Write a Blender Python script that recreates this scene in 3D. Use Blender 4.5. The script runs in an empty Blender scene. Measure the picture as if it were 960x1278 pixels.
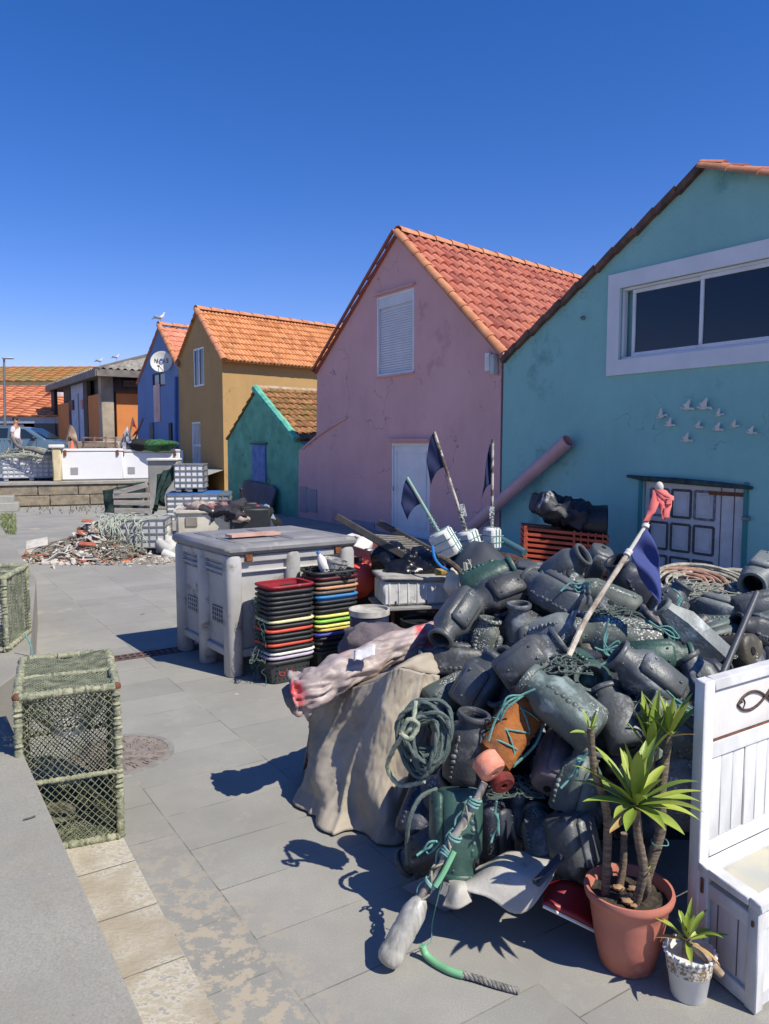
import bpy, bmesh, math, random
from mathutils import Vector, Matrix, noise
random.seed(7)
R = math.radians
# ------------------------------------------------------------------ camera, sky, sun
sc = bpy.context.scene
CAMH = 1.78
PT = math.atan((639-553)/960.0)
cd = bpy.data.cameras.new('camera'); cam = bpy.data.objects.new('camera', cd)
sc.collection.objects.link(cam)
cam.location = (0, 0, CAMH); cam.rotation_euler = (math.pi/2-PT, 0, 0)
cd.sensor_fit = 'HORIZONTAL'; cd.sensor_width = 36; cd.lens = 36
cd.clip_start = 0.05; cd.clip_end = 3000
sc.camera = cam
SUN_AZ, SUN_EL = R(125), R(50)
w = bpy.data.worlds.new('World'); sc.world = w; w.use_nodes = True
nt = w.node_tree; nt.nodes.clear()
sky = nt.nodes.new('ShaderNodeTexSky'); sky.sky_type = 'NISHITA'; sky.sun_disc = False
sky.sun_elevation = SUN_EL; sky.sun_rotation = SUN_AZ; sky.altitude = 400; sky.air_density = 1.0
sky.dust_density = 0.15; sky.ozone_density = 3.0
bg = nt.nodes.new('ShaderNodeBackground'); bg.inputs[1].default_value = 0.10
wo = nt.nodes.new('ShaderNodeOutputWorld')
hsv = nt.nodes.new('ShaderNodeHueSaturation'); hsv.inputs['Saturation'].default_value = 1.34
nt.links.new(sky.outputs[0], hsv.inputs['Color']); tint = nt.nodes.new('ShaderNodeMix'); tint.data_type = 'RGBA'; tint.blend_type = 'MULTIPLY'; tint.inputs[0].default_value = 1; tint.inputs[7].default_value = (1.02, .83, 1.14, 1)
nt.links.new(hsv.outputs[0], tint.inputs[6]); nt.links.new(tint.outputs[2], bg.inputs[0]); nt.links.new(bg.outputs[0], wo.inputs[0])
sl = bpy.data.lights.new('sun', 'SUN'); sl.energy = 4.4; sl.angle = R(0.5); sl.color = (1, .94, .82)
so = bpy.data.objects.new('sun', sl); sc.collection.objects.link(so)
sdir = Vector((math.sin(SUN_AZ)*math.cos(SUN_EL), math.cos(SUN_AZ)*math.cos(SUN_EL), math.sin(SUN_EL)))
so.rotation_euler = sdir.to_track_quat('Z', 'Y').to_euler(); so.location = (10, -10, 20)
sc.view_settings.view_transform = 'Standard'; sc.view_settings.look = 'None'
sc.view_settings.gamma = 1; sc.view_settings.exposure = 0.42
# ------------------------------------------------------------------ photo -> place
def ray(px, py):
    x = (px-480)/960; y = -(py-639)/960
    return Vector((x, math.cos(PT)+y*math.sin(PT), -math.sin(PT)+y*math.cos(PT)))
C0 = Vector((0, 0, CAMH))
def G(px, py, z=0.0):
    r = ray(px, py); return C0+r*((z-CAMH)/r.z)
def A(px, py, Y):
    r = ray(px, py); return C0+r*(Y/r.y)
def D(px, py, d):
    return C0+ray(px, py)*d
TH = R(33)
U = Vector((-math.sin(TH), math.cos(TH), 0)); V = Vector((math.cos(TH), math.sin(TH), 0)); Z = Vector((0, 0, 1))
SD = Vector((.725, .688, 0))       # the way the sheds run back
def W(px, py, p, u=U):
    r = ray(px, py); n = Vector((-u.y, u.x, 0)); t = (Vector(p)-C0).dot(n)/r.dot(n); return C0+r*t
# ------------------------------------------------------------------ materials
MT = {}
def rgb(c): return (c[0], c[1], c[2], 1)
def pm(name, c1, c2=None, sc_=4.0, rough=.7, bump=.1, bs=40, metal=0, lo=.35, hi=.65, spots=None, rnd=0, coat=0, stretch=None, c3=None, s3=1.2, t3=.58, alpha=None, spec=.5, trans=0, wall=False):
    """noise mixed surface; c3 = larger stain colour; spots=(colour, scale, size) specks; rnd = per-object brightness jitter"""
    if name in MT: return MT[name]
    m = bpy.data.materials.new(name); m.use_nodes = True; n = m.node_tree.nodes; L = m.node_tree.links
    b = n['Principled BSDF']; b.inputs['Roughness'].default_value = rough; b.inputs['Metallic'].default_value = metal
    b.inputs['Specular IOR Level'].default_value = spec
    tc = n.new('ShaderNodeTexCoord'); co = tc.outputs['Object']
    oi = n.new('ShaderNodeObjectInfo')
    ad = n.new('ShaderNodeVectorMath'); ad.operation = 'ADD'
    cx = n.new('ShaderNodeCombineXYZ'); ml = n.new('ShaderNodeMath'); ml.operation = 'MULTIPLY'; ml.inputs[1].default_value = 37.
    L.new(oi.outputs['Random'], ml.inputs[0]); L.new(ml.outputs[0], cx.inputs[0]); L.new(ml.outputs[0], cx.inputs[2])
    L.new(co, ad.inputs[0]); L.new(cx.outputs[0], ad.inputs[1]); co = ad.outputs[0]
    if stretch:
        mp = n.new('ShaderNodeMapping'); mp.inputs['Scale'].default_value = stretch; L.new(co, mp.inputs[0]); co = mp.outputs[0]
    def ns(s, d=6, r=.6):
        t = n.new('ShaderNodeTexNoise'); t.inputs['Scale'].default_value = s; t.inputs['Detail'].default_value = d
        t.inputs['Roughness'].default_value = r; L.new(co, t.inputs['Vector']); return t.outputs['Fac']
    def ramp(src, a, bb):
        t = n.new('ShaderNodeMapRange'); t.inputs['From Min'].default_value = a; t.inputs['From Max'].default_value = bb
        L.new(src, t.inputs['Value']); return t.outputs['Result']
    def mix(f, a, bb):
        t = n.new('ShaderNodeMix'); t.data_type = 'RGBA'; L.new(f, t.inputs['Factor'])
        for s, i in ((a, 6), (bb, 7)):
            if isinstance(s, tuple): t.inputs[i].default_value = rgb(s)
            else: L.new(s, t.inputs[i])
        return t.outputs[2]
    c2 = c2 or tuple(x*.8 for x in c1)
    col = mix(ramp(ns(sc_), lo, hi), c1, c2)
    if c3: col = mix(ramp(ns(s3, 8, .65), t3, t3+.1), col, c3)
    hsum = ns(bs, 4)
    if wall:
        mp2 = n.new('ShaderNodeMapping'); mp2.inputs['Scale'].default_value = (1.3, 1.3, .22); L.new(tc.outputs['Object'], mp2.inputs[0])
        t2 = n.new('ShaderNodeTexNoise'); t2.inputs['Scale'].default_value = 2.4; t2.inputs['Detail'].default_value = 8; t2.inputs['Roughness'].default_value = .7; L.new(mp2.outputs[0], t2.inputs['Vector'])
        mr2 = n.new('ShaderNodeMapRange'); mr2.inputs['From Min'].default_value = .5; mr2.inputs['From Max'].default_value = .75; mr2.inputs['To Max'].default_value = .12; L.new(t2.outputs['Fac'], mr2.inputs['Value'])
        col = mix(mr2.outputs[0], col, tuple(x*.55 for x in c1))
        mr3 = n.new('ShaderNodeMapRange'); mr3.inputs['From Min'].default_value = .46; mr3.inputs['From Max'].default_value = .28; mr3.inputs['To Max'].default_value = .12; L.new(t2.outputs['Fac'], mr3.inputs['Value'])
        col = mix(mr3.outputs[0], col, tuple(min(.8, x*1.25+.04) for x in c1))
        wv = n.new('ShaderNodeVectorMath'); wv.operation = 'MULTIPLY_ADD'; tn = n.new('ShaderNodeTexNoise'); tn.inputs['Scale'].default_value = 2.0; tn.inputs['Detail'].default_value = 5; L.new(tc.outputs['Object'], tn.inputs['Vector'])
        L.new(tn.outputs['Color'], wv.inputs[0]); wv.inputs[1].default_value = (.9, .9, .9); L.new(tc.outputs['Object'], wv.inputs[2])
        vo = n.new('ShaderNodeTexVoronoi'); vo.feature = 'DISTANCE_TO_EDGE'; vo.inputs['Scale'].default_value = .75; L.new(wv.outputs[0], vo.inputs['Vector'])
        mr4 = n.new('ShaderNodeMapRange'); mr4.inputs['From Min'].default_value = .006; mr4.inputs['From Max'].default_value = .0015; L.new(vo.outputs['Distance'], mr4.inputs['Value'])
        mk = n.new('ShaderNodeMath'); mk.operation = 'MULTIPLY'; L.new(mr4.outputs[0], mk.inputs[0]); L.new(ramp(ns(.8, 3), .5, .6), mk.inputs[1])
        col = mix(mk.outputs[0], col, tuple(x*.4 for x in c1))
    if spots:
        v = n.new('ShaderNodeTexVoronoi'); v.inputs['Scale'].default_value = spots[1]; L.new(co, v.inputs['Vector'])
        a = ramp(v.outputs['Distance'], .42, .3)
        k = ramp(ns(spots[3] if len(spots) > 3 else 7, 3), spots[2], spots[2]+.09)
        mm = n.new('ShaderNodeMath'); mm.operation = 'MULTIPLY'; L.new(a, mm.inputs[0]); L.new(k, mm.inputs[1])
        col = mix(mm.outputs[0], col, spots[0])
        m2 = n.new('ShaderNodeMath'); m2.operation = 'MULTIPLY_ADD'; L.new(mm.outputs[0], m2.inputs[0]); m2.inputs[1].default_value = 3; L.new(hsum, m2.inputs[2]); hsum = m2.outputs[0]
    if rnd:
        r_ = n.new('ShaderNodeMapRange'); r_.inputs['To Min'].default_value = 1-rnd; r_.inputs['To Max'].default_value = 1+rnd
        L.new(oi.outputs['Random'], r_.inputs['Value']); vm = n.new('ShaderNodeVectorMath'); vm.operation = 'SCALE'
        L.new(col, vm.inputs[0]); L.new(r_.outputs[0], vm.inputs['Scale']); col = vm.outputs[0]
    L.new(col, b.inputs['Base Color'])
    rr = n.new('ShaderNodeMapRange'); rr.inputs['To Min'].default_value = max(0, rough-.12); rr.inputs['To Max'].default_value = min(1, rough+.12)
    L.new(ns(sc_*2.3), rr.inputs['Value']); L.new(rr.outputs[0], b.inputs['Roughness'])
    if bump:
        bp = n.new('ShaderNodeBump'); bp.inputs['Strength'].default_value = bump; bp.inputs['Distance'].default_value = .01
        L.new(hsum, bp.inputs['Height']); L.new(bp.outputs[0], b.inputs['Normal'])
    if coat: b.inputs['Coat Weight'].default_value = coat
    if trans: b.inputs['Transmission Weight'].default_value = trans
    MT[name] = m; return m
def srgb(r, g, b):
    return tuple(((c/255+.055)/1.055)**2.4 if c/255 > .04045 else c/255/12.92 for c in (r, g, b))
# ------------------------------------------------------------------ mesh builder
COL = sc.collection
class MB:
    def __init__(s): s.v = []; s.f = []; s.m = []; s.uv = {}; s.cm = 0
    def add(s, vs, fs, mi=None):
        k = len(s.v); s.v += [Vector(x) for x in vs]
        for f in fs: s.f.append(tuple(i+k for i in f)); s.m.append(s.cm if mi is None else mi)
        return k
    def box(s, c, sz, rot=None, bev=0, taper=1):
        hx, hy, hz = sz[0]/2, sz[1]/2, sz[2]/2; c = Vector(c)
        M = rot or Matrix.Identity(3)
        b = min(bev, hx*.9, hy*.9, hz*.9)
        if b <= 0:
            P_ = [(x*hx*(taper if z > 0 else 1), y*hy*(taper if z > 0 else 1), z*hz) for z in (-1, 1) for x, y in ((-1, -1), (1, -1), (1, 1), (-1, 1))]
            F_ = [(3, 2, 1, 0), (4, 5, 6, 7), (0, 1, 5, 4), (1, 2, 6, 5), (2, 3, 7, 6), (3, 0, 4, 7)]
        else:
            P_ = []; F_ = []
            idx = {}
            for sx in (-1, 1):
                for sy in (-1, 1):
                    for sz_ in (-1, 1):
                        for ax in range(3):
                            p = [sx*(hx-b), sy*(hy-b), sz_*(hz-b)]; p[ax] = (sx*hx, sy*hy, sz_*hz)[ax]
                            idx[(sx, sy, sz_, ax)] = len(P_); P_.append(tuple(p))
            for ax in range(3):
                o = [i for i in range(3) if i != ax]
                for sg in (-1, 1):
                    q = []
                    for a_, b_ in ((-1, -1), (1, -1), (1, 1), (-1, 1)):
                        t = [0, 0, 0]; t[ax] = sg; t[o[0]] = a_; t[o[1]] = b_; q.append(idx[tuple(t)+(ax,)])
                    F_.append(tuple(q))
            for ax in range(3):      # edges along ax
                o = [i for i in range(3) if i != ax]
                for a_ in (-1, 1):
                    for b_ in (-1, 1):
                        t0 = [0, 0, 0]; t0[ax] = -1; t0[o[0]] = a_; t0[o[1]] = b_; t1 = list(t0); t1[ax] = 1
                        F_.append((idx[tuple(t0)+(o[0],)], idx[tuple(t1)+(o[0],)], idx[tuple(t1)+(o[1],)], idx[tuple(t0)+(o[1],)]))
            for sx in (-1, 1):
                for sy in (-1, 1):
                    for sz_ in (-1, 1): F_.append(tuple(idx[(sx, sy, sz_, a)] for a in range(3)))
        s.add([c+M@Vector(p) for p in P_], F_); return s
    def beam(s, p0, p1, w, t, up=Z, bev=0):
        p0, p1 = Vector(p0), Vector(p1); d = (p1-p0); L = d.length; d.normalize()
        y = Vector(up).cross(d)
        if y.length < 1e-4: y = Vector((1, 0, 0)).cross(d)
        y.normalize(); z = d.cross(y)
        return s.box((p0+p1)/2, (L, w, t), Matrix((d, y, z)).transposed(), bev)
    def tube(s, pts, r, seg=8, cap=True, sq=1):
        pts = [Vector(p) for p in pts]; n = len(pts)
        rs = r if isinstance(r, (list, tuple)) else [r]*n
        vs = []; prev = None
        for i, p in enumerate(pts):
            d = (pts[min(i+1, n-1)]-pts[max(i-1, 0)])
            if d.length < 1e-9: d = Vector((0, 0, 1))
            d.normalize()
            if prev is None: a = d.orthogonal().normalized()
            else:
                a = prev-d*prev.dot(d)
                a = a.normalized() if a.length > 1e-6 else d.orthogonal().normalized()
            prev = a; b = d.cross(a)
            for k in range(seg):
                t = 2*math.pi*k/seg; vs.append(p+(a*math.cos(t)+b*math.sin(t)*sq)*rs[i])
        fs = [(i*seg+k, i*seg+(k+1) % seg, (i+1)*seg+(k+1) % seg, (i+1)*seg+k) for i in range(n-1) for k in range(seg)]
        if cap: fs += [tuple(range(seg-1, -1, -1)), tuple((n-1)*seg+k for k in range(seg))]
        s.add(vs, fs); return s
    def lathe(s, prof, seg=24, c=(0, 0, 0), M=None):
        c = Vector(c); M = M or Matrix.Identity(3); vs = []; n = len(prof)
        for r, z in prof:
            for k in range(seg):
                t = 2*math.pi*k/seg; vs.append(c+M@Vector((r*math.cos(t), r*math.sin(t), z)))
        fs = [(i*seg+k, i*seg+(k+1) % seg, (i+1)*seg+(k+1) % seg, (i+1)*seg+k) for i in range(n-1) for k in range(seg)]
        fs += [tuple(range(seg-1, -1, -1)), tuple((n-1)*seg+k for k in range(seg))]
        s.add(vs, fs); return s
    def loft(s, secs, seg=20, cap=True):
        """secs: (z, hx, hy, exponent, cx, cy)"""
        vs = []; n = len(secs)
        for q in secs:
            z, hx, hy, e = q[:4]; cx_, cy_ = (q[4], q[5]) if len(q) > 4 else (0, 0)
            for k in range(seg):
                t = 2*math.pi*(k+.5)/seg; c, sn = math.cos(t), math.sin(t)
                rr = 1/((abs(c)**e+abs(sn)**e)**(1/e)); vs.append((cx_+hx*rr*c, cy_+hy*rr*sn, z))
        fs = [(i*seg+k, i*seg+(k+1) % seg, (i+1)*seg+(k+1) % seg, (i+1)*seg+k) for i in range(n-1) for k in range(seg)]
        if cap: fs += [tuple(range(seg-1, -1, -1)), tuple((n-1)*seg+k for k in range(seg))]
        s.add(vs, fs); return s
    def ball(s, c, r, seg=12, rings=8, sc_=(1, 1, 1), jit=0, M=None):
        c = Vector(c); M = M or Matrix.Identity(3); vs = [c+M@Vector((0, 0, -r*sc_[2]))]
        for i in range(1, rings):
            a = math.pi*i/rings-math.pi/2
            for k in range(seg):
                t = 2*math.pi*k/seg; p = Vector((math.cos(a)*math.cos(t)*sc_[0], math.cos(a)*math.sin(t)*sc_[1], math.sin(a)*sc_[2]))*r
                if jit: p *= 1+jit*noise.noise(p*(2.2/r)+c*3)
                vs.append(c+M@p)
        vs.append(c+M@Vector((0, 0, r*sc_[2]))); fs = []
        for k in range(seg): fs.append((0, 1+(k+1) % seg, 1+k))
        for i in range(rings-2):
            for k in range(seg): fs.append((1+i*seg+k, 1+i*seg+(k+1) % seg, 1+(i+1)*seg+(k+1) % seg, 1+(i+1)*seg+k))
        o = 1+(rings-2)*seg
        for k in range(seg): fs.append((o+k, o+(k+1) % seg, len(vs)-1))
        s.add(vs, fs); return s
    def prism(s, poly, d):
        """poly: list of 3D points (planar), extruded by vector d"""
        n = len(poly); d = Vector(d); poly = [Vector(p) for p in poly]
        s.add(poly+[p+d for p in poly], [tuple(range(n-1, -1, -1)), tuple(range(n, 2*n))]+[(i, (i+1) % n, n+(i+1) % n, n+i) for i in range(n)]); return s
    def quad(s, *p): s.add(p, [tuple(range(len(p)))]); return s
    def grid(s, fn, nu, nv, th=0):
        vs = [fn(i/nu, j/nv) for j in range(nv+1) for i in range(nu+1)]
        fs = [(j*(nu+1)+i, j*(nu+1)+i+1, (j+1)*(nu+1)+i+1, (j+1)*(nu+1)+i) for j in range(nv) for i in range(nu)]
        s.add(vs, fs); return s
    def build(s, name, m, parent=None, world=True, ang=40, thick=0, sub=0, label=None, smooth=True):
        """world: vertices are given in world space; otherwise in the parent's frame"""
        me = bpy.data.meshes.new(name); vs = s.v; M0 = None
        if parent is not None:
            M0 = parent['_m'] if False else WM[parent.name]
        if world and M0 is not None:
            I = M0.inverted(); vs = [I@v for v in vs]
        org = None
        if parent is None and vs:
            x0 = sum(v.x for v in vs)/len(vs); y0 = sum(v.y for v in vs)/len(vs); z0 = min(v.z for v in vs); org = Vector((x0, y0, z0))
            vs = [v-org for v in vs]
        me.from_pydata([tuple(v) for v in vs], [], s.f)
        for mm in (m if isinstance(m, (list, tuple)) else [m]): me.materials.append(mm)
        if any(s.m): me.polygons.foreach_set('material_index', s.m)
        bm = bmesh.new(); bm.from_mesh(me); bmesh.ops.recalc_face_normals(bm, faces=bm.faces); bm.to_mesh(me); bm.free()
        if smooth:
            me.polygons.foreach_set('use_smooth', [True]*len(me.polygons)); me.set_sharp_from_angle(angle=R(ang))
        o = bpy.data.objects.new(name, me); COL.objects.link(o)
        if org is not None: o.location = org; WM[o.name] = Matrix.Translation(org)
        if parent is not None: o.parent = parent; WM[o.name] = M0.copy()
        if thick: md = o.modifiers.new('thickness', 'SOLIDIFY'); md.thickness = thick; md.offset = 0
        if sub: md = o.modifiers.new('subdivision', 'SUBSURF'); md.levels = sub; md.render_levels = sub
        if label: o['label'] = label
        return o
WM = {}
def tag(o, label=None, cat=None, group=None, kind=None):
    if label: o['label'] = label
    if cat: o['category'] = cat
    if group: o['group'] = group
    if kind: o['kind'] = kind
    return o
def thing(name, label, cat, loc=(0, 0, 0), rot=None, group=None):
    o = bpy.data.objects.new(name, None); COL.objects.link(o); o.empty_display_size = .1
    M = Matrix.Translation(Vector(loc)) @ ((rot.to_4x4()) if rot is not None else Matrix.Identity(4))
    o.matrix_basis = M; WM[o.name] = M.copy(); return tag(o, label, cat, group)
def rz(a): return Matrix.Rotation(a, 3, 'Z')
def frame(x, z=Z):
    x = Vector(x).normalized(); z = Vector(z); y = z.cross(x).normalized(); z = x.cross(y); return Matrix((x, y, z)).transposed()
def axis_z(z, hint):
    z = Vector(z).normalized(); h_ = Vector(hint); y = (h_-z*h_.dot(z))
    y = y.normalized() if y.length > 1e-4 else z.orthogonal().normalized()
    x = y.cross(z); return Matrix((x, y, z)).transposed()
def dup(root, M, label=None, name=None):
    r = root.copy(); COL.objects.link(r); r.matrix_basis = M; WM[r.name] = M.copy()
    if label: r['label'] = label
    def rec(src, dst):
        for ch in list(src.children):
            c = ch.copy(); COL.objects.link(c); c.parent = dst; WM[c.name] = M.copy(); rec(ch, c)
    kids[root.name] = 1
    rec(root, r); return r
kids = {}
def curve(pts, n=8):
    """smooth path through points"""
    P_ = [Vector(p) for p in pts]; out = []
    for i in range(len(P_)-1):
        a = P_[max(i-1, 0)]; b = P_[i]; c = P_[i+1]; d = P_[min(i+2, len(P_)-1)]
        for k in range(n):
            t = k/n; out.append(.5*((2*b)+(c-a)*t+(2*a-5*b+4*c-d)*t*t+(3*b-a-3*c+d)*t**3))
    out.append(P_[-1]); return out
def rope(mb, pts, r=.006, n=8, seg=6, twist=.12):
    P_ = curve(pts, n) if n else [Vector(p) for p in pts]
    mb.tube(P_, [r*(1+twist*math.sin(i*2.1)) for i in range(len(P_))], seg)
def nz(p, s=1., k=0): return noise.noise(Vector(p)*s+Vector((k*13.7, k*3.1, k*7.7)))
def text_mesh(s, size, ext=.001):
    cu = bpy.data.curves.new('t', 'FONT'); cu.body = s; cu.size = size; cu.extrude = ext; cu.align_x = 'CENTER'; cu.align_y = 'CENTER'; cu.resolution_u = 3
    o = bpy.data.objects.new('t', cu); COL.objects.link(o); bpy.context.view_layer.update()
    me = o.to_mesh(); vs = [v.co.copy() for v in me.vertices]; fs = [tuple(p.vertices) for p in me.polygons]
    o.to_mesh_clear(); bpy.data.objects.remove(o); bpy.data.curves.remove(cu); return vs, fs
# palette
PINK = srgb(190, 150, 160); TEAL = srgb(78, 155, 165)
m_rust = pm('rust', (.22, .08, .03), (.1, .04, .02), 30, .9, .3)
m_wood = pm('grey_wood', (.20, .18, .15), (.10, .09, .08), 6, .85, .3, 60, stretch=(1, 6, 6))
m_dark = pm('dark_plastic', (.012, .014, .016), (.02, .022, .024), 9, .5, .1)
m_white = pm('white_plastic', (.72, .71, .67), (.6, .58, .53), 5, .5, .08, c3=(.45, .38, .28), t3=.62)
m_twine = pm('teal_twine', (.15, .36, .32), (.09, .25, .23), 60, .9, .4, 200)
m_rope = pm('pale_rope', (.42, .42, .34), (.28, .30, .24), 40, .95, .5, 160)
m_grope = pm('green_rope', (.13, .17, .155), (.08, .11, .10), 40, .95, .6, 160)
m_foam = pm('white_foam', (.70, .70, .66), (.58, .57, .52), 14, .9, .25, 60, c3=(.3, .3, .25), s3=4, t3=.6)
m_navy = pm('navy_cloth', (.012, .022, .085), (.009, .014, .055), 8, .85, .2, 120)
m_metal = pm('dull_metal', (.32, .33, .34), (.2, .2, .2), 10, .5, .1, metal=.7)
m_glass = pm('dark_glass', (.004, .008, .02), (.004, .008, .02), 2, .06, 0, spec=.5)
m_soil = pm('soil', (.06, .045, .03), (.02, .016, .012), 40, .98, .9, 60)
m_frame = pm('white_frame', (.70, .71, .72), (.6, .61, .63), 3, .4, .03)
# ------------------------------------------------------------------ ground
def ground_mat(name, base, sandy=0, seedv=0, tiles=True, c_b=(.38, .33, .25)):
    m = bpy.data.materials.new(name); m.use_nodes = True; n = m.node_tree.nodes; L = m.node_tree.links; b = n['Principled BSDF']
    geo = n.new('ShaderNodeNewGeometry'); mp = n.new('ShaderNodeMapping'); mp.vector_type = 'POINT'
    mp.inputs['Rotation'].default_value = (0, 0, -(TH+math.pi/2)); L.new(geo.outputs['Position'], mp.inputs[0])
    # x along U, y along -V
    def ns(s, d=8, r=.62, src=None):
        t = n.new('ShaderNodeTexNoise'); t.inputs['Scale'].default_value = s; t.inputs['Detail'].default_value = d; t.inputs['Roughness'].default_value = r
        L.new(src or geo.outputs['Position'], t.inputs['Vector']); return t.outputs['Fac']
    def rg(src, a, bb, lo=0, hi=1):
        t = n.new('ShaderNodeMapRange'); t.inputs['From Min'].default_value = a; t.inputs['From Max'].default_value = bb
        t.inputs['To Min'].default_value = lo; t.inputs['To Max'].default_value = hi; L.new(src, t.inputs['Value']); return t.outputs['Result']
    def mix(f, a, bb, bt='MIX'):
        t = n.new('ShaderNodeMix'); t.data_type = 'RGBA'; t.blend_type = bt
        if isinstance(f, float): t.inputs['Factor'].default_value = f
        else: L.new(f, t.inputs['Factor'])
        for s, i in ((a, 6), (bb, 7)):
            if isinstance(s, tuple): t.inputs[i].default_value = rgb(s)
            else: L.new(s, t.inputs[i])
        return t.outputs[2]
    lo_ = tuple(x*.82 for x in base); hi_ = tuple(x*1.12 for x in base)
    col = mix(rg(ns(1.3), .35, .65), lo_, hi_)
    col = mix(rg(ns(170, 3), .4, .7), col, tuple(x*.80 for x in base)); col = mix(rg(ns(3.5, 8, .7), .5, .7, 0, .5), col, tuple(x*.78 for x in base)); col = mix(rg(ns(5.5, 9, .75), .56, .7, 0, .45), col, (base[0]*1.25, base[1]*1.2, base[2]*1.1))
    h = ns(120, 3)
    if tiles:
        mp2 = n.new('ShaderNodeMapping'); mp2.inputs['Location'].default_value = (-.11, .35, 0); L.new(mp.outputs[0], mp2.inputs[0])
        br = n.new('ShaderNodeTexBrick'); L.new(mp2.outputs[0], br.inputs['Vector'])
        br.inputs['Scale'].default_value = 1; br.inputs['Brick Width'].default_value = .69; br.inputs['Row Height'].default_value = .345
        br.inputs['Mortar Size'].default_value = .003; br.inputs['Mortar Smooth'].default_value = .3; br.offset = .5
        br.inputs['Color1'].default_value = (1, 1, 1, 1); br.inputs['Color2'].default_value = (.86, .87, .88, 1); br.inputs['Mortar'].default_value = (1, 1, 1, 1)
        # rows must be the long continuous joints (they run along U), so bricks lie with their short side along U
        L.new(mp2.outputs[0], br.inputs['Vector']); br.inputs['Brick Width'].default_value = .36; br.inputs['Row Height'].default_value = .69
        col = mix(1.0, col, br.outputs['Color'], 'MULTIPLY')
        mort = mix(rg(ns(2.2, 4), .45, .6), (.12, .12, .11), (.34, .31, .24))
        col = mix(br.outputs['Fac'], col, mort)
    # sand: broken worn patches and pools of sand
    if sandy:
        s1 = rg(ns(16, 10, .72), .50, .53)
        # denser beside the wall: distance along V from the wall line
        sx = n.new('ShaderNodeSeparateXYZ'); L.new(mp.outputs[0], sx.inputs[0])
        near = rg(sx.outputs['Y'], -(.95), -(1.20), 1, 0)       # y = -V coordinate
        near2 = rg(ns(1.1, 3), .45, .62)
        nearY = rg(geo.outputs['Position'] if False else sx.outputs['X'], 2.5, 3.6, 1, 0)
        mm = n.new('ShaderNodeMath'); mm.operation = 'MULTIPLY'; L.new(near, mm.inputs[0]); L.new(nearY, mm.inputs[1])
        mm1 = n.new('ShaderNodeMath'); mm1.operation = 'MULTIPLY'; L.new(mm.outputs[0], mm1.inputs[0]); L.new(s1, mm1.inputs[1])
        col = mix(mm1.outputs[0], col, c_b)
        s2 = rg(ns(.9, 8, .7), .60, .66); col = mix(s2, col, c_b if sandy < 2 else c_b)
        dn = rg(ns(.35, 4), .45, .6, 0, .18); col = mix(dn, col, (.33, .31, .27))
        # small spilled blotches
        v = n.new('ShaderNodeTexVoronoi'); v.inputs['Scale'].default_value = 1.7; v.inputs['Randomness'].default_value = 1
        ad = n.new('ShaderNodeVectorMath'); ad.operation = 'MULTIPLY_ADD'; tn = n.new('ShaderNodeTexNoise'); tn.inputs['Scale'].default_value = 9
        L.new(geo.outputs['Position'], tn.inputs['Vector']); L.new(tn.outputs['Color'], ad.inputs[0]); ad.inputs[1].default_value = (.25, .25, 0); L.new(geo.outputs['Position'], ad.inputs[2]); L.new(ad.outputs[0], v.inputs['Vector'])
        col = mix(rg(v.outputs['Distance'], .06, .045), col, (.42, .39, .31))
    if not tiles:
        for s_, th_, cc in ((60, .16, 1.45), (23, .12, 1.35), (38, .14, .6)):
            v = n.new('ShaderNodeTexVoronoi'); v.inputs['Scale'].default_value = s_; L.new(geo.outputs['Position'], v.inputs['Vector'])
            mk = n.new('ShaderNodeMath'); mk.operation = 'MULTIPLY'; L.new(rg(v.outputs['Distance'], th_, th_*.6), mk.inputs[0]); L.new(rg(ns(2.1+s_*.01, 4), .46, .58), mk.inputs[1])
            col = mix(mk.outputs[0], col, tuple(min(.7, x*cc) for x in base))
        col = mix(rg(ns(1.7, 9, .7), .54, .72, 0, .5), col, (base[0]*.85, base[1]*.72, base[2]*.55))
    L.new(col, b.inputs['Base Color']); b.inputs['Roughness'].default_value = .82; b.inputs['Specular IOR Level'].default_value = .35
    bp = n.new('ShaderNodeBump'); bp.inputs['Strength'].default_value = .25; bp.inputs['Distance'].default_value = .004; L.new(h, bp.inputs['Height']); L.new(bp.outputs[0], b.inputs['Normal'])
    return m
g_pave = ground_mat('paving', (.325, .315, .28), 1)
g_conc = ground_mat('wall_top_stone', (.30, .285, .24), 0, tiles=False)
g_sand = ground_mat('sandy_stone', (.42, .36, .25), 0, tiles=False)
g_far = ground_mat('far_ground', (.34, .33, .30), 0, tiles=False)
mb = MB(); S = 1500
mb.quad((-S, -S, 0), (S, -S, 0), (S, S, 0), (-S, S, 0)); tag(mb.build('ground', g_pave), kind='structure')
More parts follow.
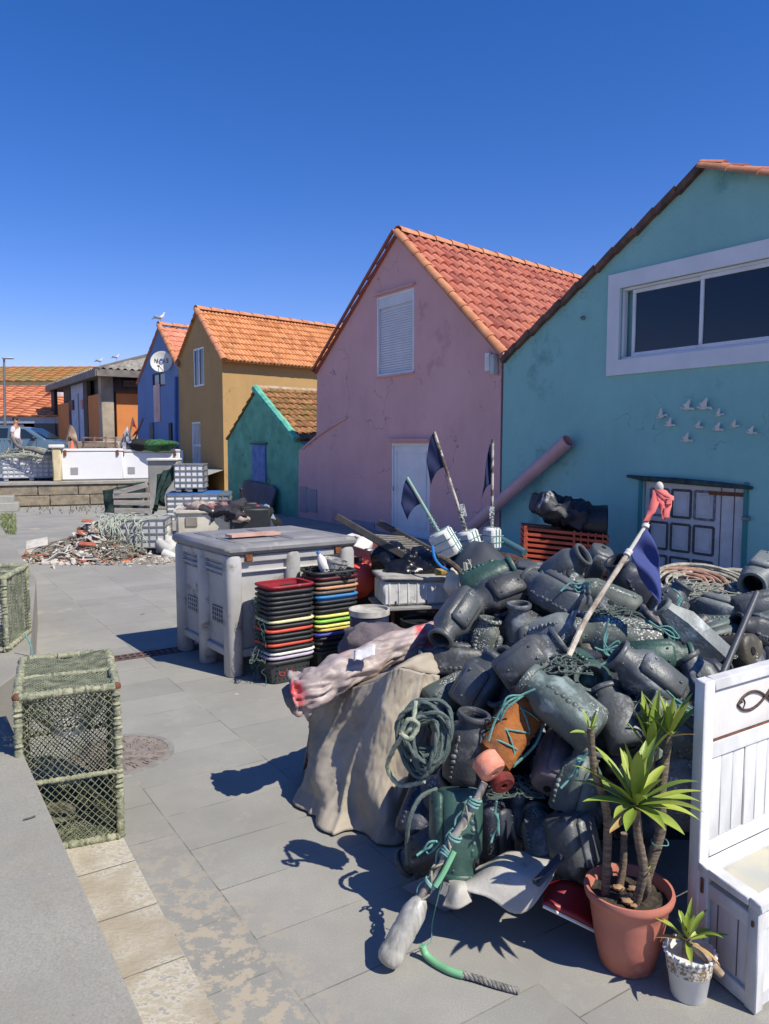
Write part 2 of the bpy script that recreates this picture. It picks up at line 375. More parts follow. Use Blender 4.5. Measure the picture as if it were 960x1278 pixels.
# sandy strip of rough blocks at the foot of the near wall
e0 = G(180, 1278, .45); e1 = G(8, 893, .45); eu = (e1-e0).normalized(); ev = Vector((eu.y, -eu.x, 0))
g0 = Vector((e0.x, e0.y, 0))-eu*1.5; g1 = G(92, 1060); 
def strip_mat():
    m = g_sand.copy(); m.name = 'strip'; n = m.node_tree.nodes; L = m.node_tree.links; b = n['Principled BSDF']
    geo = n.new('ShaderNodeNewGeometry'); t = n.new('ShaderNodeTexNoise'); t.inputs['Scale'].default_value = 30; t.inputs['Detail'].default_value = 10; t.inputs['Roughness'].default_value = .72
    mp = n.new('ShaderNodeMapping'); mp.inputs['Rotation'].default_value = (0, 0, .5); mp.inputs['Scale'].default_value = (.9, 1.3, 1); L.new(geo.outputs['Position'], mp.inputs[0]); L.new(mp.outputs[0], t.inputs['Vector'])
    cr = n.new('ShaderNodeValToRGB'); cr.color_ramp.elements[0].position = .47; cr.color_ramp.elements[0].color = (.42, .38, .29, 1)
    cr.color_ramp.elements[1].position = .53; cr.color_ramp.elements[1].color = (.56, .52, .43, 1); e = cr.color_ramp.elements.new(.6); e.color = (.33, .31, .28, 1)
    L.new(t.outputs[0], cr.inputs[0])
    t2 = n.new('ShaderNodeTexNoise'); t2.inputs['Scale'].default_value = 2.5; L.new(geo.outputs['Position'], t2.inputs['Vector'])
    mx = n.new('ShaderNodeMix'); mx.data_type = 'RGBA'; mr = n.new('ShaderNodeMapRange'); mr.inputs['From Min'].default_value = .5; mr.inputs['From Max'].default_value = .6
    L.new(t2.outputs[0], mr.inputs[0]); L.new(mr.outputs[0], mx.inputs[0]); L.new(cr.outputs[0], mx.inputs[6]); mx.inputs[7].default_value = (.37, .32, .24, 1); L.new(mx.outputs[2], b.inputs['Base Color'])
    bp = n.new('ShaderNodeBump'); bp.inputs['Strength'].default_value = .8; bp.inputs['Distance'].default_value = .01; L.new(t.outputs[0], bp.inputs['Height']); L.new(bp.outputs[0], b.inputs['Normal'])
    return m
sm = strip_mat()
mb = MB(); p0 = G(275, 1278); p1 = G(162, 1062)
pu = (p1-p0).normalized()
for k in range(-3, 8):
    a = p0+pu*(k*.36+.004); b_ = p0+pu*(k*.36+.356)
    if (a-p0).dot(pu) > 1.2: break
    mb.quad(a+Z*.004, b_+Z*.004, b_+ev*-.24+Z*.004, a+ev*-.24+Z*.004)
tag(mb.build('path', sm), kind='structure')
# low walls on the left
def wall(name, poly, z, label, m):
    mb = MB(); mb.prism([Vector((p.x, p.y, 0)) for p in poly], (0, 0, z)); o = mb.build(name, m, smooth=False)
    md = o.modifiers.new('b', 'BEVEL'); md.width = .006; md.segments = 2
    return tag(o, label, 'wall')
out = -ev*1.6
wall('low_wall', [e0-eu*2.2, e1, e1+out, e0-eu*2.2+out], .45, 'broad grey stone topped low wall in the near left corner', g_conc)
a = G(36, 830, .45); b_ = G(45, 722, .45); c = G(0, 655, .45); d = G(0, 856, .45)
dd = (d-a).normalized()
wall('low_wall', [a, b_, c, c+Vector((-3, 2.4, 0)), c+Vector((-6, -2, 0)), a+dd*3.2], .45, 'low stone wall block carrying the farther lobster pot, weeds at its far end', g_conc)
# drain channel and manhole
t = thing('drain_channel', 'rusty slotted drain grate channel crossing the grey paving', 'drain', G(170, 820))
d0 = G(60, 835); d1 = G(300, 800)
du = (d1-d0).normalized(); dn = Vector((-du.y, du.x, 0)); L_ = (d1-d0).length
mb = MB(); mb.quad(d0+dn*.075+Z*.004, d1+dn*.075+Z*.004, d1-dn*.075+Z*.004, d0-dn*.075+Z*.004)
mb.build('channel', pm('drain_dark', (.012, .01, .01)), t)
mb = MB()
for k in range(int(L_/.055)):
    p = d0+du*(k*.055+.02); mb.box(p+Z*.007, (.016, .13, .004), frame(du))
for s_ in (-.07, 0, .07): mb.box(d0+du*L_/2+dn*s_+Z*.007, (L_, .014, .006), frame(du))
mb.build('grate', pm('grate_rust', (.16, .10, .09), (.1, .06, .055), 30, .8, .2), t)
mc = Vector((-1.52, 4.27, 0))
t = thing('manhole_cover', 'round reddish iron manhole cover beside the near lobster pot', 'manhole cover', mc)
mb = MB(); mb.lathe([(.305, 0), (.305, .007), (.27, .007), (.27, .0)], 48); mb.build('ring', pm('manhole_ring', (.27, .26, .23), (.2, .19, .17), 20), t, world=False)
mb = MB(); mb.lathe([(.268, .001), (.268, .006)], 48)
mi = pm('manhole_iron', (.27, .23, .20), (.18, .15, .13), 16, .7, .25)
for rr_, cnt in ((.235, 22), (.18, 14), (.115, 9), (.05, 4)):
    for k in range(cnt):
        a_ = 2*math.pi*k/cnt; M = rz(a_)
        for q in (-.5, .5): mb.box(M@Vector((rr_, q*.022, .009)), (.042, .008, .006), M@rz(.5 if rr_ < .2 else 0))
        mb.box(M@Vector((rr_+.02, 0, .009)), (.008, .025, .006), M)
mb.build('cover', mi, t, world=False)
# retaining wall and raised ground behind
zp = .70
wa = Vector((-15.5, 19.2, 0)); wb = G(140, 630); wu = (wb-Vector((G(0, 634).x, G(0, 634).y, 0))).normalized(); wb2 = wb+wu*2.4; wa = wb-wu*9
wn = Vector((-wu.y, wu.x, 0))
mb = MB()
mw = pm('rough_block', srgb(150, 138, 118), srgb(112, 104, 90), 5, .95, 1.0, 12, c3=srgb(160, 135, 95), s3=1.5)
t = thing('retaining_wall', 'low wall of rough beige stone blocks below the white freezers', 'wall', wb)
L_ = (wb2-wa).length; k = 0; x = 0
mo = MB(); mo.box((wa+wb2)/2+wn*.22+Z*.31, (L_, .34, .62), frame(wu)); mo.build('mortar_core', pm('mortar', (.25, .23, .2)), t)
for row in range(2):
    x = -.3*row
    while x < L_-.1:
        ln = 1.05; a_ = max(x, 0); e_ = min(x+ln, L_)
        if e_-a_ > .1: mb.box(wa+wu*(a_+e_)/2+wn*.15+Z*(.14+.29*row+.03), (e_-a_-.02, .3, .275), frame(wu), .015)
        x += ln
mb.build('blocks', mw, t)
mb = MB(); mb.box((wa+wb2)/2+wn*.2+Z*(.655), (L_, .5, .09), frame(wu), .01); mb.build('coping', pm('coping', (.33, .31, .27), (.25, .23, .2), 4), t)
mb = MB()
q0, q1 = wa+wn*.1, wb2+wn*.1
mb.quad(q0+Z*.69, q1+Z*.69, Vector((-5.6, 26.8, .85)), Vector((-40, 26.8, .85)), Vector((-40, 18, .69)))
mb.quad(Vector((-40, 26.8, .85)), Vector((-5.6, 26.8, .85)), Vector((-3, 34, 1.02)), Vector((-3, 400, 1.02)), Vector((-600, 400, 1.02)), Vector((-600, 34, 1.02)), Vector((-40, 34, 1.02)))
tag(mb.build('terrain', g_far, smooth=False), kind='structure')
# steps at the wall
t = thing('stone_steps', 'two pale stone steps rising to the wall at the far left', 'steps', G(10, 640))
sa = G(30, 636)
for i in range(2):
    mb = MB(); mb.box(sa+wu*(-1.6-.12*i)+wn*(-.25+.18*i)+Z*(.11+.17*i*1.0), (3, .6, .22), frame(wu), .01); mb.build('step', pm('step_stone', (.36, .35, .31), (.28, .27, .24), 3), t)
# ------------------------------------------------------------------ roofs
def tile_mat(name, c1, c2, c3, moss=(.16, .13, .03), mt=.55, ms=3.0):
    m = bpy.data.materials.new(name); m.use_nodes = True; n = m.node_tree.nodes; L = m.node_tree.links; b = n['Principled BSDF']
    uv = n.new('ShaderNodeUVMap'); fl = n.new('ShaderNodeVectorMath'); fl.operation = 'FLOOR'; L.new(uv.outputs[0], fl.inputs[0])
    wn_ = n.new('ShaderNodeTexWhiteNoise'); wn_.noise_dimensions = '2D'; L.new(fl.outputs[0], wn_.inputs['Vector'])
    cr = n.new('ShaderNodeValToRGB'); e = cr.color_ramp.elements; e[0].color = rgb(c1); e[1].color = rgb(c2); x = cr.color_ramp.elements.new(.5); x.color = rgb(c3); L.new(wn_.outputs[0], cr.inputs[0])
    tc = n.new('ShaderNodeTexCoord'); t = n.new('ShaderNodeTexNoise'); t.inputs['Scale'].default_value = ms; t.inputs['Detail'].default_value = 9; t.inputs['Roughness'].default_value = .7; L.new(tc.outputs['Object'], t.inputs['Vector'])
    mr = n.new('ShaderNodeMapRange'); mr.inputs['From Min'].default_value = mt; mr.inputs['From Max'].default_value = mt+.08; L.new(t.outputs[0], mr.inputs[0])
    mx = n.new('ShaderNodeMix'); mx.data_type = 'RGBA'; L.new(mr.outputs[0], mx.inputs[0]); L.new(cr.outputs[0], mx.inputs[6]); mx.inputs[7].default_value = rgb(moss)
    t2 = n.new('ShaderNodeTexNoise'); t2.inputs['Scale'].default_value = 25; L.new(tc.outputs['Object'], t2.inputs['Vector'])
    m2 = n.new('ShaderNodeMix'); m2.data_type = 'RGBA'; m2.blend_type = 'MULTIPLY'; m2.inputs[0].default_value = .5; L.new(mx.outputs[2], m2.inputs[6]); L.new(t2.outputs[0], m2.inputs[7]); L.new(m2.outputs[2], b.inputs['Base Color'])
    mul = n.new('ShaderNodeVectorMath'); mul.operation = 'SCALE'; mul.inputs['Scale'].default_value = 1.5; L.new(m2.outputs[2], mul.inputs[0]); L.new(mul.outputs[0], b.inputs['Base Color'])
    b.inputs['Roughness'].default_value = .75; return m
def tile_roof(name, o, a, s, cols, rows, m, parent, amp=.028, step=.03, seed=0):
    """o corner at the eave; a = vector along the eave; s = vector up the slope"""
    o, a, s = Vector(o), Vector(a), Vector(s); n = a.cross(s).normalized()
    if n.z < 0: n = -n
    K = 6; vs = []; fs = []; uvs = []
    rnd = random.Random(seed)
    prof = [-.45, .75, 1, .9, .5, .3]
    for r in range(rows):
        j0 = [rnd.uniform(-.004, .006) for _ in range(cols+1)]
        for e in (0, 1):
            for c in range(cols*K+1):
                k = c % K; ci = min(c//K, cols)
                h = prof[k]*amp+(step if e == 0 else 0)+j0[ci]
                rr = r+e*1.02-(.0 if e else 0.0)
                vs.append(o+a*(c/(cols*K))+s*(min(rr, rows)/rows)+n*h - (s.normalized()*j0[ci]*2 if e == 0 else Vector()))
        # butt under the lip
        base = r*3*(cols*K+1)
        for c in range(cols*K+1):
            k = c % K; vs.append(o+a*(c/(cols*K))+s*(r/rows)+n*(prof[k]*amp-.004))
        w_ = cols*K+1
        for c in range(cols*K):
            fs.append((base+c, base+c+1, base+w_+c+1, base+w_+c)); uvs.append((c//K+.5, r+.5))
            fs.append((base+2*w_+c, base+2*w_+c+1, base+c+1, base+c)); uvs.append((c//K+.5, r+.5))
    mb = MB(); mb.add(vs, fs); 
    q = [o-n*.03, o+a-n*.03, o+a+s-n*.03, o+s-n*.03]; mb.prism(q, n*.025)
    o_ = mb.build(name, m, parent, ang=60)
    ul = o_.data.uv_layers.new(name='UVMap'); 
    for i, p in enumerate(o_.data.polygons):
        uv = uvs[i] if i < len(uvs) else (.5, .5)
        for li in p.loop_indices: ul.data[li].uv = uv
    return o_
def caps(name, p0, p1, r, ln, m, parent, up=Z, lift=0):
    p0, p1 = Vector(p0), Vector(p1); d = (p1-p0); L_ = d.length; d.normalize(); n = max(1, round(L_/ln)); mb = MB()
    y = Vector(up).cross(d).normalized(); z = d.cross(y)
    for i in range(n):
        vs = []; 
        for e, rr in ((0, r*1.12), (1.06, r*.92)):
            for k in range(9):
                t = math.pi*k/8; vs.append(p0+d*(min(i+e, n+.02)*L_/n)+y*math.cos(t)*rr+z*(math.sin(t)*rr+lift))
        for e, rr in ((0, r*1.12-.015), (1.06, r*.92-.015)):
            for k in range(9):
                t = math.pi*k/8; vs.append(p0+d*(min(i+e, n+.02)*L_/n)+y*math.cos(t)*rr+z*(math.sin(t)*rr+lift))
        fs = [(k, k+1, 9+k+1, 9+k) for k in range(8)]+[(18+k, 18+k+1, 27+k+1, 27+k) for k in range(8)]+[(k, k+1, 18+k+1, 18+k) for k in range(8)]+[(9+k, 9+k+1, 27+k+1, 27+k) for k in range(8)]
        mb.add(vs, fs)
    return mb.build(name, m, parent, ang=50)
def stucco(name, c, dirt=None, t3=.6, bump=.55, s3=.9, var=.86):
    return pm(name, c, tuple(x*var for x in c), 1.1, .9, bump, 25, c3=dirt or tuple(x*.7 for x in c), s3=s3, t3=t3, lo=.3, hi=.7, wall=True)
t_red = tile_mat('tiles_red', srgb(164, 90, 70), srgb(136, 72, 60), srgb(178, 110, 88), mt=.72)
t_orange = tile_mat('tiles_orange', srgb(190, 128, 80), srgb(168, 108, 64), srgb(202, 144, 98), moss=(.13, .11, .03), mt=.585)
t_moss = tile_mat('tiles_moss', srgb(150, 94, 64), srgb(124, 76, 54), srgb(168, 120, 82), moss=(.16, .115, .03), mt=.46, ms=7)
t_pink = tile_mat('tiles_pink', srgb(190, 124, 98), srgb(200, 134, 108), srgb(178, 112, 88), mt=.7)
m_cap = pm('cap_tiles', srgb(198, 138, 98), srgb(176, 114, 80), 5, .8, .2, c3=srgb(150, 100, 70), t3=.62)
P0 = Vector((G(372, 645).x, G(372, 645).y, 0))
def wp(px, py, p=P0, dz=0): return W(px, py, p)+Z*dz
def plan(v, z): return Vector((v.x, v.y, z))
FN = Vector((-V.x, -V.y, 0))     # facade normal, towards the yard (left, near)
NF = FN
def win_quad(px0, py0, px1, py1, p=P0):
    """a rectangle on the facade plane from two opposite photo corners -> (bottom-left, width vector, height)"""
    a = wp(px0, py0, p); b = wp(px1, py1, p); 
    return Vector((a.x, a.y, b.z)), Vector((b.x-a.x, b.y-a.y, 0)), a.z-b.z
# facade walls with holes: built as gable prism with boolean-free frames (openings recessed by a reveal ring)
def gable_shell(name, pts, depth_vec, m, parent, th=.25, holes=()):
    """front gable with rectangular holes cut (holes in facade coords), plus side and back walls"""
    o = pts[0]; fu = (plan(pts[1], 0)-plan(pts[0], 0)).normalized()
    bm = bmesh.new()
    def to2(p): return ((Vector(p)-plan(o, 0)).dot(fu), p.z)
    # cut facade into vertical strips at hole edges
    P2 = [to2(p) for p in pts]; xs = sorted(set([round(p[0], 4) for p in P2]+[round(h_[0], 4) for h_ in holes]+[round(h_[1], 4) for h_ in holes]))
    def span(x):
        ys = []
        for i in range(len(P2)):
            (x0, y0), (x1, y1) = P2[i], P2[(i+1) % len(P2)]
            if abs(x1-x0) < 1e-6: continue
            if min(x0, x1)-1e-6 <= x <= max(x0, x1)+1e-6: ys.append(y0+(y1-y0)*(x-x0)/(x1-x0))
        return (min(ys), max(ys))
    mb = MB(); q = plan(o, 0)
    def at(x, z, d=0): return q+fu*x+Z*z-FNL*d
    FNL = NF
    e = 1e-4
    for i in range(len(xs)-1):
        x0, x1 = xs[i], xs[i+1]
        if x1-x0 < .002: continue
        b0, t0 = span(x0+e); b1, t1 = span(x1-e); cuts = sorted([h_ for h_ in holes if h_[0] <= x0+.001 and h_[1] >= x1-.001], key=lambda h_: h_[2])
        lo = (b0, b1)
        for h_ in cuts:
            if h_[2] > lo[0]: mb.quad(at(x0, lo[0]), at(x1, lo[1]), at(x1, h_[2]), at(x0, h_[2]))
            lo = (h_[3], h_[3])
        mb.quad(at(x0, lo[0]), at(x1, lo[1]), at(x1, t1), at(x0, t0))
    for h_ in holes:
        x0, x1, z0, z1 = h_[:4]; dp = .14
        for a_, b2 in (((x0, z0), (x1, z0)), ((x1, z0), (x1, z1)), ((x1, z1), (x0, z1)), ((x0, z1), (x0, z0))):
            mb.quad(at(a_[0], a_[1]), at(b2[0], b2[1]), at(b2[0], b2[1], dp), at(a_[0], a_[1], dp))
        mb.quad(at(x0, z0, dp), at(x1, z0, dp), at(x1, z1, dp), at(x0, z1, dp))
    # sides and back
    n = len(pts)
    for i in range(n):
        a_, b2 = pts[i], pts[(i+1) % n]
        if a_.z <= .06 and b2.z <= .06: continue
        mb.quad(a_, b2, b2+depth_vec, a_+depth_vec)
    mb.quad(*[p+depth_vec for p in pts])
    return mb.build(name, m, parent, smooth=False)
def hole(o, fu, q): bl, wv, h_ = q; a = (bl-plan(o, 0)).dot(fu); b = a+wv.dot(fu); return (min(a, b), max(a, b), bl.z, bl.z+h_)
# ---- pink house
pl = plan(wp(372, 640), 0); pr = plan(wp(626, 440), 0)
m_pink = stucco('pink_stucco', srgb(216, 168, 166), srgb(178, 138, 130), .60)
house = thing('pink_house', 'pink rendered gabled house with red tiled roof and closed white shutter', 'house', pr)
pts = [pr-Z*.0, Vector((pr.x, pr.y, wp(627, 437).z)), wp(497, 292), wp(396, 463), wp(395, 548), wp(373, 562), pl]
fu = (plan(pts[0], 0)-plan(pts[-1], 0)); 
shut = win_quad(471, 372, 517, 464); door = win_quad(488, 553, 536, 715)
door = (Vector((door[0].x, door[0].y, 0)), door[1], wp(488, 553).z)
fu = -U
def hs(q): return hole(pts[0], U, q)
PTS = pts
order = [pts[0]]+pts[1:]
def gs(name, pts, dv, m, par, hq):
    fu_ = U; o = pts[0]
    hl = []
    for q in hq:
        bl, wv, h_ = q; a = (bl-plan(o, 0)).dot(fu_); b = a+wv.dot(fu_); hl.append((min(a, b), max(a, b), bl.z, bl.z+h_))
    pts2 = [pts[0], pts[-1]]+list(reversed(pts[1:-1]))
    return gable_shell(name, pts2, dv, m, par, holes=hl)
gs('wall', pts, SD*9, m_pink, house, [shut, door])
ap = wp(497, 287); er = Vector((pr.x, pr.y, wp(627, 437).z+.03)); el = wp(395, 462)
lean = 1
tile_roof('roof', er-SD*.08-Z*.06, SD*9.3, ap-er, 38, 11, t_red, house, amp=.065, step=.045, seed=1)
tile_roof('roof', el-SD*.08-Z*.06, SD*9.3, ap-el, 38, 10, t_red, house, seed=2)
caps('ridge_caps', ap-SD*.02-Z*.04, ap+SD*9.2-Z*.04, .11, .48, t_pink if False else m_cap, house)
caps('verge_caps', er-SD*.05-Z*.03+(er-ap).normalized()*.15, ap-SD*.05-Z*.06, .09, .44, m_cap, house)
mb = MB(); mb.beam(el-SD*.12-Z*.02, ap-SD*.12-Z*.02, .05, .05); mb.build('verge', pm('verge_tile', srgb(150, 85, 65)), house)
def lift(q, d): return q[0]+NF*d, q[1], q[2]
def winframe(par, q, fw=.06, dep=.05, off=-.06, mull=(), glass=m_glass, fm=m_frame, name='window'):
    bl, wv, h_ = lift(q, off); u_ = wv.normalized(); wd = wv.length; mb = MB(); Mx = frame(u_)
    mb.box(bl+u_*wd/2+Z*(fw/2), (wd, dep, fw), Mx, .005); mb.box(bl+u_*wd/2+Z*(h_-fw/2), (wd, dep, fw), Mx, .005)
    for x in [fw/2, wd-fw/2]+[m_*wd for m_ in mull]: mb.box(bl+u_*x+Z*h_/2, (fw, dep*.95, h_-2*fw), Mx, .005)
    f = mb.build(name, fm, par)
    if glass:
        mb = MB(); mb.box(bl+u_*wd/2+Z*h_/2-NF*.01, (wd-fw, .01, h_-fw), Mx); mb.build('pane', glass, f)
    return f
f = winframe(house, shut, .05, .06, -.02, glass=None)
bl, wv, h_ = lift(shut, -.04); u_ = wv.normalized(); wd = wv.length
mb = MB()
mb.box(bl+u_*wd/2+Z*(h_-.13), (wd-.08, .07, .2), frame(u_), .01)
n_ = 26
for i in range(n_):
    z = .06+(h_-.32)*(i+.5)/n_; mb.box(bl+u_*wd/2+Z*z, (wd-.1, .016, (h_-.32)/n_*.86), frame(u_), .005)
mb.box(bl+u_*wd/2+Z*(h_/2-.05)-NF*.012, (wd-.1, .006, h_-.2), frame(u_))
mb.build('shutter', pm('shutter_white', (.62, .63, .66), (.56, .57, .6), 3, .5, .03), f)
mb = MB(); mb.box(shut[0]+wv/2+Z*(h_+.05)+NF*.03, (wd+.1, .08, .03), frame(u_)); mb.build('lintel', m_pink, f); mb = MB(); mb.box(shut[0]+wv/2-Z*.015+NF*.02, (wd+.04, .06, .03), frame(u_)); mb.build('sill', m_pink, f)
# door
def plain_door(par, q, m, off=-.04, panel=True):
    f = winframe(par, q, .06, .06, off, glass=None, name='door')
    bl, wv, h_ = lift(q, off-.01); u_ = wv.normalized(); wd = wv.length
    mb = MB(); mb.box(bl+u_*wd/2+Z*h_/2, (wd-.1, .03, h_-.08), frame(u_)); 
    if panel:
        for x in (.16, wd-.16): mb.box(bl+u_*x+Z*(h_/2)+NF*.02, (.02, .015, h_-.32), frame(u_))
        for z in (.2, h_-.2): mb.box(bl+u_*wd/2+Z*z+NF*.02, (wd-.3, .015, .02), frame(u_))
    mb.build('leaf', m, f); return f
f = plain_door(house, door, m_frame)
bl, wv, h_ = door
mb = MB(); mb.beam(bl+wv.normalized()*.13+Z*.85+NF*.03, bl+wv.normalized()*.13+Z*.95+NF*.03, .02, .02); mb.build('handle', m_metal, f)
mb = MB(); mb.box(bl+wv/2+Z*(h_+.06)+NF*.05, (wv.length+.15, .12, .03), frame(U)); mb.build('lintel', m_pink, house)
# service panels
mp_ = pm('service_panel', srgb(150, 140, 150), srgb(140, 130, 140), 3, .6, .05)
for (x0, y0, x1, y1) in ((375, 607, 384, 640), (384, 610, 396, 640), (440, 648, 468, 668)):
    bl, wv, h_ = win_quad(x0, y0, x1, y1); mb = MB(); mb.box(bl+wv/2+Z*h_/2+NF*.012, (wv.length, .02, h_), frame(U), .004); mb.build('meter_panel', mp_, house)
# gutter stub and loose flashing at the valley
mb = MB(); q = wp(620, 455); mb.box(q+NF*.06, (.1, .1, .32), frame(U), .01); mb.build('gutter_box', pm('gutter_paint', (.5, .5, .5)), house)
mb = MB(); mb.box(wp(612, 452)+NF*.05, (.12, .05, .3), frame(U), .01); mb.build('flashing', m_white, house)
# soot stain ledge (the old lean-to roof line)
mb = MB(); mb.tube(curve([wp(378, 560)+NF*.005, wp(396, 545)+NF*.02, wp(415, 532)+NF*.02, wp(434, 521)+NF*.0], 4), .035, 6); mb.build('render_ridge', m_pink, house)
# ---- teal house
m_teal = stucco('teal_stucco', srgb(138, 190, 184), srgb(102, 150, 146), .58)
tl = plan(wp(628, 440), 0); trr = tl-U*9.5
th_ = thing('teal_house', 'teal rendered gabled house with wide sliding window and flock of white birds', 'house', tl)
tap = wp(877, 203); tle = wp(629, 444)
# right eave symmetrical
run = (plan(tap, 0)-plan(tl, 0)).length
fr_r = plan(tap, 0)-U*run*1.0; tre = Vector((fr_r.x, fr_r.y, tle.z+.5)); trb = plan(fr_r, 0)
twin = win_quad(776, 360, 1010, 446); twin = (twin[0], twin[1], wp(776, 360).z-wp(776, 449).z)
td = win_quad(803, 598, 925, 715); td = (plan(td[0], -.0), td[1], wp(803, 598).z)
twin = (plan(twin[0], wp(776, 449).z), twin[1], twin[2])
gs('wall', [trb, tre, tap, tle, tl], SD*9, m_teal, th_, [twin, td])
t_teal = tile_roof('roof', tle-SD*.01-Z*.08, SD*9.1, tap-tle, 38, 12, t_red, th_, seed=3)
tile_roof('roof', tre-SD*.1, SD*9.2, tap-tre, 38, 12, t_red, th_, seed=4)
caps('verge_caps', tre-SD*.06, tap-SD*.06-Z*.08, .085, .42, m_cap, th_)
mb = MB(); 
dirn = (tap-tle); n_ = 11
for i in range(n_):
    a_ = tle+dirn*(i/n_)-SD*.035+Z*(-.085+.012*(i % 2)); b_ = tle+dirn*((i+1.03)/n_)-SD*.035-Z*.05; mb.beam(a_, b_, .09, .085)
mb.build('verge_tiles', pm('verge_dark', srgb(120, 84, 66), srgb(70, 55, 48), 6), th_)
caps('ridge_caps', tap+SD*.1-Z*.1, tap+SD*9-Z*.1, .10, .48, m_cap, th_)
# painted plaster surround
bl, wv, h_ = twin; u_ = wv.normalized(); wd = wv.length; mb = MB(); b2 = .20
mst = pm('white_surround', (.70, .71, .73), (.62, .63, .65), 2, .8, .1)
Mx = frame(u_)
mb.box(bl+u_*wd/2+Z*(h_+b2/2)+NF*.015, (wd+2*b2, .04, b2), Mx); mb.box(bl+u_*wd/2-Z*(b2/2)+NF*.015, (wd+2*b2, .04, b2), Mx)
for x in (-b2/2, wd+b2/2): mb.box(bl+u_*x+Z*h_/2+NF*.015, (b2, .04, h_), Mx)
f0 = mb.build('window_surround', mst, th_)
w1 = winframe(th_, twin, .035, .08, -.06, glass=None)
# two sliding sashes
sx = (W(873, 400, P0)-bl).dot(u_)/wd
for (a_, e_, off) in ((.055, sx+.02, -.07), (sx-.01, .985, -.045)):
    q = (bl+u_*wd*a_+Z*.035, u_*wd*(e_-a_), h_-.07)
    winframe(w1, q, .05, .03, off, name='sash')
mb = MB(); mb.beam(bl+u_*wd*.46+Z*.1-NF*.1, bl+u_*wd*.46+Z*(h_-.1)-NF*.1, .04, .02); mb.build('inner_post', m_frame, w1)
# panelled old door (white, flaking)
bl, wv, h_ = td; u_ = wv.normalized(); wd = wv.length; Mx = frame(u_)
f = tag(bpy.data.objects.new('door', None)); bpy.data.objects.remove(f)
md_ = pm('flaking_door', (.62, .60, .58), (.5, .48, .46), 6, .75, .25, 30, c3=(.3, .22, .15), s3=1.6, t3=.68)
mb = MB(); mb.box(bl+u_*wd/2+Z*h_/2-NF*.06, (wd-.02, .04, h_), Mx, .005); door_o = mb.build('door', md_, th_)
mdk = pm('bare_dark_paint', (.05, .05, .05), (.12, .11, .1), 20, .9, .3)
cols_ = [.07, .305, .54]
for r_ in range(3):
    for ci, cx_ in enumerate(cols_):
        z1 = h_-.12-r_*.43; z0 = z1-.34
        if z0 < .02: z0 = .02
        x0 = cx_*wd*.98; wq = .19*wd
        mb = MB()
        for (cxx, czz, a_, b_) in ((x0+wq/2, z1, wq, .03), (x0+wq/2, z0, wq, .03), (x0, (z0+z1)/2, .03, z1-z0), (x0+wq, (z0+z1)/2, .03, z1-z0)):
            mb.box(bl+u_*cxx+Z*czz-NF*.035, (a_, .018, b_), Mx, .004)
        mb.build('panel_moulding', mdk if r_ >= 1 or ci == 1 else pm('grey_moulding', (.3, .3, .3), (.08, .08, .08), 12), door_o)
        mb = MB(); mb.box(bl+u_*(x0+wq/2)+Z*(z0+z1)/2-NF*.038, (wq*.62, .012, (z1-z0)*.74), Mx, .005); mb.build('panel', md_, door_o)
mb = MB()
for x in (.78, .90): mb.box(bl+u_*wd*x+Z*h_/2-NF*.036, (.008, .006, h_*.96), Mx)
mb.build('board_joints', mdk, door_o)
mb = MB(); mb.box(bl+u_*wd*.83+Z*(h_-.13)-NF*.032, (wd*.33, .015, .045), Mx); mb.build('hinge', m_rust, door_o)
mb = MB(); mb.box(bl+u_*wd*.83+Z*(.2)-NF*.032, (wd*.33, .015, .06), Mx); mb.build('hinge', pm('worn_wood', (.3, .22, .14), (.4, .35, .3), 8), door_o)
mb = MB()
for x in (-.03, wd+.03): mb.box(bl+u_*x+Z*h_/2+NF*.006, (.055, .04, h_+.04), Mx, .008)
mb.build('door_frame', stucco('teal_frame', srgb(66, 134, 130)), th_)
mb = MB(); mb.tube([wp(785, 594)+NF*.03, wp(806, 597)+NF*.05, wp(850, 600)+NF*.05, wp(905, 605)+NF*.05, wp(941, 609)+NF*.03], [.02, .035, .04, .035, .02], 6); mb.build('lintel', pm('rotten_lintel', (.05, .09, .08), (.02, .03, .03), 12, .9, .6), th_)
mb = MB(); mb.box(wp(933, 647)+NF*.03, (.09, .05, .05), Mx, .01); mb.ball(wp(936, 648)+NF*.07, .02, 8, 6); mb.build('switch_box', m_metal, th_)
mb = MB(); mb.lathe([(.03, 0), (.03, .03), (.018, .04), (.012, .08)], 12, wp(729, 397), axis_z(NF, Z)); mb.build('wall_hook', m_metal, th_)
# bird ornaments fixed to the wall: parts of the house decoration, each liftable
bdir = [(828, 520, 1.0, 20, 'lower of the two leftmost'), (838, 531, 1.0, 5, ''), (860, 510, 1.15, 0, ''), (881, 509, 1.25, 0, ''), (900, 518, .75, 15, ''), (874, 533, .8, 0, ''), (898, 536, .9, 0, ''), (919, 532, .75, 10, ''), (940, 540, .8, 0, ''), (859, 550, 1.05, 5, '')]
blab = ['white bird wall ornament with half folded wings, leftmost of the flock', 'white bird ornament just below and right of the leftmost one', 'tall winged white bird ornament, left of the two highest', 'largest white bird ornament, at the top of the flock', 'small white bird ornament right of the largest one', 'tiny white bird ornament at the centre of the flock', 'white bird ornament leaning right, beside the centre one', 'small white bird ornament, second from the right end', 'small white bird ornament at the far right end of the flock', 'white bird ornament flying alone below the rest of the flock']
m_bird = pm('bird_white', (.66, .65, .60), (.55, .54, .5), 20, .6, .1)
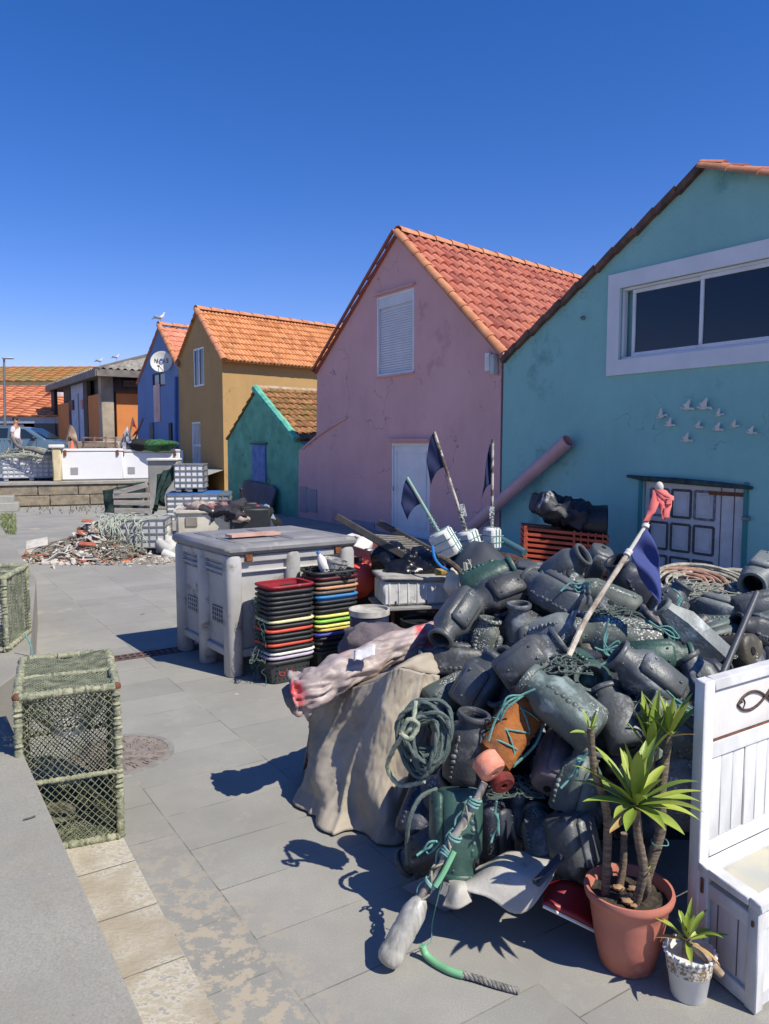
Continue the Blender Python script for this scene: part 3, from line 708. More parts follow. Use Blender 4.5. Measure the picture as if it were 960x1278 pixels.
for (px, py, s_, an, _), lab in zip(bdir, blab):
    o = wp(px, py)+NF*.03; t = thing('bird_ornament', lab, 'wall ornament', o, axis_z(NF, Z) @ Matrix.Rotation(R(an), 3, 'Z'), 'flock of bird ornaments on the teal wall')
    # local: x = right in the picture?, y up, z out
    k = .075*s_; sgn = 1
    ux = WM[t.name].to_3x3() @ Vector((1, 0, 0)); sgn = 1 if ux.dot(Vector((1, 0, 0))) > 0 else -1
    mb = MB(); mb.ball((0, 0, .005), k*.33, 10, 8, (2.2, .75, .6)); mb.ball((-sgn*k*.75, k*.12, .008), k*.2, 8, 6); mb.tube([(-sgn*k*.9, k*.12, .008), (-sgn*k*1.15, k*.08, .008)], [k*.08, .001], 6)
    mb.prism([(sgn*k*.5, -k*.1, 0), (sgn*k*1.15, -k*.28, 0), (sgn*k*1.1, k*.05, 0), (sgn*k*.5, k*.12, 0)], (0, 0, .008)); mb.build('bird_body', m_bird, t, world=False)
    mb = MB(); mb.prism([(-sgn*k*.35, 0, .01), (sgn*k*.35, 0, .01), (sgn*k*.75, k*1.25, .03), (sgn*k*.45, k*1.2, .03), (-sgn*k*.1, k*.7, .02)], (0, 0, .008))
    mb.build('wing', m_bird, t, world=False)
    mb = MB(); mb.prism([(-sgn*k*.35, -.0, .0), (sgn*k*.2, 0, 0), (-sgn*k*.15, k*.75, .0), (-sgn*k*.75, k*.62, .0)], (0, 0, .008)); mb.build('wing', m_bird, t, world=False)
# ---- green hut
hut = thing('green_hut', 'small crumbling green hut with blue wooden door and mossy tiles', 'hut', wp(285, 625))
m_green = pm('green_plaster', srgb(108, 176, 150), srgb(86, 146, 122), 2.2, .92, 1.2, 6, c3=srgb(66, 118, 94), s3=1.6, t3=.6)
hl = plan(wp(285, 625), 0); hr = plan(wp(372, 645), 0)-U*.9
hap = wp(321, 487); hle = wp(284, 549); hre = wp(373, 551)
gs('wall', [hr, Vector((hr.x, hr.y, 1.55)), hre, hap, hle, hl], SD*5, m_green, hut, [])
tile_roof('roof', hre-SD*.05+Z*.02, SD*5.1, hap-hre+Z*.05, 26, 9, t_moss, hut, amp=.035, step=.045, seed=5)
tile_roof('roof', hle-SD*.05+Z*.02, SD*5.1, hap-hle+Z*.05, 20, 7, t_moss, hut, amp=.035, step=.045, seed=6)
mb = MB(); pts_ = [hre+(hap-hre)*(i/14)-SD*.06+Z*(.05+.03*nz((i*.9, 0, 0))) for i in range(15)]; mb.tube(pts_, [.10+.03*nz((i*1.3, 4, 0)) for i in range(15)], 8); mb.build('verge_mortar', pm('verge_green', srgb(110, 190, 165), srgb(70, 150, 125), 6, .9, .8, 20), hut)
mb = MB(); pts_ = [hap+SD*(i*.5)+Z*.06 for i in range(11)]; mb.tube(pts_, [.08+.03*nz((i*1.7, 2, 0)) for i in range(11)], 8); mb.build('ridge_mortar', pm('ridge_mortar', (.45, .36, .26), (.3, .2, .12), 8, .9, .8), hut)
q = win_quad(316, 555, 333, 602); mb = MB(); mb.box(q[0]+q[1]/2+Z*q[2]/2+NF*.02, (q[1].length, .05, q[2]), frame(U), .01); mb.build('door', pm('blue_door', srgb(100, 130, 180), srgb(72, 100, 160), 5, .8, .3, 30, c3=srgb(110, 130, 170), s3=4, t3=.6), hut)
mb = MB(); mb.beam(plan(q[0], q[0].z)+NF*.03+Z*(q[2]+.03)-q[1]*.1, q[0]+q[1]*1.1+NF*.03+Z*(q[2]+.03), .06, .04); mb.build('lintel', pm('green_dark', srgb(35, 85, 75)), hut)
# ---- brown house
PB = Vector((-5.7, 27, 0))
br = plan(W(280, 600, PB), 0); bll = plan(W(225, 600, PB), 0)
m_brown = stucco('ochre_stucco', srgb(174, 140, 90), srgb(148, 118, 76), .64, .2)
bh = thing('ochre_house', 'ochre brown gabled house with orange tile roof and barred white door', 'house', br)
bap = W(247, 388, PB); bre = W(281, 449, PB); ble = W(225, 446, PB); 
wq = lambda *a: win_quad(*a, p=PB)
bw = wq(241, 436, 255, 481); bd = wq(239, 527, 251, 580)
def gsb(name, pts, dv, m, par, hq):
    gs(name, pts, dv, m, par, hq)
gs('wall', [br, plan(br, bre.z), bap, plan(bll, ble.z), bll], SD*9.5, m_brown, bh, [bw, bd])
tile_roof('roof', bre-SD*.12-(bap-bre).normalized()*.05, SD*9.8, (bap-bre)*1.06, 62, 9, t_orange, bh, amp=.042, step=.05, seed=7)
tile_roof('roof', ble-SD*.12, SD*9.8, (bap-ble)*1.02, 44, 8, t_orange, bh, amp=.03, seed=8)
caps('ridge_caps', bap-SD*.1+Z*.06, bap+SD*9.6+Z*.06, .13, .6, m_cap, bh)
caps('verge_caps', bre-SD*.06-(bap-bre).normalized()*.07, bap-SD*.06+Z*.04, .12, .5, m_cap, bh)
f = winframe(bh, bw, .07, .06, -.04, mull=(.5,)); f = winframe(bh, bd, .06, .06, -.04, glass=None, name='door')
bl, wv, h_ = lift(bd, -.05); mb = MB(); u_ = wv.normalized()
for i in range(6): mb.beam(bl+u_*wv.length*(.1+.16*i), bl+u_*wv.length*(.1+.16*i)+Z*h_, .05, .03, up=NF)
mb.box(bl+wv/2+Z*h_*.45, (wv.length, .03, .08), frame(u_)); mb.build('grille', m_frame, f)
mb = MB(); mb.box(bl+wv/2+Z*h_/2-NF*.05, (wv.length, .02, h_), frame(u_)); mb.build('pane', pm('door_glass', (.02, .03, .05)), f)
mb = MB(); mb.box(W(228, 570, PB)+NF*.03, (.35, .03, .5), frame(U)); mb.build('meter_panel', m_white, bh)
# ---- blue house
bul = plan(W(172, 600, PB), 0); bur = plan(W(226, 600, PB), 0)
m_blue = stucco('blue_stucco', srgb(104, 132, 178), srgb(88, 112, 152), .66, .2)
blh = thing('blue_house', 'narrow blue gabled house carrying a satellite dish', 'house', bul)
uap = W(200, 407, PB); ule = W(172, 479, PB); ure = W(225, 458, PB)
uw = wq(190, 467, 206, 481)
gs('wall', [bur, plan(bur, ure.z), uap, ule, bul], SD*8, m_blue, blh, [uw])
tile_roof('roof', ure-SD*.1, SD*8.2, uap-ure, 30, 8, t_pink, blh, seed=9)
tile_roof('roof', ule-SD*.1, SD*8.2, uap-ule, 30, 8, t_pink, blh, seed=10)
caps('ridge_caps', uap-SD*.1+Z*.05, uap+SD*8+Z*.05, .13, .6, m_cap, blh); caps('verge_caps', ure-SD*.06, uap-SD*.06+Z*.02, .12, .5, m_cap, blh)
f = winframe(blh, uw, .06, .05, -.05, mull=(.5,), fm=pm('dark_frame', (.06, .05, .05)))
ba = wq(192, 481, 201, 526); mb = MB(); mb.box(ba[0]+ba[1]/2+Z*ba[2]/2+NF*.02, (ba[1].length, .02, ba[2]), frame(U)); o = mb.build('banner', pm('faded_banner', srgb(215, 190, 185), srgb(180, 120, 110), .8, .7, 0), None); tag(o, 'narrow faded pink banner hanging below the blue house window', 'banner')
for x0, x1, y0, c_ in ((188, 193, 528, (.1, .1, .1)), (212, 216, 528, (.012, .015, .03))):
    q = wq(x0, y0, x1, 560); mb = MB(); mb.box(q[0]+q[1]/2+Z*q[2]/2+NF*.03, (q[1].length, .06, q[2]), frame(U)); mb.build('downpipe' if x0 > 200 else 'door', pm('blue_house_%d' % x0, c_), blh)
mb = MB(); mb.tube([W(222, 470, PB)+NF*.08, W(222, 575, PB)+NF*.08], .06, 8); mb.build('downpipe', pm('blue_pipe', srgb(60, 100, 165)), blh)
# satellite dish
dc = W(213, 453, PB)+NF*.35; t = thing('satellite_dish', 'round white satellite dish on the blue house wall', 'satellite dish', dc)
ax = (Vector((.05, -1, .25))).normalized(); Md = axis_z(ax, Z)
prof = [(.0001, .0)]+[(r_*.43, .12*(r_*r_)) for r_ in (.2, .4, .6, .8, 1.0)]+[(.44, .12), (.43, .11)]+[(r_*.43, .12*r_*r_-.02) for r_ in (.8, .5, .2)]+[(.0001, -.02)]
mb = MB(); mb.lathe(prof, 40, dc, Md); mb.build('dish', pm('dish_white', (.62, .62, .58), (.55, .55, .5), 3, .5, .02), t)
ml_ = pm('dish_letters', (.03, .03, .05))
for s_, x in (('N', -.22), ('S', .22)):
    vs, fs = text_mesh(s_, .26, .006); mb = MB(); mb.add([dc+Md@Vector((v.x*.9+x, v.y+.05, v.z+.06)) for v in vs], fs); mb.build('letter', ml_, t, smooth=False)
mb = MB(); pts_ = [dc+Md@Vector((.085*math.cos(a_), .05+.085*math.sin(a_), .045)) for a_ in [i*2*math.pi/20 for i in range(21)]]; mb.tube(pts_, .018, 6); mb.build('letter', pm('dish_blue', (.03, .12, .4)), t)
mb = MB(); mb.tube([dc+Md@Vector((-.1, -.4, .1)), dc+Md@Vector((-.04, -.3, .42))], .012, 6); mb.tube([dc+Md@Vector((.1, -.4, .1)), dc+Md@Vector((-.02, -.3, .42))], .012, 6); mb.box(dc+Md@Vector((-.03, -.3, .43)), (.08, .06, .06)); mb.build('feed_arm', pm('arm_dark', (.05, .05, .05)), t)
mb = MB(); mb.tube([dc-ax*.02, dc-NF*.33-Z*.02], .025, 8); mb.tube([dc-NF*.33-Z*.02-U*.0, dc-NF*.34-Z*.25], .025, 8); mb.build('bracket', m_metal, t)
# ---- orange market building with corrugated roof
KC = Vector((-14.35, 40, 0)); ZG = 1.02
def K(px, py, u=U, p=KC): return W(px, py, p, u)
mbld = thing('market_building', 'orange walled market building under a grey corrugated roof', 'building', plan(KC, ZG))
m_or = stucco('orange_stucco', srgb(205, 128, 70), srgb(184, 110, 58), .66, .2)
m_beam = pm('dark_concrete', srgb(92, 84, 76), srgb(66, 60, 56), 2, .9, .3, 12)
zt = A(138, 462, 40).z; zo = K(140, 489).z; zb = K(140, 543).z
LA, LB = 12.0, 9.0
mb = MB(); mb.box(plan(KC, (ZG+zt)/2)+U*LA/2+V*LB/2+Z*(zo-ZG)/2*0, (LA-.3, LB-.3, zt-ZG), frame(U)); mb.build('core', pm('inner_wall', srgb(100, 96, 92), srgb(75, 70, 66), 1), mbld)
mb = MB(); mb.box(plan(KC, (ZG+zt)/2), (.62, .62, zt-ZG), frame(U), .03); mb.build('pillar', pm('stone_pillar', srgb(172, 158, 138), srgb(135, 124, 108), 1.2, .9, .4), mbld)
# orange panels left face (U) and right face (V)
def lpan(x0, x1, z0, z1, m, n, off=.12):
    a_ = K(x0, 500, U); b_ = K(x1, 500, U); c = (a_+b_)/2; mb = MB(); mb.box(plan(c, (z0+z1)/2)-V*off, (abs((a_-b_).dot(U)), .2, z1-z0), frame(U)); return mb.build(n, m, mbld)
def rpan(x0, x1, z0, z1, m, n, off=.12):
    a_ = K(x0, 500, V); b_ = K(x1, 500, V); c = (a_+b_)/2; mb = MB(); mb.box(plan(c, (z0+z1)/2)-U*off, (abs((a_-b_).dot(V)), .2, z1-z0), frame(V)); return mb.build(n, m, mbld)
lpan(115, 134, ZG, zo, m_or, 'orange_wall'); lpan(75, 91, ZG, zo-.1, m_or, 'orange_wall')
lpan(91, 93, ZG, zt, m_beam, 'post', .16); lpan(110, 115, ZG, zt, m_beam, 'post', .16); lpan(84, 90, zo, zt, m_beam, 'post', .1)
lpan(93, 110, ZG, K(100, 478).z, pm('grey_door', srgb(165, 180, 205), srgb(140, 155, 180), 2, .6, .05), 'door', .1)
lpan(102, 103, ZG, K(100, 492).z, pm('door_seam', (.2, .25, .3)), 'door_seam', .14)
lpan(72, 76, ZG, K(74, 483).z, pm('black_post', (.02, .02, .02)), 'post', .3)
lpan(94, 97, K(95, 512).z, K(95, 500).z, pm('poster_brown', (.12, .06, .05)), 'poster', .2)
lpan(107, 110, K(95, 512).z, K(95, 502).z, pm('poster_pink', (.5, .25, .25)), 'poster', .2)
rpan(144, 176, ZG, zo, m_or, 'orange_wall'); rpan(144, 176, zo, zo+.12, pm('orange_dark', srgb(120, 60, 25)), 'sill_band', .16)
rpan(153, 176, zo+.35, zo+1.1, m_glass, 'window', .1); rpan(144, 176, zt-.35, zt, m_beam, 'beam', .2); lpan(78, 134, zt-.35, zt, m_beam, 'beam', .2)
rpan(140, 176, ZG, K(140, 545).z, pm('plinth', srgb(150, 140, 125)), 'plinth', .25)
# hip roof, corrugated
e_n = A(120, 459, 38.6); ze = e_n.z; rise = 1.9
ec = plan(e_n, ze); eL = ec+U*(LA+2); eR = ec+V*(LB+3)
m_cor = pm('fibre_cement', srgb(165, 160, 150), srgb(120, 116, 108), 1.6, .9, .3, 20, c3=srgb(105, 100, 85), s3=2, t3=.56)
rp0 = ec+(V*(LB+3)/2+U*(LB+3)/2)+Z*rise; rp1 = ec+U*(LA+2-(LB+3)/2)+V*(LB+3)/2+Z*rise
eF = ec+U*(LA+2)+V*(LB+3)
mb = MB()
def corr(a0, a1, b0, b1, n=34):
    nrm = (a1-a0).cross(b0-a0).normalized(); nrm = nrm if nrm.z > 0 else -nrm; vs = []
    K_ = n*4
    for i in range(K_+1):
        t_ = i/K_; h_ = math.cos(i*math.pi/2)*.06
        vs.append(a0.lerp(a1, t_)+nrm*h_); vs.append(b0.lerp(b1, t_)+nrm*h_)
    mb.add(vs, [(2*i, 2*i+2, 2*i+3, 2*i+1) for i in range(K_)])
corr(ec, eR, rp0, rp0+V*.01); corr(ec, eL, rp0, rp1); corr(eL, eF, rp1, rp1+V*.01); corr(eR, eF, rp0, rp1)
mb.build('roof', m_cor, mbld, ang=80)
mb = MB()
for a_, b_ in ((ec, eR), (ec, eL), (eL, eF), (eR, eF)): mb.beam(a_-Z*.22, b_-Z*.22, .12, .34)
mb.beam(ec-Z*.02, rp0+Z*.08, .35, .1); mb.build('fascia', pm('fascia', srgb(125, 118, 110), srgb(95, 90, 84), 2), mbld)
mb = MB(); mb.prism([p-Z*.3 for p in (ec, eR, eF, eL)], (0, 0, .04)); mb.build('soffit', pm('soffit', (.12, .11, .1)), mbld)
# ---- far houses
def longhouse(label, name, x0, x1, Yd, zwall, zr, depth, mw_, mr_, sl=0.0, fn=None):
    o = thing(name, label, 'house', (x0, Yd, ZG)); d = Vector((1, sl, 0)).normalized(); n = Vector((-d.y, d.x, 0)); a_ = Vector((x0, Yd, 0)); ln = (x1-x0)/d.x
    mb = MB(); mb.box(a_+d*ln/2+n*depth/2+Z*(ZG+zwall)/2, (ln, depth, zwall-ZG), frame(d)); mb.build('wall', mw_, o)
    s = n*(depth/2+.3)+Z*(zr-zwall)
    cols = int(ln/.9)
    tile_roof('roof', a_-n*.3+Z*zwall, d*ln, s, min(cols, 60), 9, mr_, o, amp=.06, step=.07, seed=21)
    tile_roof('roof', a_+n*(depth+.3)+Z*zwall, d*ln, n*(-depth/2-.3)+Z*(zr-zwall), min(cols, 60), 9, mr_, o, amp=.06, step=.07, seed=22)
    return o, a_, d, n
t_far = tile_mat('tiles_far', srgb(186, 114, 74), srgb(166, 98, 64), srgb(196, 130, 90), mt=.7)
t_mossy = tile_mat('tiles_mossy', srgb(170, 118, 66), srgb(155, 108, 62), srgb(165, 112, 56), moss=(.28, .19, .06), mt=.45, ms=.4)
z1 = A(30, 540, 50).z
o, a_, d, n = longhouse('long low white house with orange tiled roof behind the parked car', 'white_house', -45, -17.2, 50, A(30, 520, 50).z, A(30, 495, 54).z, 8, pm('far_white', (.7, .7, .7), (.62, .62, .62), 1), t_far)
mb = MB(); mb.box(A(22, 525, 49.95)+Vector((-6, 0, 0)), (40, .1, .5)); 
q = A(53, 534, 49.93); mb = MB(); mb.box(q, (2.4, .1, 1.0)); mb.build('window', pm('far_window', (.08, .09, .1)), o)
q = A(12, 530, 49.93); mb = MB(); mb.box(q, (3.2, .1, .8)); mb.build('window', pm('far_window', (.08, .09, .1)), o)
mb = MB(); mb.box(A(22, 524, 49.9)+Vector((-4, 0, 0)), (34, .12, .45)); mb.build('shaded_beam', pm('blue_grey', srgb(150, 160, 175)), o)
longhouse('house with plain orange tiled roof rising behind the white house', 'orange_roofed_house', -62, -20.5, 62, A(30, 502, 62).z, A(30, 481, 66).z, 9, pm('far_white', (.7, .7, .7)), t_far)
longhouse('farthest cream house with a mossy yellow brown roof', 'cream_house', -90, -24, 84, A(30, 477, 84).z, A(30, 458, 89).z, 11, pm('far_cream', srgb(215, 195, 150), srgb(195, 172, 125), 1), t_mossy, sl=-.02)
sg = thing('white_gable_shed', 'small white gabled shed beside the black post of the market building', 'shed', A(64, 500, 58))
mb = MB(); a_ = A(52, 499, 58); b_ = A(76, 499, 58); c_ = A(76, 481, 58); mb.prism([plan(a_, ZG), plan(b_, ZG), b_, c_+Z*0, c_.lerp(a_, .0), a_], (0, 5, 0)); mb.build('wall', pm('shed_white', srgb(205, 205, 215)), sg)
mb = MB(); mb.beam(a_+Z*.05-Vector((.2, 0, .1)), c_+Z*.05, .3, .1); mb.build('roof_edge', pm('shed_edge', srgb(140, 80, 60)), sg)
# horizon filler: a low far row of roofs is enough on the left; everything else is hidden by the sheds
# ---- street lamp
lb = A(5, 500, 44); t = thing('street_lamp', 'tall grey street lamp with flat head above the far roofs', 'street lamp', plan(lb, ZG))
lt = A(5, 447, 44); mb = MB(); mb.tube([plan(lb, ZG), plan(lb, 3), lt], [.11, .08, .06], 10); mb.build('pole', m_metal, t)
mb = MB(); mb.box(lt+Vector((.22, 0, .0)), (.62, .3, .1), None, .04); mb.build('lamp_head', pm('lamp_head', (.45, .46, .47)), t)
# ---- parked car behind the person
car = thing('parked_car', 'blue grey station wagon parked beyond the man in white', 'car', (-13.2, 31, .98))
CX = A(92, 553, 31).x
def cs(x, z): return Vector((CX-x, 31, .98+z))   # x metres back from the nose
mcar = pm('car_paint', srgb(110, 138, 155), srgb(96, 124, 142), 1, .25, 0, metal=.4, coat=.6)
low = [(0, .35), (0.02, .62), (.18, .78), (1.1, .93), (1.25, .95), (4.3, .98), (4.75, .92), (4.82, .6), (4.78, .32)]
for side in (0,):
    mb = MB(); n_ = len(low)
    for j, (yy, ins) in enumerate(((0, .06), (.05, 0), (1.75, 0), (1.8, .06))):
        pass
    poly = [cs(x, z)+Vector((0, 0, 0)) for x, z in low]; mb.prism(poly, (0, 1.78, 0)); b_ = mb.build('body', mcar, car); md = b_.modifiers.new('b', 'BEVEL'); md.width = .07; md.segments = 3
cab = [(1.15, .93), (1.95, 1.40), (2.4, 1.47), (4.2, 1.45), (4.65, .98)]
mb = MB(); lo_ = [cs(x, z)+Vector((0, .08, 0)) for x, z in cab]; hi_ = [cs(x, z)+Vector((0, 1.70, 0)) for x, z in cab]
for k in range(1, 4): lo_[k].y += .14; hi_[k].y -= .14
n_ = 5; mb.add(lo_+hi_, [tuple(range(n_)), tuple(range(2*n_-1, n_-1, -1))]+[(i, (i+1) % n_, n_+(i+1) % n_, n_+i) for i in range(n_)]); cb = mb.build('cabin', mcar, car); md = cb.modifiers.new('b', 'BEVEL'); md.width = .05; md.segments = 2
mg_ = pm('car_glass', (.02, .035, .05), None, 2, .08, 0)
def ywin(xz): return 31+.075+.14*max(0, min(1, (xz[1]-.95)/.5))
for wn_p in ([(1.5, 1.0), (2.05, 1.36), (2.6, 1.4), (2.6, 1.0)], [(2.7, 1.0), (2.7, 1.4), (3.5, 1.4), (3.5, 1.0)], [(3.6, 1.0), (3.6, 1.4), (4.15, 1.38), (4.35, 1.02)]):
    mb = MB(); mb.prism([Vector((CX-x, ywin((x, z))-.012, .98+z)) for x, z in wn_p], (0, .01, 0)); mb.build('side_window', mg_, car)
mb = MB(); wsp = [cs(1.2, .97)+Vector((0, .25, 0)), cs(1.2, .97)+Vector((0, 1.53, 0)), cs(1.9, 1.39)+Vector((0, 1.42, 0)), cs(1.9, 1.39)+Vector((0, .36, 0))]; mb.prism([p+Vector((.03, 0, .02)) for p in wsp], (.01, 0, .01)); mb.build('windscreen', mg_, car)
for x in (.85, 3.95):
    for y in (.08, 1.7):
        mb = MB(); mb.lathe([(.2, -.1), (.31, -.1), (.33, -.06), (.33, .06), (.31, .1), (.2, .1)], 24, cs(x, .33)+Vector((0, y, 0)), axis_z((0, 1, 0), Z)); wh = mb.build('wheel', pm('tyre', (.02, .02, .02)), car)
        mb = MB(); mb.lathe([(.05, -.02), (.2, -.1), (.21, .1), (.05, .08)], 12, cs(x, .33)+Vector((0, y, 0)), axis_z((0, 1, 0), Z)); mb.build('rim', m_metal, wh)
mb = MB(); mb.beam(cs(2.1, 1.50)+Vector((0, .28, 0)), cs(4.3, 1.5)+Vector((0, .28, 0)), .04, .04); mb.build('roof_rail', m_metal, car)
mb = MB(); mb.box(cs(1.6, 1.0)+Vector((0, -.08, 0)), (.2, .16, .13), None, .04); mb.build('wing_mirror', m_dark, car)
mb = MB(); mb.box(cs(.15, .68)+Vector((0, .05, 0)), (.35, .1, .12), None, .03); mb.build('headlight', m_white, car)
mb = MB()
for x in (2.65, 3.55, 1.5): mb.beam(cs(x, .4)+Vector((0, -.002, 0)), cs(x, .95)+Vector((0, -.002, 0)), .012, .006, up=(0, 1, 0))
mb.build('door_seams', m_dark, car)
# a second, paler car roof beyond
car2 = thing('parked_car', 'pale silver car parked behind the blue grey station wagon', 'car', (-15, 37, 1.0))
cx2 = A(73, 553, 37).x; cs2 = lambda x, z: Vector((cx2-x, 37, 1.0+z))
mb = MB(); mb.prism([cs2(x, z) for x, z in ((0, .35), (0, .75), (1, .95), (1.9, 1.5), (3.9, 1.5), (4.4, .95), (4.4, .35))], (0, 1.7, 0)); b_ = mb.build('body', pm('silver_paint', (.5, .5, .5), None, 1, .3, 0, metal=.5), car2); md = b_.modifiers.new('b', 'BEVEL'); md.width = .08; md.segments = 3
mb = MB(); mb.prism([cs2(x, z)+Vector((0, -.01, 0)) for x, z in ((1.35, 1.0), (1.95, 1.42), (3.8, 1.42), (4.1, 1.0))], (0, .02, 0)); mb.build('side_window', mg_, car2)
for x in (.8, 3.6):
    mb = MB(); mb.lathe([(.2, -.1), (.32, -.08), (.32, .08), (.2, .1)], 20, cs2(x, .32)+Vector((0, .05, 0)), axis_z((0, 1, 0), Z)); mb.build('wheel', pm('tyre', (.02, .02, .02)), car2)
# ---- man
def skin_fig(name, verts, edges, radii, m, parent, sub=2, root=0):
    me = bpy.data.meshes.new(name); me.from_pydata([tuple(v) for v in verts], edges, []); o = bpy.data.objects.new(name, me); COL.objects.link(o); me.materials.append(m)
    md = o.modifiers.new('skin', 'SKIN'); md.use_smooth_shade = True
    for i, r_ in enumerate(radii): me.skin_vertices[0].data[i].radius = (r_ if isinstance(r_, tuple) else (r_, r_))
    me.skin_vertices[0].data[root].use_root = True
    s = o.modifiers.new('s', 'SUBSURF'); s.levels = sub; s.render_levels = sub
    o.parent = parent; return o
mz = .93; my = 27.2; mx = A(20, 553, my).x
man = thing('person', 'man in white t-shirt and dark cap, seen in profile by the railing', 'person', (mx, my, mz))
sk = pm('skin', srgb(190, 135, 105), srgb(175, 120, 92), 10, .6, .05)
vv = [(0, 0, .95), (0, 0, 1.15), (0, 0, 1.40), (.01, 0, 1.50), (.03, 0, 1.59), (.035, 0, 1.67), (0, -.18, 1.38), (-.03, -.23, 1.12), (.06, -.24, .88), (.1, -.24, .8), (0, .18, 1.38), (0, .23, 1.12), (.05, .24, .88), (.09, .24, .8), (0, -.09, .9), (.02, -.1, .48), (-.02, -.1, .08), (.12, -.1, .03), (0, .09, .9), (-.06, .1, .48), (-.14, .1, .1), (-.02, .1, .04)]
ee = [(0, 1), (1, 2), (2, 3), (3, 4), (4, 5), (2, 6), (6, 7), (7, 8), (8, 9), (2, 10), (10, 11), (11, 12), (12, 13), (0, 14), (14, 15), (15, 16), (16, 17), (0, 18), (18, 19), (19, 20), (20, 21)]
rr_ = [(.13, .15), (.12, .14), (.12, .16), .055, (.1, .08), (.09, .075), .055, .042, .03, .035, .055, .042, .03, .035, .09, .06, .045, .035, .09, .06, .045, .035]
skin_fig('body', vv, ee, rr_, sk, man)
skin_fig('t_shirt', [(0, 0, .9), (0, 0, 1.15), (0, 0, 1.42), (0, -.19, 1.385), (-.02, -.22, 1.2), (0, .19, 1.385), (0, .22, 1.2)], [(0, 1), (1, 2), (2, 3), (3, 4), (2, 5), (5, 6)], [(.155, .18), (.145, .17), (.13, .17), .075, .07, .075, .07], pm('shirt_white', (.75, .75, .76), (.68, .68, .7), 6, .85, .1), man)
skin_fig('trousers', [(0, 0, .93), (0, -.09, .85), (.02, -.1, .48), (-.02, -.1, .12), (0, .09, .85), (-.06, .1, .48), (-.14, .1, .14)], [(0, 1), (1, 2), (2, 3), (0, 4), (4, 5), (5, 6)], [(.15, .17), .105, .08, .065, .105, .08, .065], pm('trousers_grey', (.15, .16, .18)), man)
mb = MB(); mb.ball((.015, 0, 1.69), .105, 16, 10, (1.05, .9, .85)); mb.build('hair', pm('hair_dark', (.02, .015, .012), None, 30), man, world=False)
mb = MB(); mb.ball((.13, 0, 1.655), .02, 8, 6); mb.ball((.03, -.085, 1.66), .022, 8, 6, (1, .5, 1.3)); mb.build('nose_and_ear', sk, man, world=False)
# ---- railing by the man
t = thing('metal_railing', 'short blue grey metal railing in front of the man at the left edge', 'railing', A(10, 565, 24.5))
ra = A(-15, 548, 24.5); rb = A(24, 548, 24.5); mb = MB(); mb.beam(ra, rb, .05, .05); mb.beam(plan(ra, .9), plan(rb, .9), .05, .05)
for i in range(9): p = ra.lerp(rb, i/8); mb.beam(p, plan(p, .75), .045, .03)
mb.build('rails', pm('rail_blue', srgb(105, 130, 150)), t)
# ---- gulls
def gull(px, py, Y, lab, flip=1, pos=None, s=1):
    o = pos if pos is not None else A(px, py, Y); t = thing('seagull', lab, 'seagull', o, None, 'gulls resting on the roofs')
    f = flip; wv_ = pm('gull_white', (.75, .75, .74), (.7, .7, .7), 10, .7, .05); gy = pm('gull_grey', (.3, .31, .33), (.25, .26, .28), 10, .7, .05)
    X = lambda a, b, c: (a*f*s, b*s, c*s)
    def sk_(name, vs, rr, m): return skin_fig(name, [X(*v) for v in vs], [(i, i+1) for i in range(len(vs)-1)], [tuple(q*s for q in r_) for r_ in rr], m, t, 2, 0)
    sk_('body', [(0, 0, .2), (.09, 0, .24), (.14, 0, .32), (.17, 0, .39), (.21, 0, .4)], [(.085, .09), (.075, .075), (.04, .04), (.042, .042), (.03, .03)], wv_)
    mb = MB(); mb.tube([X(.21, 0, .4), X(.28, 0, .385)], [.014*s, .005*s], 6); mb.build('beak', pm('beak_yellow', (.6, .4, .05)), t, world=False)
    for sy in (-1, 1):
        mb = MB(); mb.ball(X(-.09, sy*.065, .22), .13*s, 12, 8, (1.35, .25, .45), 0, Matrix.Rotation(f*R(12), 3, 'Y')); mb.build('wing', gy, t, world=False)
        mb = MB(); mb.tube([X(.0, sy*.03, .13), X(.01, sy*.035, .005)], .008*s, 6); mb.box(X(.03, sy*.035, .006), (.06*s, .04*s, .008*s)); mb.build('leg', pm('leg_pink', (.5, .25, .2)), t, world=False)
    mb = MB(); mb.prism([X(-.1, -.03, .2), X(-.1, .03, .2), X(-.36, .03, .15), X(-.36, -.03, .15)], (0, 0, .02)); mb.build('tail', gy, t, world=False)
    return t
gull(0, 0, 0, 'seagull standing on the peak of the blue house', 1, uap+Z*.14)
rl = lambda t_: ec.lerp(rp0, t_)+Z*.13
gull(0, 0, 0, 'seagull on the grey corrugated roof ridge, left of the pair', 1, rl(.04), .8)
gull(0, 0, 0, 'seagull on the grey corrugated roof ridge, right of the pair', 1, rl(.22), .8)
# ------------------------------------------------------------------ freezers on the raised ground
FY = Vector((A(72, 600, 22.4).x, 22.4, .70))
def freezer(x0, x1, ytop, lab, m, lidc, Yv):
    a_ = A(x0, 600, Yv); b_ = A(x1, 600, Yv); d = wu; ln = (b_.x-a_.x)/d.x; h_ = A(x0, ytop, Yv).z-.70
    M = frame(d); o = plan(a_, .70); t = thing('chest_freezer', lab, 'freezer', o, M)
    mb = MB(); mb.box((ln/2, .35, h_*.46), (ln, .7, h_*.9), None, .03); mb.build('cabinet', m, t, world=False)
    mb = MB(); mb.box((ln/2, .35, h_*.955), (ln+.03, .74, h_*.09), None, .02); mb.build('lid', lidc, t, world=False)
    mb = MB()
    for x in (.12, ln-.15): mb.box((x, -.03, h_*.87), (.07, .05, .16), None, .01)
    mb.build('hinge', m_rust, t, world=False)
    mb = MB(); mb.box((.35, -.005, h_*.3), (.2, .02, .2)); mb.build('label_plate', pm('plate_grey', (.3, .3, .32)), t, world=False)
    return t
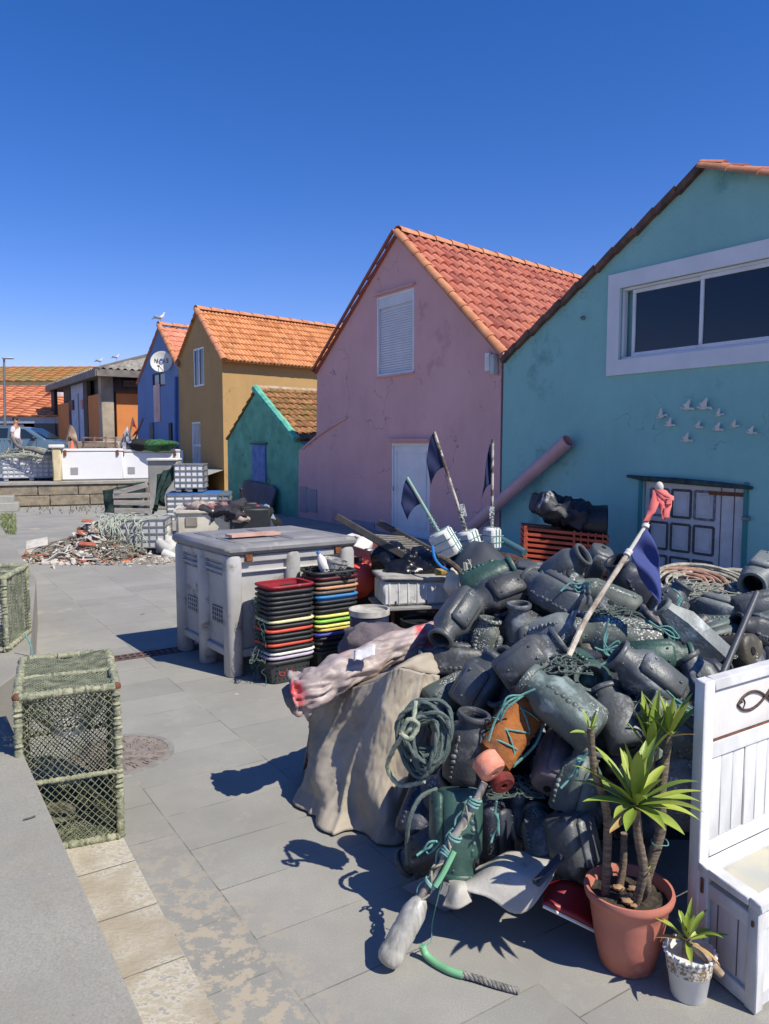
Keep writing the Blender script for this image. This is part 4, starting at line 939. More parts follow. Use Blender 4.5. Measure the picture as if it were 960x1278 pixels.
mfz = pm('freezer_white', (.74, .74, .75), (.68, .68, .7), 1.2, .45, .03, c3=(.5, .42, .28), s3=1.3, t3=.68)
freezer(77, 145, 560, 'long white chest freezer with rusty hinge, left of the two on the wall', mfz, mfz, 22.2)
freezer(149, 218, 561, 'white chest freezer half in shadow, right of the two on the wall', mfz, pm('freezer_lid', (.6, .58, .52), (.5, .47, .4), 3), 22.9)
t = thing('corner_post', 'stained cream refrigerator side panel standing at the left freezer', 'panel', A(73, 600, 22.0)); a_ = A(67, 600, 22); b_ = A(77, 600, 22)
mb = MB(); mb.box(plan((a_+b_)/2, .70)+Z*.47, ((b_-a_).x, .5, .94), frame(wu), .03); mb.build('panel', pm('cream_stain', srgb(215, 200, 165), srgb(190, 170, 130), 3), t)
mb = MB(); mb.box(plan((a_+b_)/2, .70)+Z*.99-Vector((.0, 0, 0)), (.42, .6, .1), frame(wu), .02); mb.build('cap', m_white, t)
# caged bins -------------------------------------------------------
def ibc(name, lab, o, M, sx, sy, h_, nx, ny, nzv, feet=True, m=None, bar=None, group=None, open_=True, lidc=None, br=.010):
    """bin in local frame: x width, y depth(behind), z up"""
    m = m or pm('bin_white', (.74, .74, .73), (.66, .66, .64), 3, .6, .05); bar = bar or pm('bin_bar', (.30, .31, .31), (.22, .22, .22), 4, .5, .05, metal=.3)
    t = thing(name, lab, 'bin', o, M, group); z0 = .1 if feet else 0; th_ = .009; mb = MB(); hh = h_-z0
    for c, s_ in (((sx/2, th_, z0+hh/2), (sx-.02, th_, hh-.02)), ((sx/2, sy-th_, z0+hh/2), (sx-.02, th_, hh-.02)), ((th_, sy/2, z0+hh/2), (th_, sy-.06, hh-.02)), ((sx-th_, sy/2, z0+hh/2), (th_, sy-.06, hh-.02)), ((sx/2, sy/2, z0+.03), (sx-.06, sy-.06, .02))): mb.box(c, s_)
    mb.build('tub', m, t, world=False); mb = MB()
    for i in range(nx+1):
        x = i*sx/nx
        for y in (0, sy): mb.beam((x, y, z0), (x, y, h_), br*2, br*2, up=(1, 0, 0))
    for i in range(ny+1):
        y = i*sy/ny
        for x in (0, sx): mb.beam((x, y, z0), (x, y, h_), br*2, br*2, up=(1, 0, 0))
    for k in range(nzv+1):
        z = z0+k*hh/nzv; e = br*.6
        for y in (-e, sy+e): mb.beam((0, y, z), (sx, y, z), br*2, br*2)
        for x in (-e, sx+e): mb.beam((x, 0, z), (x, sy, z), br*2, br*2)
    mb.build('cage_bars', bar, t, world=False)
    if feet:
        for x in (.08, sx/2, sx-.08):
            mb = MB(); mb.box((x, sy/2, z0/2), (.13, sy, z0), None, .01); mb.build('foot', bar, t, world=False)
    if lidc:
        mb = MB(); mb.box((sx/2, sy/2, h_+.02), (sx+.03, sy+.03, .04), None, .01); mb.build('lid', lidc, t, world=False)
    return t
wh = 1.3
a_ = A(4, 604, 22.0); ibc('caged_bin', 'white ribbed pallet bin full of nets at the far left, on the wall', plan(a_, .70), frame(wu), 1.50, 1.0, A(4, 569, 22).z-.70, 10, 6, 5, m=pm('bright_bin', (.74, .74, .76)), bar=pm('bar_light', (.42, .43, .44)), br=.02)
a_ = A(-32, 604, 21.6); 
# net heap in that bin
def strands(name, lab, cat, c, ext, n, m, r=.008, seed=0, drop=None, group=None, kind='stuff', ln=14):
    rnd = random.Random(seed); mb = MB(); c = Vector(c)
    for i in range(n):
        p = Vector((rnd.uniform(-1, 1)*ext[0], rnd.uniform(-1, 1)*ext[1], rnd.uniform(0, 1)*ext[2])); d = Vector((rnd.uniform(-1, 1), rnd.uniform(-1, 1), rnd.uniform(-.4, .4))); pts = []
        for k in range(ln):
            pts.append(c+p); d += Vector((rnd.uniform(-.8, .8), rnd.uniform(-.8, .8), rnd.uniform(-.5, .5))); d.normalize(); p = p+Vector((d.x*ext[0], d.y*ext[1], d.z*max(ext[2], .05)))*.28
            for q in (0, 1): p[q] = max(-ext[q]*1.1, min(ext[q]*1.1, p[q]))
            lim = ext[2]*max(.15, 1-.6*((p.x/ext[0])**2+(p.y/ext[1])**2)); p.z = max(0, min(lim, p.z))
        mb.tube(curve(pts, 3), r*rnd.uniform(.7, 1.2), 4, cap=False)
    o = mb.build(name, m); return tag(o, lab, cat, group, kind)
c_ = A(36, 568, 22.4); strands('fishing_net', 'tangle of pale green netting heaped over the far left bin', 'net', (c_.x, c_.y, c_.z-.05), (.75, .4, .28), 60, m_rope, .02, 3)
t = thing('hose', 'thick dark hose lying over the heaped netting at the far left', 'hose', c_); mb = MB(); mb.tube(curve([A(14, 545, 22.1), A(24, 558, 22.1), A(40, 561, 22.1), A(58, 567, 22.0), A(75, 571, 21.85)], 5), .05, 8); mb.build('tube', m_wood, t)
# flags and gear sticking up behind the freezers
def pole_flag(name, lab, p0, p1, fl, mcl, r=.02, mpole=None, group='marker flags'):
    t = thing(name, lab, 'marker flag', p0, None, group)
    mb = MB(); mb.tube([p0, p1], r, 8); mb.build('pole', mpole or m_wood, t)
    mb = MB(); mb.grid(fl, 10, 12); mb.build('flag', mcl, t, thick=.004); return t
def hang(top, bot, w0, w1, dirv, ph=0, sag=.3, amp=.03):
    """cloth tied along a pole from top to bot, hanging down limp"""
    top, bot, dirv = Vector(top), Vector(bot), Vector(dirv).normalized()
    def fn(u_, v_):
        p = top.lerp(bot, v_); w_ = w0*(1-v_)+w1*v_
        q = p+dirv*w_*u_*(1-.25*u_)-Z*sag*u_*u_*(1.0-.35*v_)
        return q+dirv.cross(Z).normalized()*amp*math.sin(u_*9+v_*5+ph)*u_
    return fn
f1 = A(80, 562, 22.5); pole_flag('marker_flag', 'faded cream and maroon flag leaning behind the left freezer', f1, A(88, 530, 22.5), hang(A(88, 531, 22.5), A(84, 545, 22.5), .3, .35, (1, 0, 0), 0, .7), pm('cream_flag', srgb(205, 185, 150), srgb(110, 50, 45), 1.6), .025)
t = thing('traffic_cone', 'small faded orange cone on the left freezer', 'cone', A(89, 561, 22.4)); mb = MB(); mb.lathe([(.10, 0), (.10, .02), (.065, .02), (.02, .24), (.0, .24)], 16, A(90, 560, 22.5)); mb.build('cone', pm('cone_orange', srgb(225, 120, 90)), t)
f1 = A(158, 562, 23.2); pole_flag('marker_flag', 'red flag on a dark pole between the two freezers', f1, A(166, 521, 23.2), hang(A(165.5, 523, 23.2), A(164, 532, 23.2), .1, .25, (1, 0, 0), 0, .2), pm('red_flag', srgb(170, 40, 35)), .025)
pole_flag('marker_flag', 'dark pole with maroon rag leaning right behind the right freezer', A(163, 562, 23.4), A(179, 522, 23.4), hang(A(174, 532, 23.4), A(171, 541, 23.4), -.1, -.25, (1, 0, 0), 0, .2), pm('maroon_flag', srgb(110, 30, 30)), .025, m_dark)
mb = MB(); rnd = random.Random(4)
mb.grid(lambda u_, v_: A(150+14*u_, 562-30*v_*(1-abs(u_-.6)*1.2), 23.1)+Vector((0, .2*nz((u_*4, v_*4, 0)), 0)), 10, 10); o = mb.build('bundled_sail', pm('sail_grey', srgb(190, 188, 190), srgb(90, 95, 115), 4), thick=.01); tag(o, 'bundle of white and grey cloth beside the red flag', 'cloth bundle')
def lumpy(name, lab, cat, c, r, m, sc_=(1, 1, .6), jit=.5, seg=20, rings=12, group=None, kind=None):
    mb = MB(); mb.ball(c, r, seg, rings, sc_, jit); o = mb.build(name, m, ang=80); return tag(o, lab, cat, group, kind)
lumpy('net_heap', 'black net heap on the right freezer under the blue house', 'net', A(178, 556, 23.3), .42, pm('black_net', (.008, .009, .01), (.02, .02, .02), 30, .95, .8), (1, .8, .45))
lumpy('net_heap', 'green net heap on the right freezer beside the black one', 'net', A(198, 556, 23.3), .45, pm('green_net', srgb(60, 110, 60), srgb(20, 50, 35), 12, .95, .8, 60), (1.2, .8, .42))
t = thing('pipe_rack', 'rusty pipe frame and junk on the left freezer behind its lid', 'frame', A(110, 558, 23.4)); mb = MB()
for y_ in (546, 552, 558): mb.beam(A(102, y_, 23.4), A(146, y_+1, 23.4), .05, .04)
for x_ in (104, 118, 132, 144): mb.beam(A(x_, 545, 23.38), A(x_, 560, 23.38), .05, .04)
mb.build('rails', pm('rail_rust', srgb(150, 125, 110), srgb(90, 60, 50), 6), t)
t = thing('stone_block', 'pale concrete trough behind the left freezer', 'trough', A(115, 556, 23.9)); mb = MB(); mb.box(A(120, 558, 24), (1.6, .5, .35), None, .03); mb.build('trough', pm('trough', srgb(165, 150, 130)), t)
# ------------------------------------------------------------------ white fridge, caged bins, nets in the middle distance
t = thing('refrigerator', 'grey white refrigerator body lying against the wall, net over its corner', 'refrigerator', plan(A(200, 640, 21), 0)); a_ = A(184, 640, 20.6)
fx0, fx1 = A(184, 575, 20.6), A(220, 576, 20.6); fz = fx0.z
mb = MB(); mb.box(Vector(((fx0.x+fx1.x)/2, 20.9, fz/2)), (fx1.x-fx0.x, .65, fz), rz(.06), .03); mb.build('cabinet', pm('fridge_grey', srgb(160, 158, 150), srgb(135, 132, 125), 2, .5, .05), t)
mb = MB(); mb.box(Vector(((fx0.x+fx1.x)/2, 20.85, fz+.03)), (fx1.x-fx0.x+.04, .7, .07), rz(.06), .02); mb.build('top', m_white, t)
Mz = frame(V)
b1 = A(206, 660, 18.4); 
def bx(px, py, Y): return plan(A(px, py, Y), 0)
# blue lidded bin pair
o1 = bx(209, 650, 17.6); ibc('caged_bin', 'white ribbed bin with bright blue rim under the netted bin', o1, frame(Vector((1, .15, 0))), 1.15, 1.0, A(209, 618, 17.6).z, 6, 6, 5, feet=False, lidc=pm('blue_rim', srgb(40, 105, 175)), br=.014)
o2 = bx(246, 650, 17.9); ibc('caged_bin', 'shaded grey ribbed bin beside the blue rimmed bin', o2, frame(Vector((1, .15, 0))), .75, 1.0, A(246, 618, 17.9).z, 5, 5, 5, feet=False, lidc=pm('shaded_rim', srgb(75, 105, 125)), m=pm('bin_shaded', (.3, .32, .33)), br=.014)  # shade put into the colour: duller, darker copies of the blue rim and white tub
z_ = A(209, 616, 17.6).z
o3 = Vector((A(218, 600, 17.8).x, 17.8, z_+.02)); ibc('caged_bin', 'white ribbed bin raised on the blue rimmed bin, half under green net', o3, frame(Vector((1, .12, 0))), .66, .8, A(218, 581, 17.8).z-z_, 5, 5, 4, br=.012)
m_net = pm('dark_green_net', srgb(40, 66, 58), srgb(18, 34, 30), 14, .95, .9, 90)
# draped green net sheets
def drape(name, lab, pts, m, amp=.05, n=22, th=.01, cat='net', s=3.0):
    """bilinear patch over four corners with folds"""
    a_, b_, c, d = [Vector(p) for p in pts]; nn = (b_-a_).cross(d-a_).normalized()
    mb = MB(); mb.grid(lambda u_, v_: (a_*(1-u_)+b_*u_)*(1-v_)+(d*(1-u_)+c*u_)*v_+nn*amp*(math.sin(u_*14+3*v_+4*nz((u_*2, v_*2, 1)))*.6+1.6*nz((u_*s, v_*s*.6, 5)))*(.3+v_*.7), n, n)
    o = mb.build(name, m, thick=th, ang=80); return tag(o, lab, cat)
drape('green_net', 'dark green net hanging off the refrigerator down to the pallet', [A(196, 592, 18.2), A(221, 580, 17.9), A(203, 626, 17.6), A(190, 642, 17.6)], m_net, .10)
drape('green_net', 'dark green net strip over the right side of the raised bin', [A(222, 579, 18.0), A(244, 580, 18.5), A(256, 618, 18.6), A(244, 618, 18.1)], m_net, .12)
drape('green_net', 'dark green net bunched over the left end of the leaning pallet', [A(128, 612, 16.3), A(180, 601, 16.3), A(178, 640, 16.0), A(128, 640, 16.2)], m_net, .18)
# wooden pallet leaning in front
t = thing('wooden_pallet', 'weathered grey wooden pallet propped behind the rope draped cage', 'pallet', bx(165, 640, 15.6))
mb = MB(); Yp = 15.4
for x_ in (144, 182): mb.beam(A(x_, 606 if x_ > 150 else 610, Yp+.1), A(x_+1, 660, Yp+.05), .06, .09)
mb.build('stringers', m_wood, t)
for (y0, y1, x0, x1) in ((616, 605, 142, 184), (619, 618, 141, 187), (627, 628, 142, 188), (637, 638, 143, 189)):
    mb = MB(); mb.beam(A(x0, y0, Yp), A(x1, y1, Yp), .03, .10, bev=.004); mb.build('slat', pm('pale_wood', (.42, .38, .33), (.26, .23, .2), 5, .9, .3, 60, stretch=(1, 8, 8)), t)
# rope draped cage crate
o4 = G(150, 693); ibc('caged_bin', 'grey caged bin draped with pale ropes among the rubble', o4+Z*.02, frame(Vector((.99, .12, 0))), .70, .75, A(150, 649, o4.y).z-.02, 6, 5, 4, br=.009, m=pm('bin_light', (.55, .55, .53), (.42, .42, .4), 3))
rnd = random.Random(11); mb = MB()
zt_ = A(150, 649, o4.y).z
for i in range(60):
    x0 = rnd.uniform(-.4, .42); top = o4+Vector((x0+rnd.uniform(-.1, .2), rnd.uniform(.05, .4), zt_+rnd.uniform(.0, .07)))
    pts = [top+Vector((rnd.uniform(-.2, .2), .1, .02)), top, o4+Vector((x0, -.04-rnd.uniform(0, .05), zt_*rnd.uniform(.8, 1.0)))]
    for k in range(4): pts.append(o4+Vector((x0+rnd.uniform(-.09, .09), -.05-rnd.uniform(0, .1)-max(0, -x0)*.2, zt_*(.8-.2*k)*rnd.uniform(.7, 1))))
    if x0 < .05 or rnd.random() < .35: mb.tube(curve(pts, 4), rnd.uniform(.006, .010), 4, cap=False)
tag(mb.build('rope_tangle', pm('pale_green_rope', (.44, .47, .38), (.3, .34, .28), 12, .95, .3)), 'pale green tangled ropes hanging over the left side of the caged bin', 'rope tangle', kind=None)
strands('rope_tangle', 'loose pale rope ends heaped on the ground left of the caged bin', 'rope tangle', o4+Vector((-.35, 0, 0)), (.35, .3, .35), 50, pm('pale_green_rope', (1, 1, 1)), .007, 5, kind=None)
# rubble: low heap of small rubbish (stuff) + individual larger pieces
hc = G(103, 700)
def hz(x, y):
    return .40*math.exp(-((x-hc.x-.02)/.34)**2-((y-hc.y-.62)/.36)**2)+.17*math.exp(-((x-hc.x+.25)/.5)**2-((y-hc.y-.35)/.45)**2)
mb = MB(); rnd = random.Random(5)
mats_r = [pm('rub_white', (.55, .52, .47), (.4, .37, .32), 12, .9, .3), pm('rub_brown', (.28, .21, .15), (.16, .12, .09), 12, .9, .3), pm('rub_grey', (.25, .24, .23), (.14, .14, .13), 12, .9, .3), pm('rub_red', (.42, .13, .07), (.3, .08, .05), 12, .8, .2)]
mb.grid(lambda u_, v_: Vector((hc.x-1.15+2.4*u_, hc.y-.4+1.7*v_, 0))+Z*(-.02+.9*hz(hc.x-1.15+2.4*u_, hc.y-.4+1.7*v_)+.03*nz((u_*14, v_*14, 0)) if 0 < u_ < 1 and 0 < v_ < 1 else -.02), 30, 24)
for i in range(1000):
    x = hc.x-.08+rnd.gauss(0, .42); y = hc.y+.42+rnd.gauss(0, .36)
    s_ = rnd.uniform(.012, .06)*(1.5 if rnd.random() < .12 else 1); mb.cm = rnd.choice([0, 0, 0, 1, 1, 2, 0, 1, 2, 0, 3]); 
    Mx = Matrix.Rotation(rnd.uniform(0, 6), 3, 'Z') @ Matrix.Rotation(rnd.uniform(-1, 1), 3, 'X') @ Matrix.Rotation(rnd.uniform(-1, 1), 3, 'Y')
    mb.box((x, y, hz(x, y)+s_*.3), (s_*rnd.uniform(1, 3), s_*rnd.uniform(.6, 1.4), s_*.35), Mx, taper=rnd.uniform(.5, 1))
for i in range(34):
    x = hc.x-.1+rnd.gauss(0, .42); y = hc.y+.35+rnd.gauss(0, .3); mb.cm = rnd.choice([0, 0, 0, 2, 3, 0]); s_ = rnd.uniform(.10, .2)
    mb.box((x, y, hz(x, y)+.02), (s_*rnd.uniform(1, 1.8), s_*rnd.uniform(.5, 1), .018), Matrix.Rotation(rnd.uniform(0, 6), 3, 'Z') @ Matrix.Rotation(rnd.uniform(-.5, .5), 3, 'X') @ Matrix.Rotation(rnd.uniform(-.5, .5), 3, 'Y'), taper=rnd.uniform(.6, 1))
for i in range(900):
    x = rnd.uniform(G(100, 700).x, G(222, 700).x); y = hc.y+rnd.gauss(-.15, .18)+rnd.uniform(-.1, .7)*.6; s_ = rnd.uniform(.008, .03); mb.cm = rnd.choice([0, 0, 1, 2, 1])
    Mx = Matrix.Rotation(rnd.uniform(0, 6), 3, 'Z'); mb.box((x, y, s_*.3), (s_*rnd.uniform(1, 3.5), s_, s_*.5), Mx @ Matrix.Rotation(rnd.uniform(-.6, .6), 3, 'X'), taper=.7)
tag(mb.build('rubble', mats_r, smooth=False), 'low heap of small broken debris and litter round the caged bin', 'rubble', kind='stuff')
strands('net_scraps', 'brown and pale net scraps tangled through the rubble heap', 'net scraps', Vector((hc.x-.05, hc.y+.45, .05)), (.75, .45, .3), 34, pm('scrap_net', srgb(150, 140, 115), srgb(80, 75, 60), 10, .95, .3), .006, 44)
def slab(name, lab, px, py, Yo, sx, sy, sz, ax_, m, cat='debris'):
    p = A(px, py, hc.y+Yo); mb = MB(); Mx = Matrix.Rotation(ax_[2], 3, 'Z') @ Matrix.Rotation(ax_[1], 3, 'Y') @ Matrix.Rotation(ax_[0], 3, 'X')
    vs = []; mb.box(p, (sx, sy, sz), Mx, min(sz*.3, .01), 1); o = mb.build(name, m); return tag(o, lab, cat)
slab('plank', 'long grey plank lying aslant on the rubble', 74, 685, .25, .62, .1, .025, (.2, -.55, .15), m_wood, 'plank')
slab('plank', 'shorter bleached plank beside the long grey one', 86, 690, .15, .45, .09, .02, (0, -.45, -.1), mats_r[0], 'plank')
slab('red_board', 'long red board lying flat at the front of the rubble', 66, 698, -.02, .55, .05, .03, (0, .22, -.3), mats_r[3], 'board')
slab('red_board', 'short red board at the left front of the rubble', 42, 694, 0, .35, .05, .03, (0, -.15, .3), mats_r[3], 'board')
slab('roof_tile', 'broken red tile on the middle of the rubble heap', 109, 679, .1, .25, .12, .03, (.2, .1, .2), mats_r[3], 'tile')
slab('roof_tile', 'orange tile fragment on top of the rubble heap', 109, 650, .45, .16, .12, .02, (.2, .1, .2), mats_r[3], 'tile')
slab('sheet_fragment', 'white sheet fragment at the left end of the rubble', 46, 678, .35, .32, .22, .015, (.5, -.2, .3), mats_r[0], 'panel')
slab('sheet_fragment', 'pale grey panel lying in front of the rubble', 95, 694, -.02, .3, .2, .02, (.6, .2, -.2), mats_r[0], 'panel')
slab('sheet_fragment', 'small white panel at the front left of the rubble', 46, 697, -.05, .2, .14, .02, (.4, 0, 0), mats_r[0], 'panel')
t = thing('pipe_elbow', 'short white plastic pipe piece among the rubble', 'pipe', A(113, 697, hc.y)); mb = MB(); p = A(113, 696, hc.y+.02); mb.lathe([(.05, -.06), (.05, .06), (.035, .06), (.035, -.05)], 16, p, axis_z((.3, -.9, .2), Z)); mb.build('pipe', m_white, t)
t = thing('float', 'small orange float on the litter before the caged bin', 'float', A(158, 701, hc.y-.1)); mb = MB(); mb.ball(A(158, 702, hc.y-.1), .05, 12, 8, (1.2, 1, .8)); mb.build('float_body', pm('float_orange', srgb(225, 105, 40)), t)
# white rolled tarps right of the cage
t = thing('rolled_tarp', 'white rolled tarpaulin slumped right of the caged bin', 'tarp', G(212, 690)); mb = MB()
mb.tube(curve([A(200, 660, 12.6), A(205, 672, 12.4), A(215, 684, 12.3), A(222, 692, 12.2)], 5), [.12+.04*math.sin(i) for i in range(16)], 12); mb.tube(curve([A(198, 674, 12.3), A(206, 684, 12.2), A(217, 690, 12.1)], 5), .09, 12)
mb.tube(curve([A(203, 690, 12.0), A(213, 694, 12.0), A(222, 698, 12.0)], 4), .07, 12); mb.build('roll', pm('tarp_white', (.6, .59, .55), (.4, .39, .36), 3, .8, .3), t)
# white tub with junk
o5 = plan(A(222, 668, 14.2), 0); t = thing('fish_tub', 'big cream fish tub heaped with dirty rags and nets', 'tub', o5)
tz = A(222, 637, 14.2).z; ex = frame(Vector((.98, .2, 0))); Lx = 1.45
mb = MB()
for c, s_ in (((Lx/2, 0, tz/2), (Lx, .06, tz)), ((Lx/2, 1.1, tz/2), (Lx, .06, tz)), ((0, .55, tz/2), (.06, 1.1, tz)), ((Lx, .55, tz/2), (.06, 1.1, tz)), ((Lx/2, .55, .1), (Lx, 1.1, .05))): mb.box(o5+ex@Vector(c), s_, ex, .02)
for c, s_ in (((Lx/2, -.02, tz-.03), (Lx+.08, .12, .07)), ((-.02, .55, tz-.03), (.12, 1.2, .07))): mb.box(o5+ex@Vector(c), s_, ex, .02)
mb.build('tub_body', pm('cream_tub', srgb(205, 200, 185), srgb(175, 168, 150), 2), t)
mb = MB(); mb.box(o5+ex@Vector((.25, -.04, tz*.6)), (.22, .03, .18), ex, .01); mb.build('handle_recess', pm('recess', (.25, .22, .18)), t)
rnd = random.Random(9); mrag = [pm('rag_pale', srgb(190, 175, 165), srgb(120, 100, 95), 12, .95, .6), pm('rag_dark', srgb(60, 58, 66), srgb(30, 30, 34), 12, .95, .6), pm('rag_pink', srgb(165, 120, 120), srgb(110, 75, 78), 12, .95, .6)]
lumpy('net_heap', 'black net heap between the cream tub and the black box', 'net', A(300, 650, 15.3), .5, pm('black_net', (.01, .01, .01)), (1.5, .8, .6), .6, 24, 16)
rl2 = ['pale rag heap at the left of the cream tub', 'dark net clump in the middle of the cream tub', 'pinkish rag clump in the middle of the cream tub', 'grey rag clump at the right of the cream tub', 'pale rag clump low at the right of the cream tub']
for i, (px, py, s_, mi_) in enumerate(((250, 636, .26, 0), (262, 640, .28, 1), (275, 636, .22, 2), (290, 638, .3, 1), (298, 645, .22, 0))): lumpy('rag_heap', rl2[i], 'rags', A(px, py, 14.5), s_, mrag[mi_], (1.3, 1, .6), .9, 24, 16)
# junk by the green hut: black boxes, hand truck, crates on edge, leaning board
t = thing('leaning_board', 'large grey board leaning against the green hut below the blue door', 'board', wp(330, 640)); mb = MB()
a_, b_, c, d = wp(310, 640)+NF*.35, wp(352, 646)+NF*.35, wp(349, 607)+NF*.05, wp(309, 599)+NF*.05; mb.prism([a_, b_, c.lerp(b_, .1), c.lerp(d, .1), d], NF*.05); mb.build('board', pm('board_grey', srgb(92, 88, 100), srgb(74, 70, 80), 2, .7, .1), t)
t = thing('hand_truck', 'black hand truck handle standing behind the cream tub', 'hand truck', A(302, 640, 16)); mb = MB(); mb.tube(curve([A(306, 640, 15.6), A(303, 625, 15.6), A(301, 612, 15.6)], 4), .03, 8); mb.ball(A(301, 611, 15.6), .04, 10, 8); mb.box(A(306, 636, 15.6), (.5, .1, .3), None, .03); mb.build('handle', m_dark, t)
t = thing('black_box', 'open black box with white logo stripes by the green hut', 'box', A(300, 655, 14.6)); mb = MB(); mb.box(A(312, 648, 14.6), (.75, .5, .45), rz(.2), .03); mb.build('box', m_dark, t)
for i, (c_, lab) in enumerate((((.35, .06, .05), 'red fish crate standing on edge by the green hut'), ((.05, .08, .14), 'navy fish crate standing on edge right of the red one'), ((.35, .4, .5), 'pale blue fish crate standing on edge, rightmost of the three'))):
    p = A(322+i*6, 648, 15.2+i*.1); t = thing('fish_crate', lab, 'crate', p, None, 'fish crates on edge by the hut'); M = frame(Vector((1, .3, 0))) @ Matrix.Rotation(R(65), 3, 'Y'); mm_ = pm('edge_crate_%d' % i, c_, None, 6, .5, .1)
    mb = MB(); mb.box(p, (.5, .35, .03), M, .01)
    for c, s_ in (((0, .18, .06), (.54, .02, .14)), ((0, -.18, .06), (.54, .02, .14)), ((.26, 0, .06), (.02, .36, .14)), ((-.26, 0, .06), (.02, .36, .14))): mb.box(p+M@Vector(c), s_, M, .005)
    mb.build('crate_body', mm_, t)
# weeds along the far wall and litter on the paving
rnd = random.Random(2); mb = MB()
for i in range(260):
    p = G(rnd.uniform(-6, 20), rnd.uniform(642, 668)); h_ = rnd.uniform(.03, .13)
    for k in range(5):
        a_ = rnd.uniform(0, 6.3); q = p+Vector((math.cos(a_)*h_*.5, math.sin(a_)*h_*.5, h_)); s_ = Vector((-math.sin(a_), math.cos(a_), 0))*.006; mb.add([p-s_, p+s_, q], [(0, 1, 2)])
tag(mb.build('weeds', pm('weed_green', srgb(120, 135, 60), srgb(90, 105, 50), 8)), 'low yellow green weeds growing along the foot of the far wall', 'weeds', kind='stuff')
mb = MB()
for i in range(70):
    t0 = rnd.random(); p = G(30+rnd.uniform(0, 110), 634+rnd.gauss(2, 3)); h_ = rnd.uniform(.03, .16)
    for k in range(4):
        a_ = rnd.uniform(0, 6.3); q = p+Vector((math.cos(a_)*h_*.5, math.sin(a_)*h_*.5, h_)); s_ = Vector((-math.sin(a_), math.cos(a_), 0))*.008; mb.add([p-s_, p+s_, q], [(0, 1, 2)])
tag(mb.build('weeds', pm('weed_dry', srgb(110, 105, 70), srgb(70, 65, 45), 8)), 'dry weeds sprouting at the foot of the retaining wall', 'weeds', kind='stuff')
# ------------------------------------------------------------------ grey pallet box
n0 = G(285, 848)-Vector((0, 0, 0)); n0 = Vector((-1.17, 5.72, 0)); BX = Vector((math.cos(R(33)), math.sin(R(33)), 0)); BY = Vector((-.60, .80, 0)).normalized()
LX, LY, HB = 1.08, 1.02, 1.0
t = thing('pallet_box', 'big grey plastic pallet box with lid standing behind the stacked crates', 'pallet box', n0)
def bp_(x, y, z): return n0+BX*x+BY*y+Z*z
m_box = pm('box_grey', srgb(182, 180, 176), srgb(160, 158, 153), 2.5, .5, .08, 60, c3=srgb(132, 128, 118), s3=4, t3=.56, spots=(srgb(120, 116, 108), 40, .58, 4))
m_boxb = pm('box_lid', srgb(140, 139, 138), srgb(118, 117, 117), 3, .55, .08, 60, c3=srgb(160, 158, 155), s3=3, t3=.6)
Mb = Matrix((BX, BY, Z)).transposed()
mb = MB()
def pb(c, s_, b=0): mb.box(bp_(*c), s_, Mb, b)
z0, z1 = .14, .93
pb((LX/2, .06, (z0+z1)/2), (LX-.1, .05, z1-z0)); pb((LX/2, LY-.06, (z0+z1)/2), (LX-.1, .05, z1-z0)); pb((.06, LY/2, (z0+z1)/2), (.05, LY-.1, z1-z0)); pb((LX-.06, LY/2, (z0+z1)/2), (.05, LY-.1, z1-z0)); pb((LX/2, LY/2, z0+.02), (LX-.1, LY-.1, .05))
# rims
for z, h_ in ((z1-.03, .06), (z1-.13, .02), (z0+.03, .06)):
    pb((LX/2, .035, z), (LX-.06, .06, h_), .008); pb((.035, LY/2, z), (.06, LY-.06, h_), .008); pb((LX-.035, LY/2, z), (.06, LY-.06, h_), .008)
for y in (.3, .78): pb((.032, y, z1-.09), (.03, .3, .012), .004); pb((.032, y, z1-.17), (.03, .3, .012), .004)
mb.build('body', m_box, t)
for x, y in ((.045, .045), (LX-.045, .045), (.045, LY-.045), (LX-.045, LY-.045), (LX*.5, .045), (.045, LY*.5)):
    mb = MB(); mb.loft([(0, .058, .058, 3.2), (.01, .065, .065, 3.2), (z1-.04, .065, .065, 3.2), (z1, .055, .055, 3)], 20); mb.v = [bp_(x+v.x, y+v.y, v.z) for v in mb.v]; mb.build('corner_post' if (x < .06 or x > 1) and (y < .06 or y > .9) else 'leg', m_box, t, ang=50)
for y in (.27, .76):
    mb = MB()
    for i in range(6): pb((.028, y-.1+.04*i, .44), (.012, .006, .13))
    for k in range(4): pb((.026, y, .385+.037*k), (.012, .21, .006))
    mb.build('vent_grid', m_box, t)
    mb = MB(); pb((.031, y, .44), (.006, .21, .13)); mb.build('vent_dark', pm('vent_dark', (.06, .07, .08)), t)
mb = MB(); pb((LX/2, LY/2, z1+.045), (LX+.07, LY+.07, .08), .028); lid = mb.build('lid', m_boxb, t)
for (x, y, sx_, sy_) in ((.3, .28, .36, .34), (.3, .72, .36, .34), (.78, .28, .36, .34), (.78, .72, .36, .34)):
    mb = MB(); pb((x, y, z1+.087), (sx_+.03, sy_+.03, .008), .003); pb((x, y, z1+.092), (sx_-.02, sy_-.02, .006), .003); mb.build('lid_panel', m_boxb, lid)
for x in (.16, LX-.14): mb = MB(); pb((x, .0, z1-.01), (.06, .03, .08), .006); mb.build('latch', m_rust, t)
mb = MB(); pb((.35, .3, z1+.12), (.42, .12, .02)); mb.v = [v+Z*0 for v in mb.v]; o = mb.build('board', pm('pink_board', srgb(205, 165, 150), srgb(180, 140, 120), 5)); tag(o, 'thin pinkish board lying on the grey box lid', 'board')
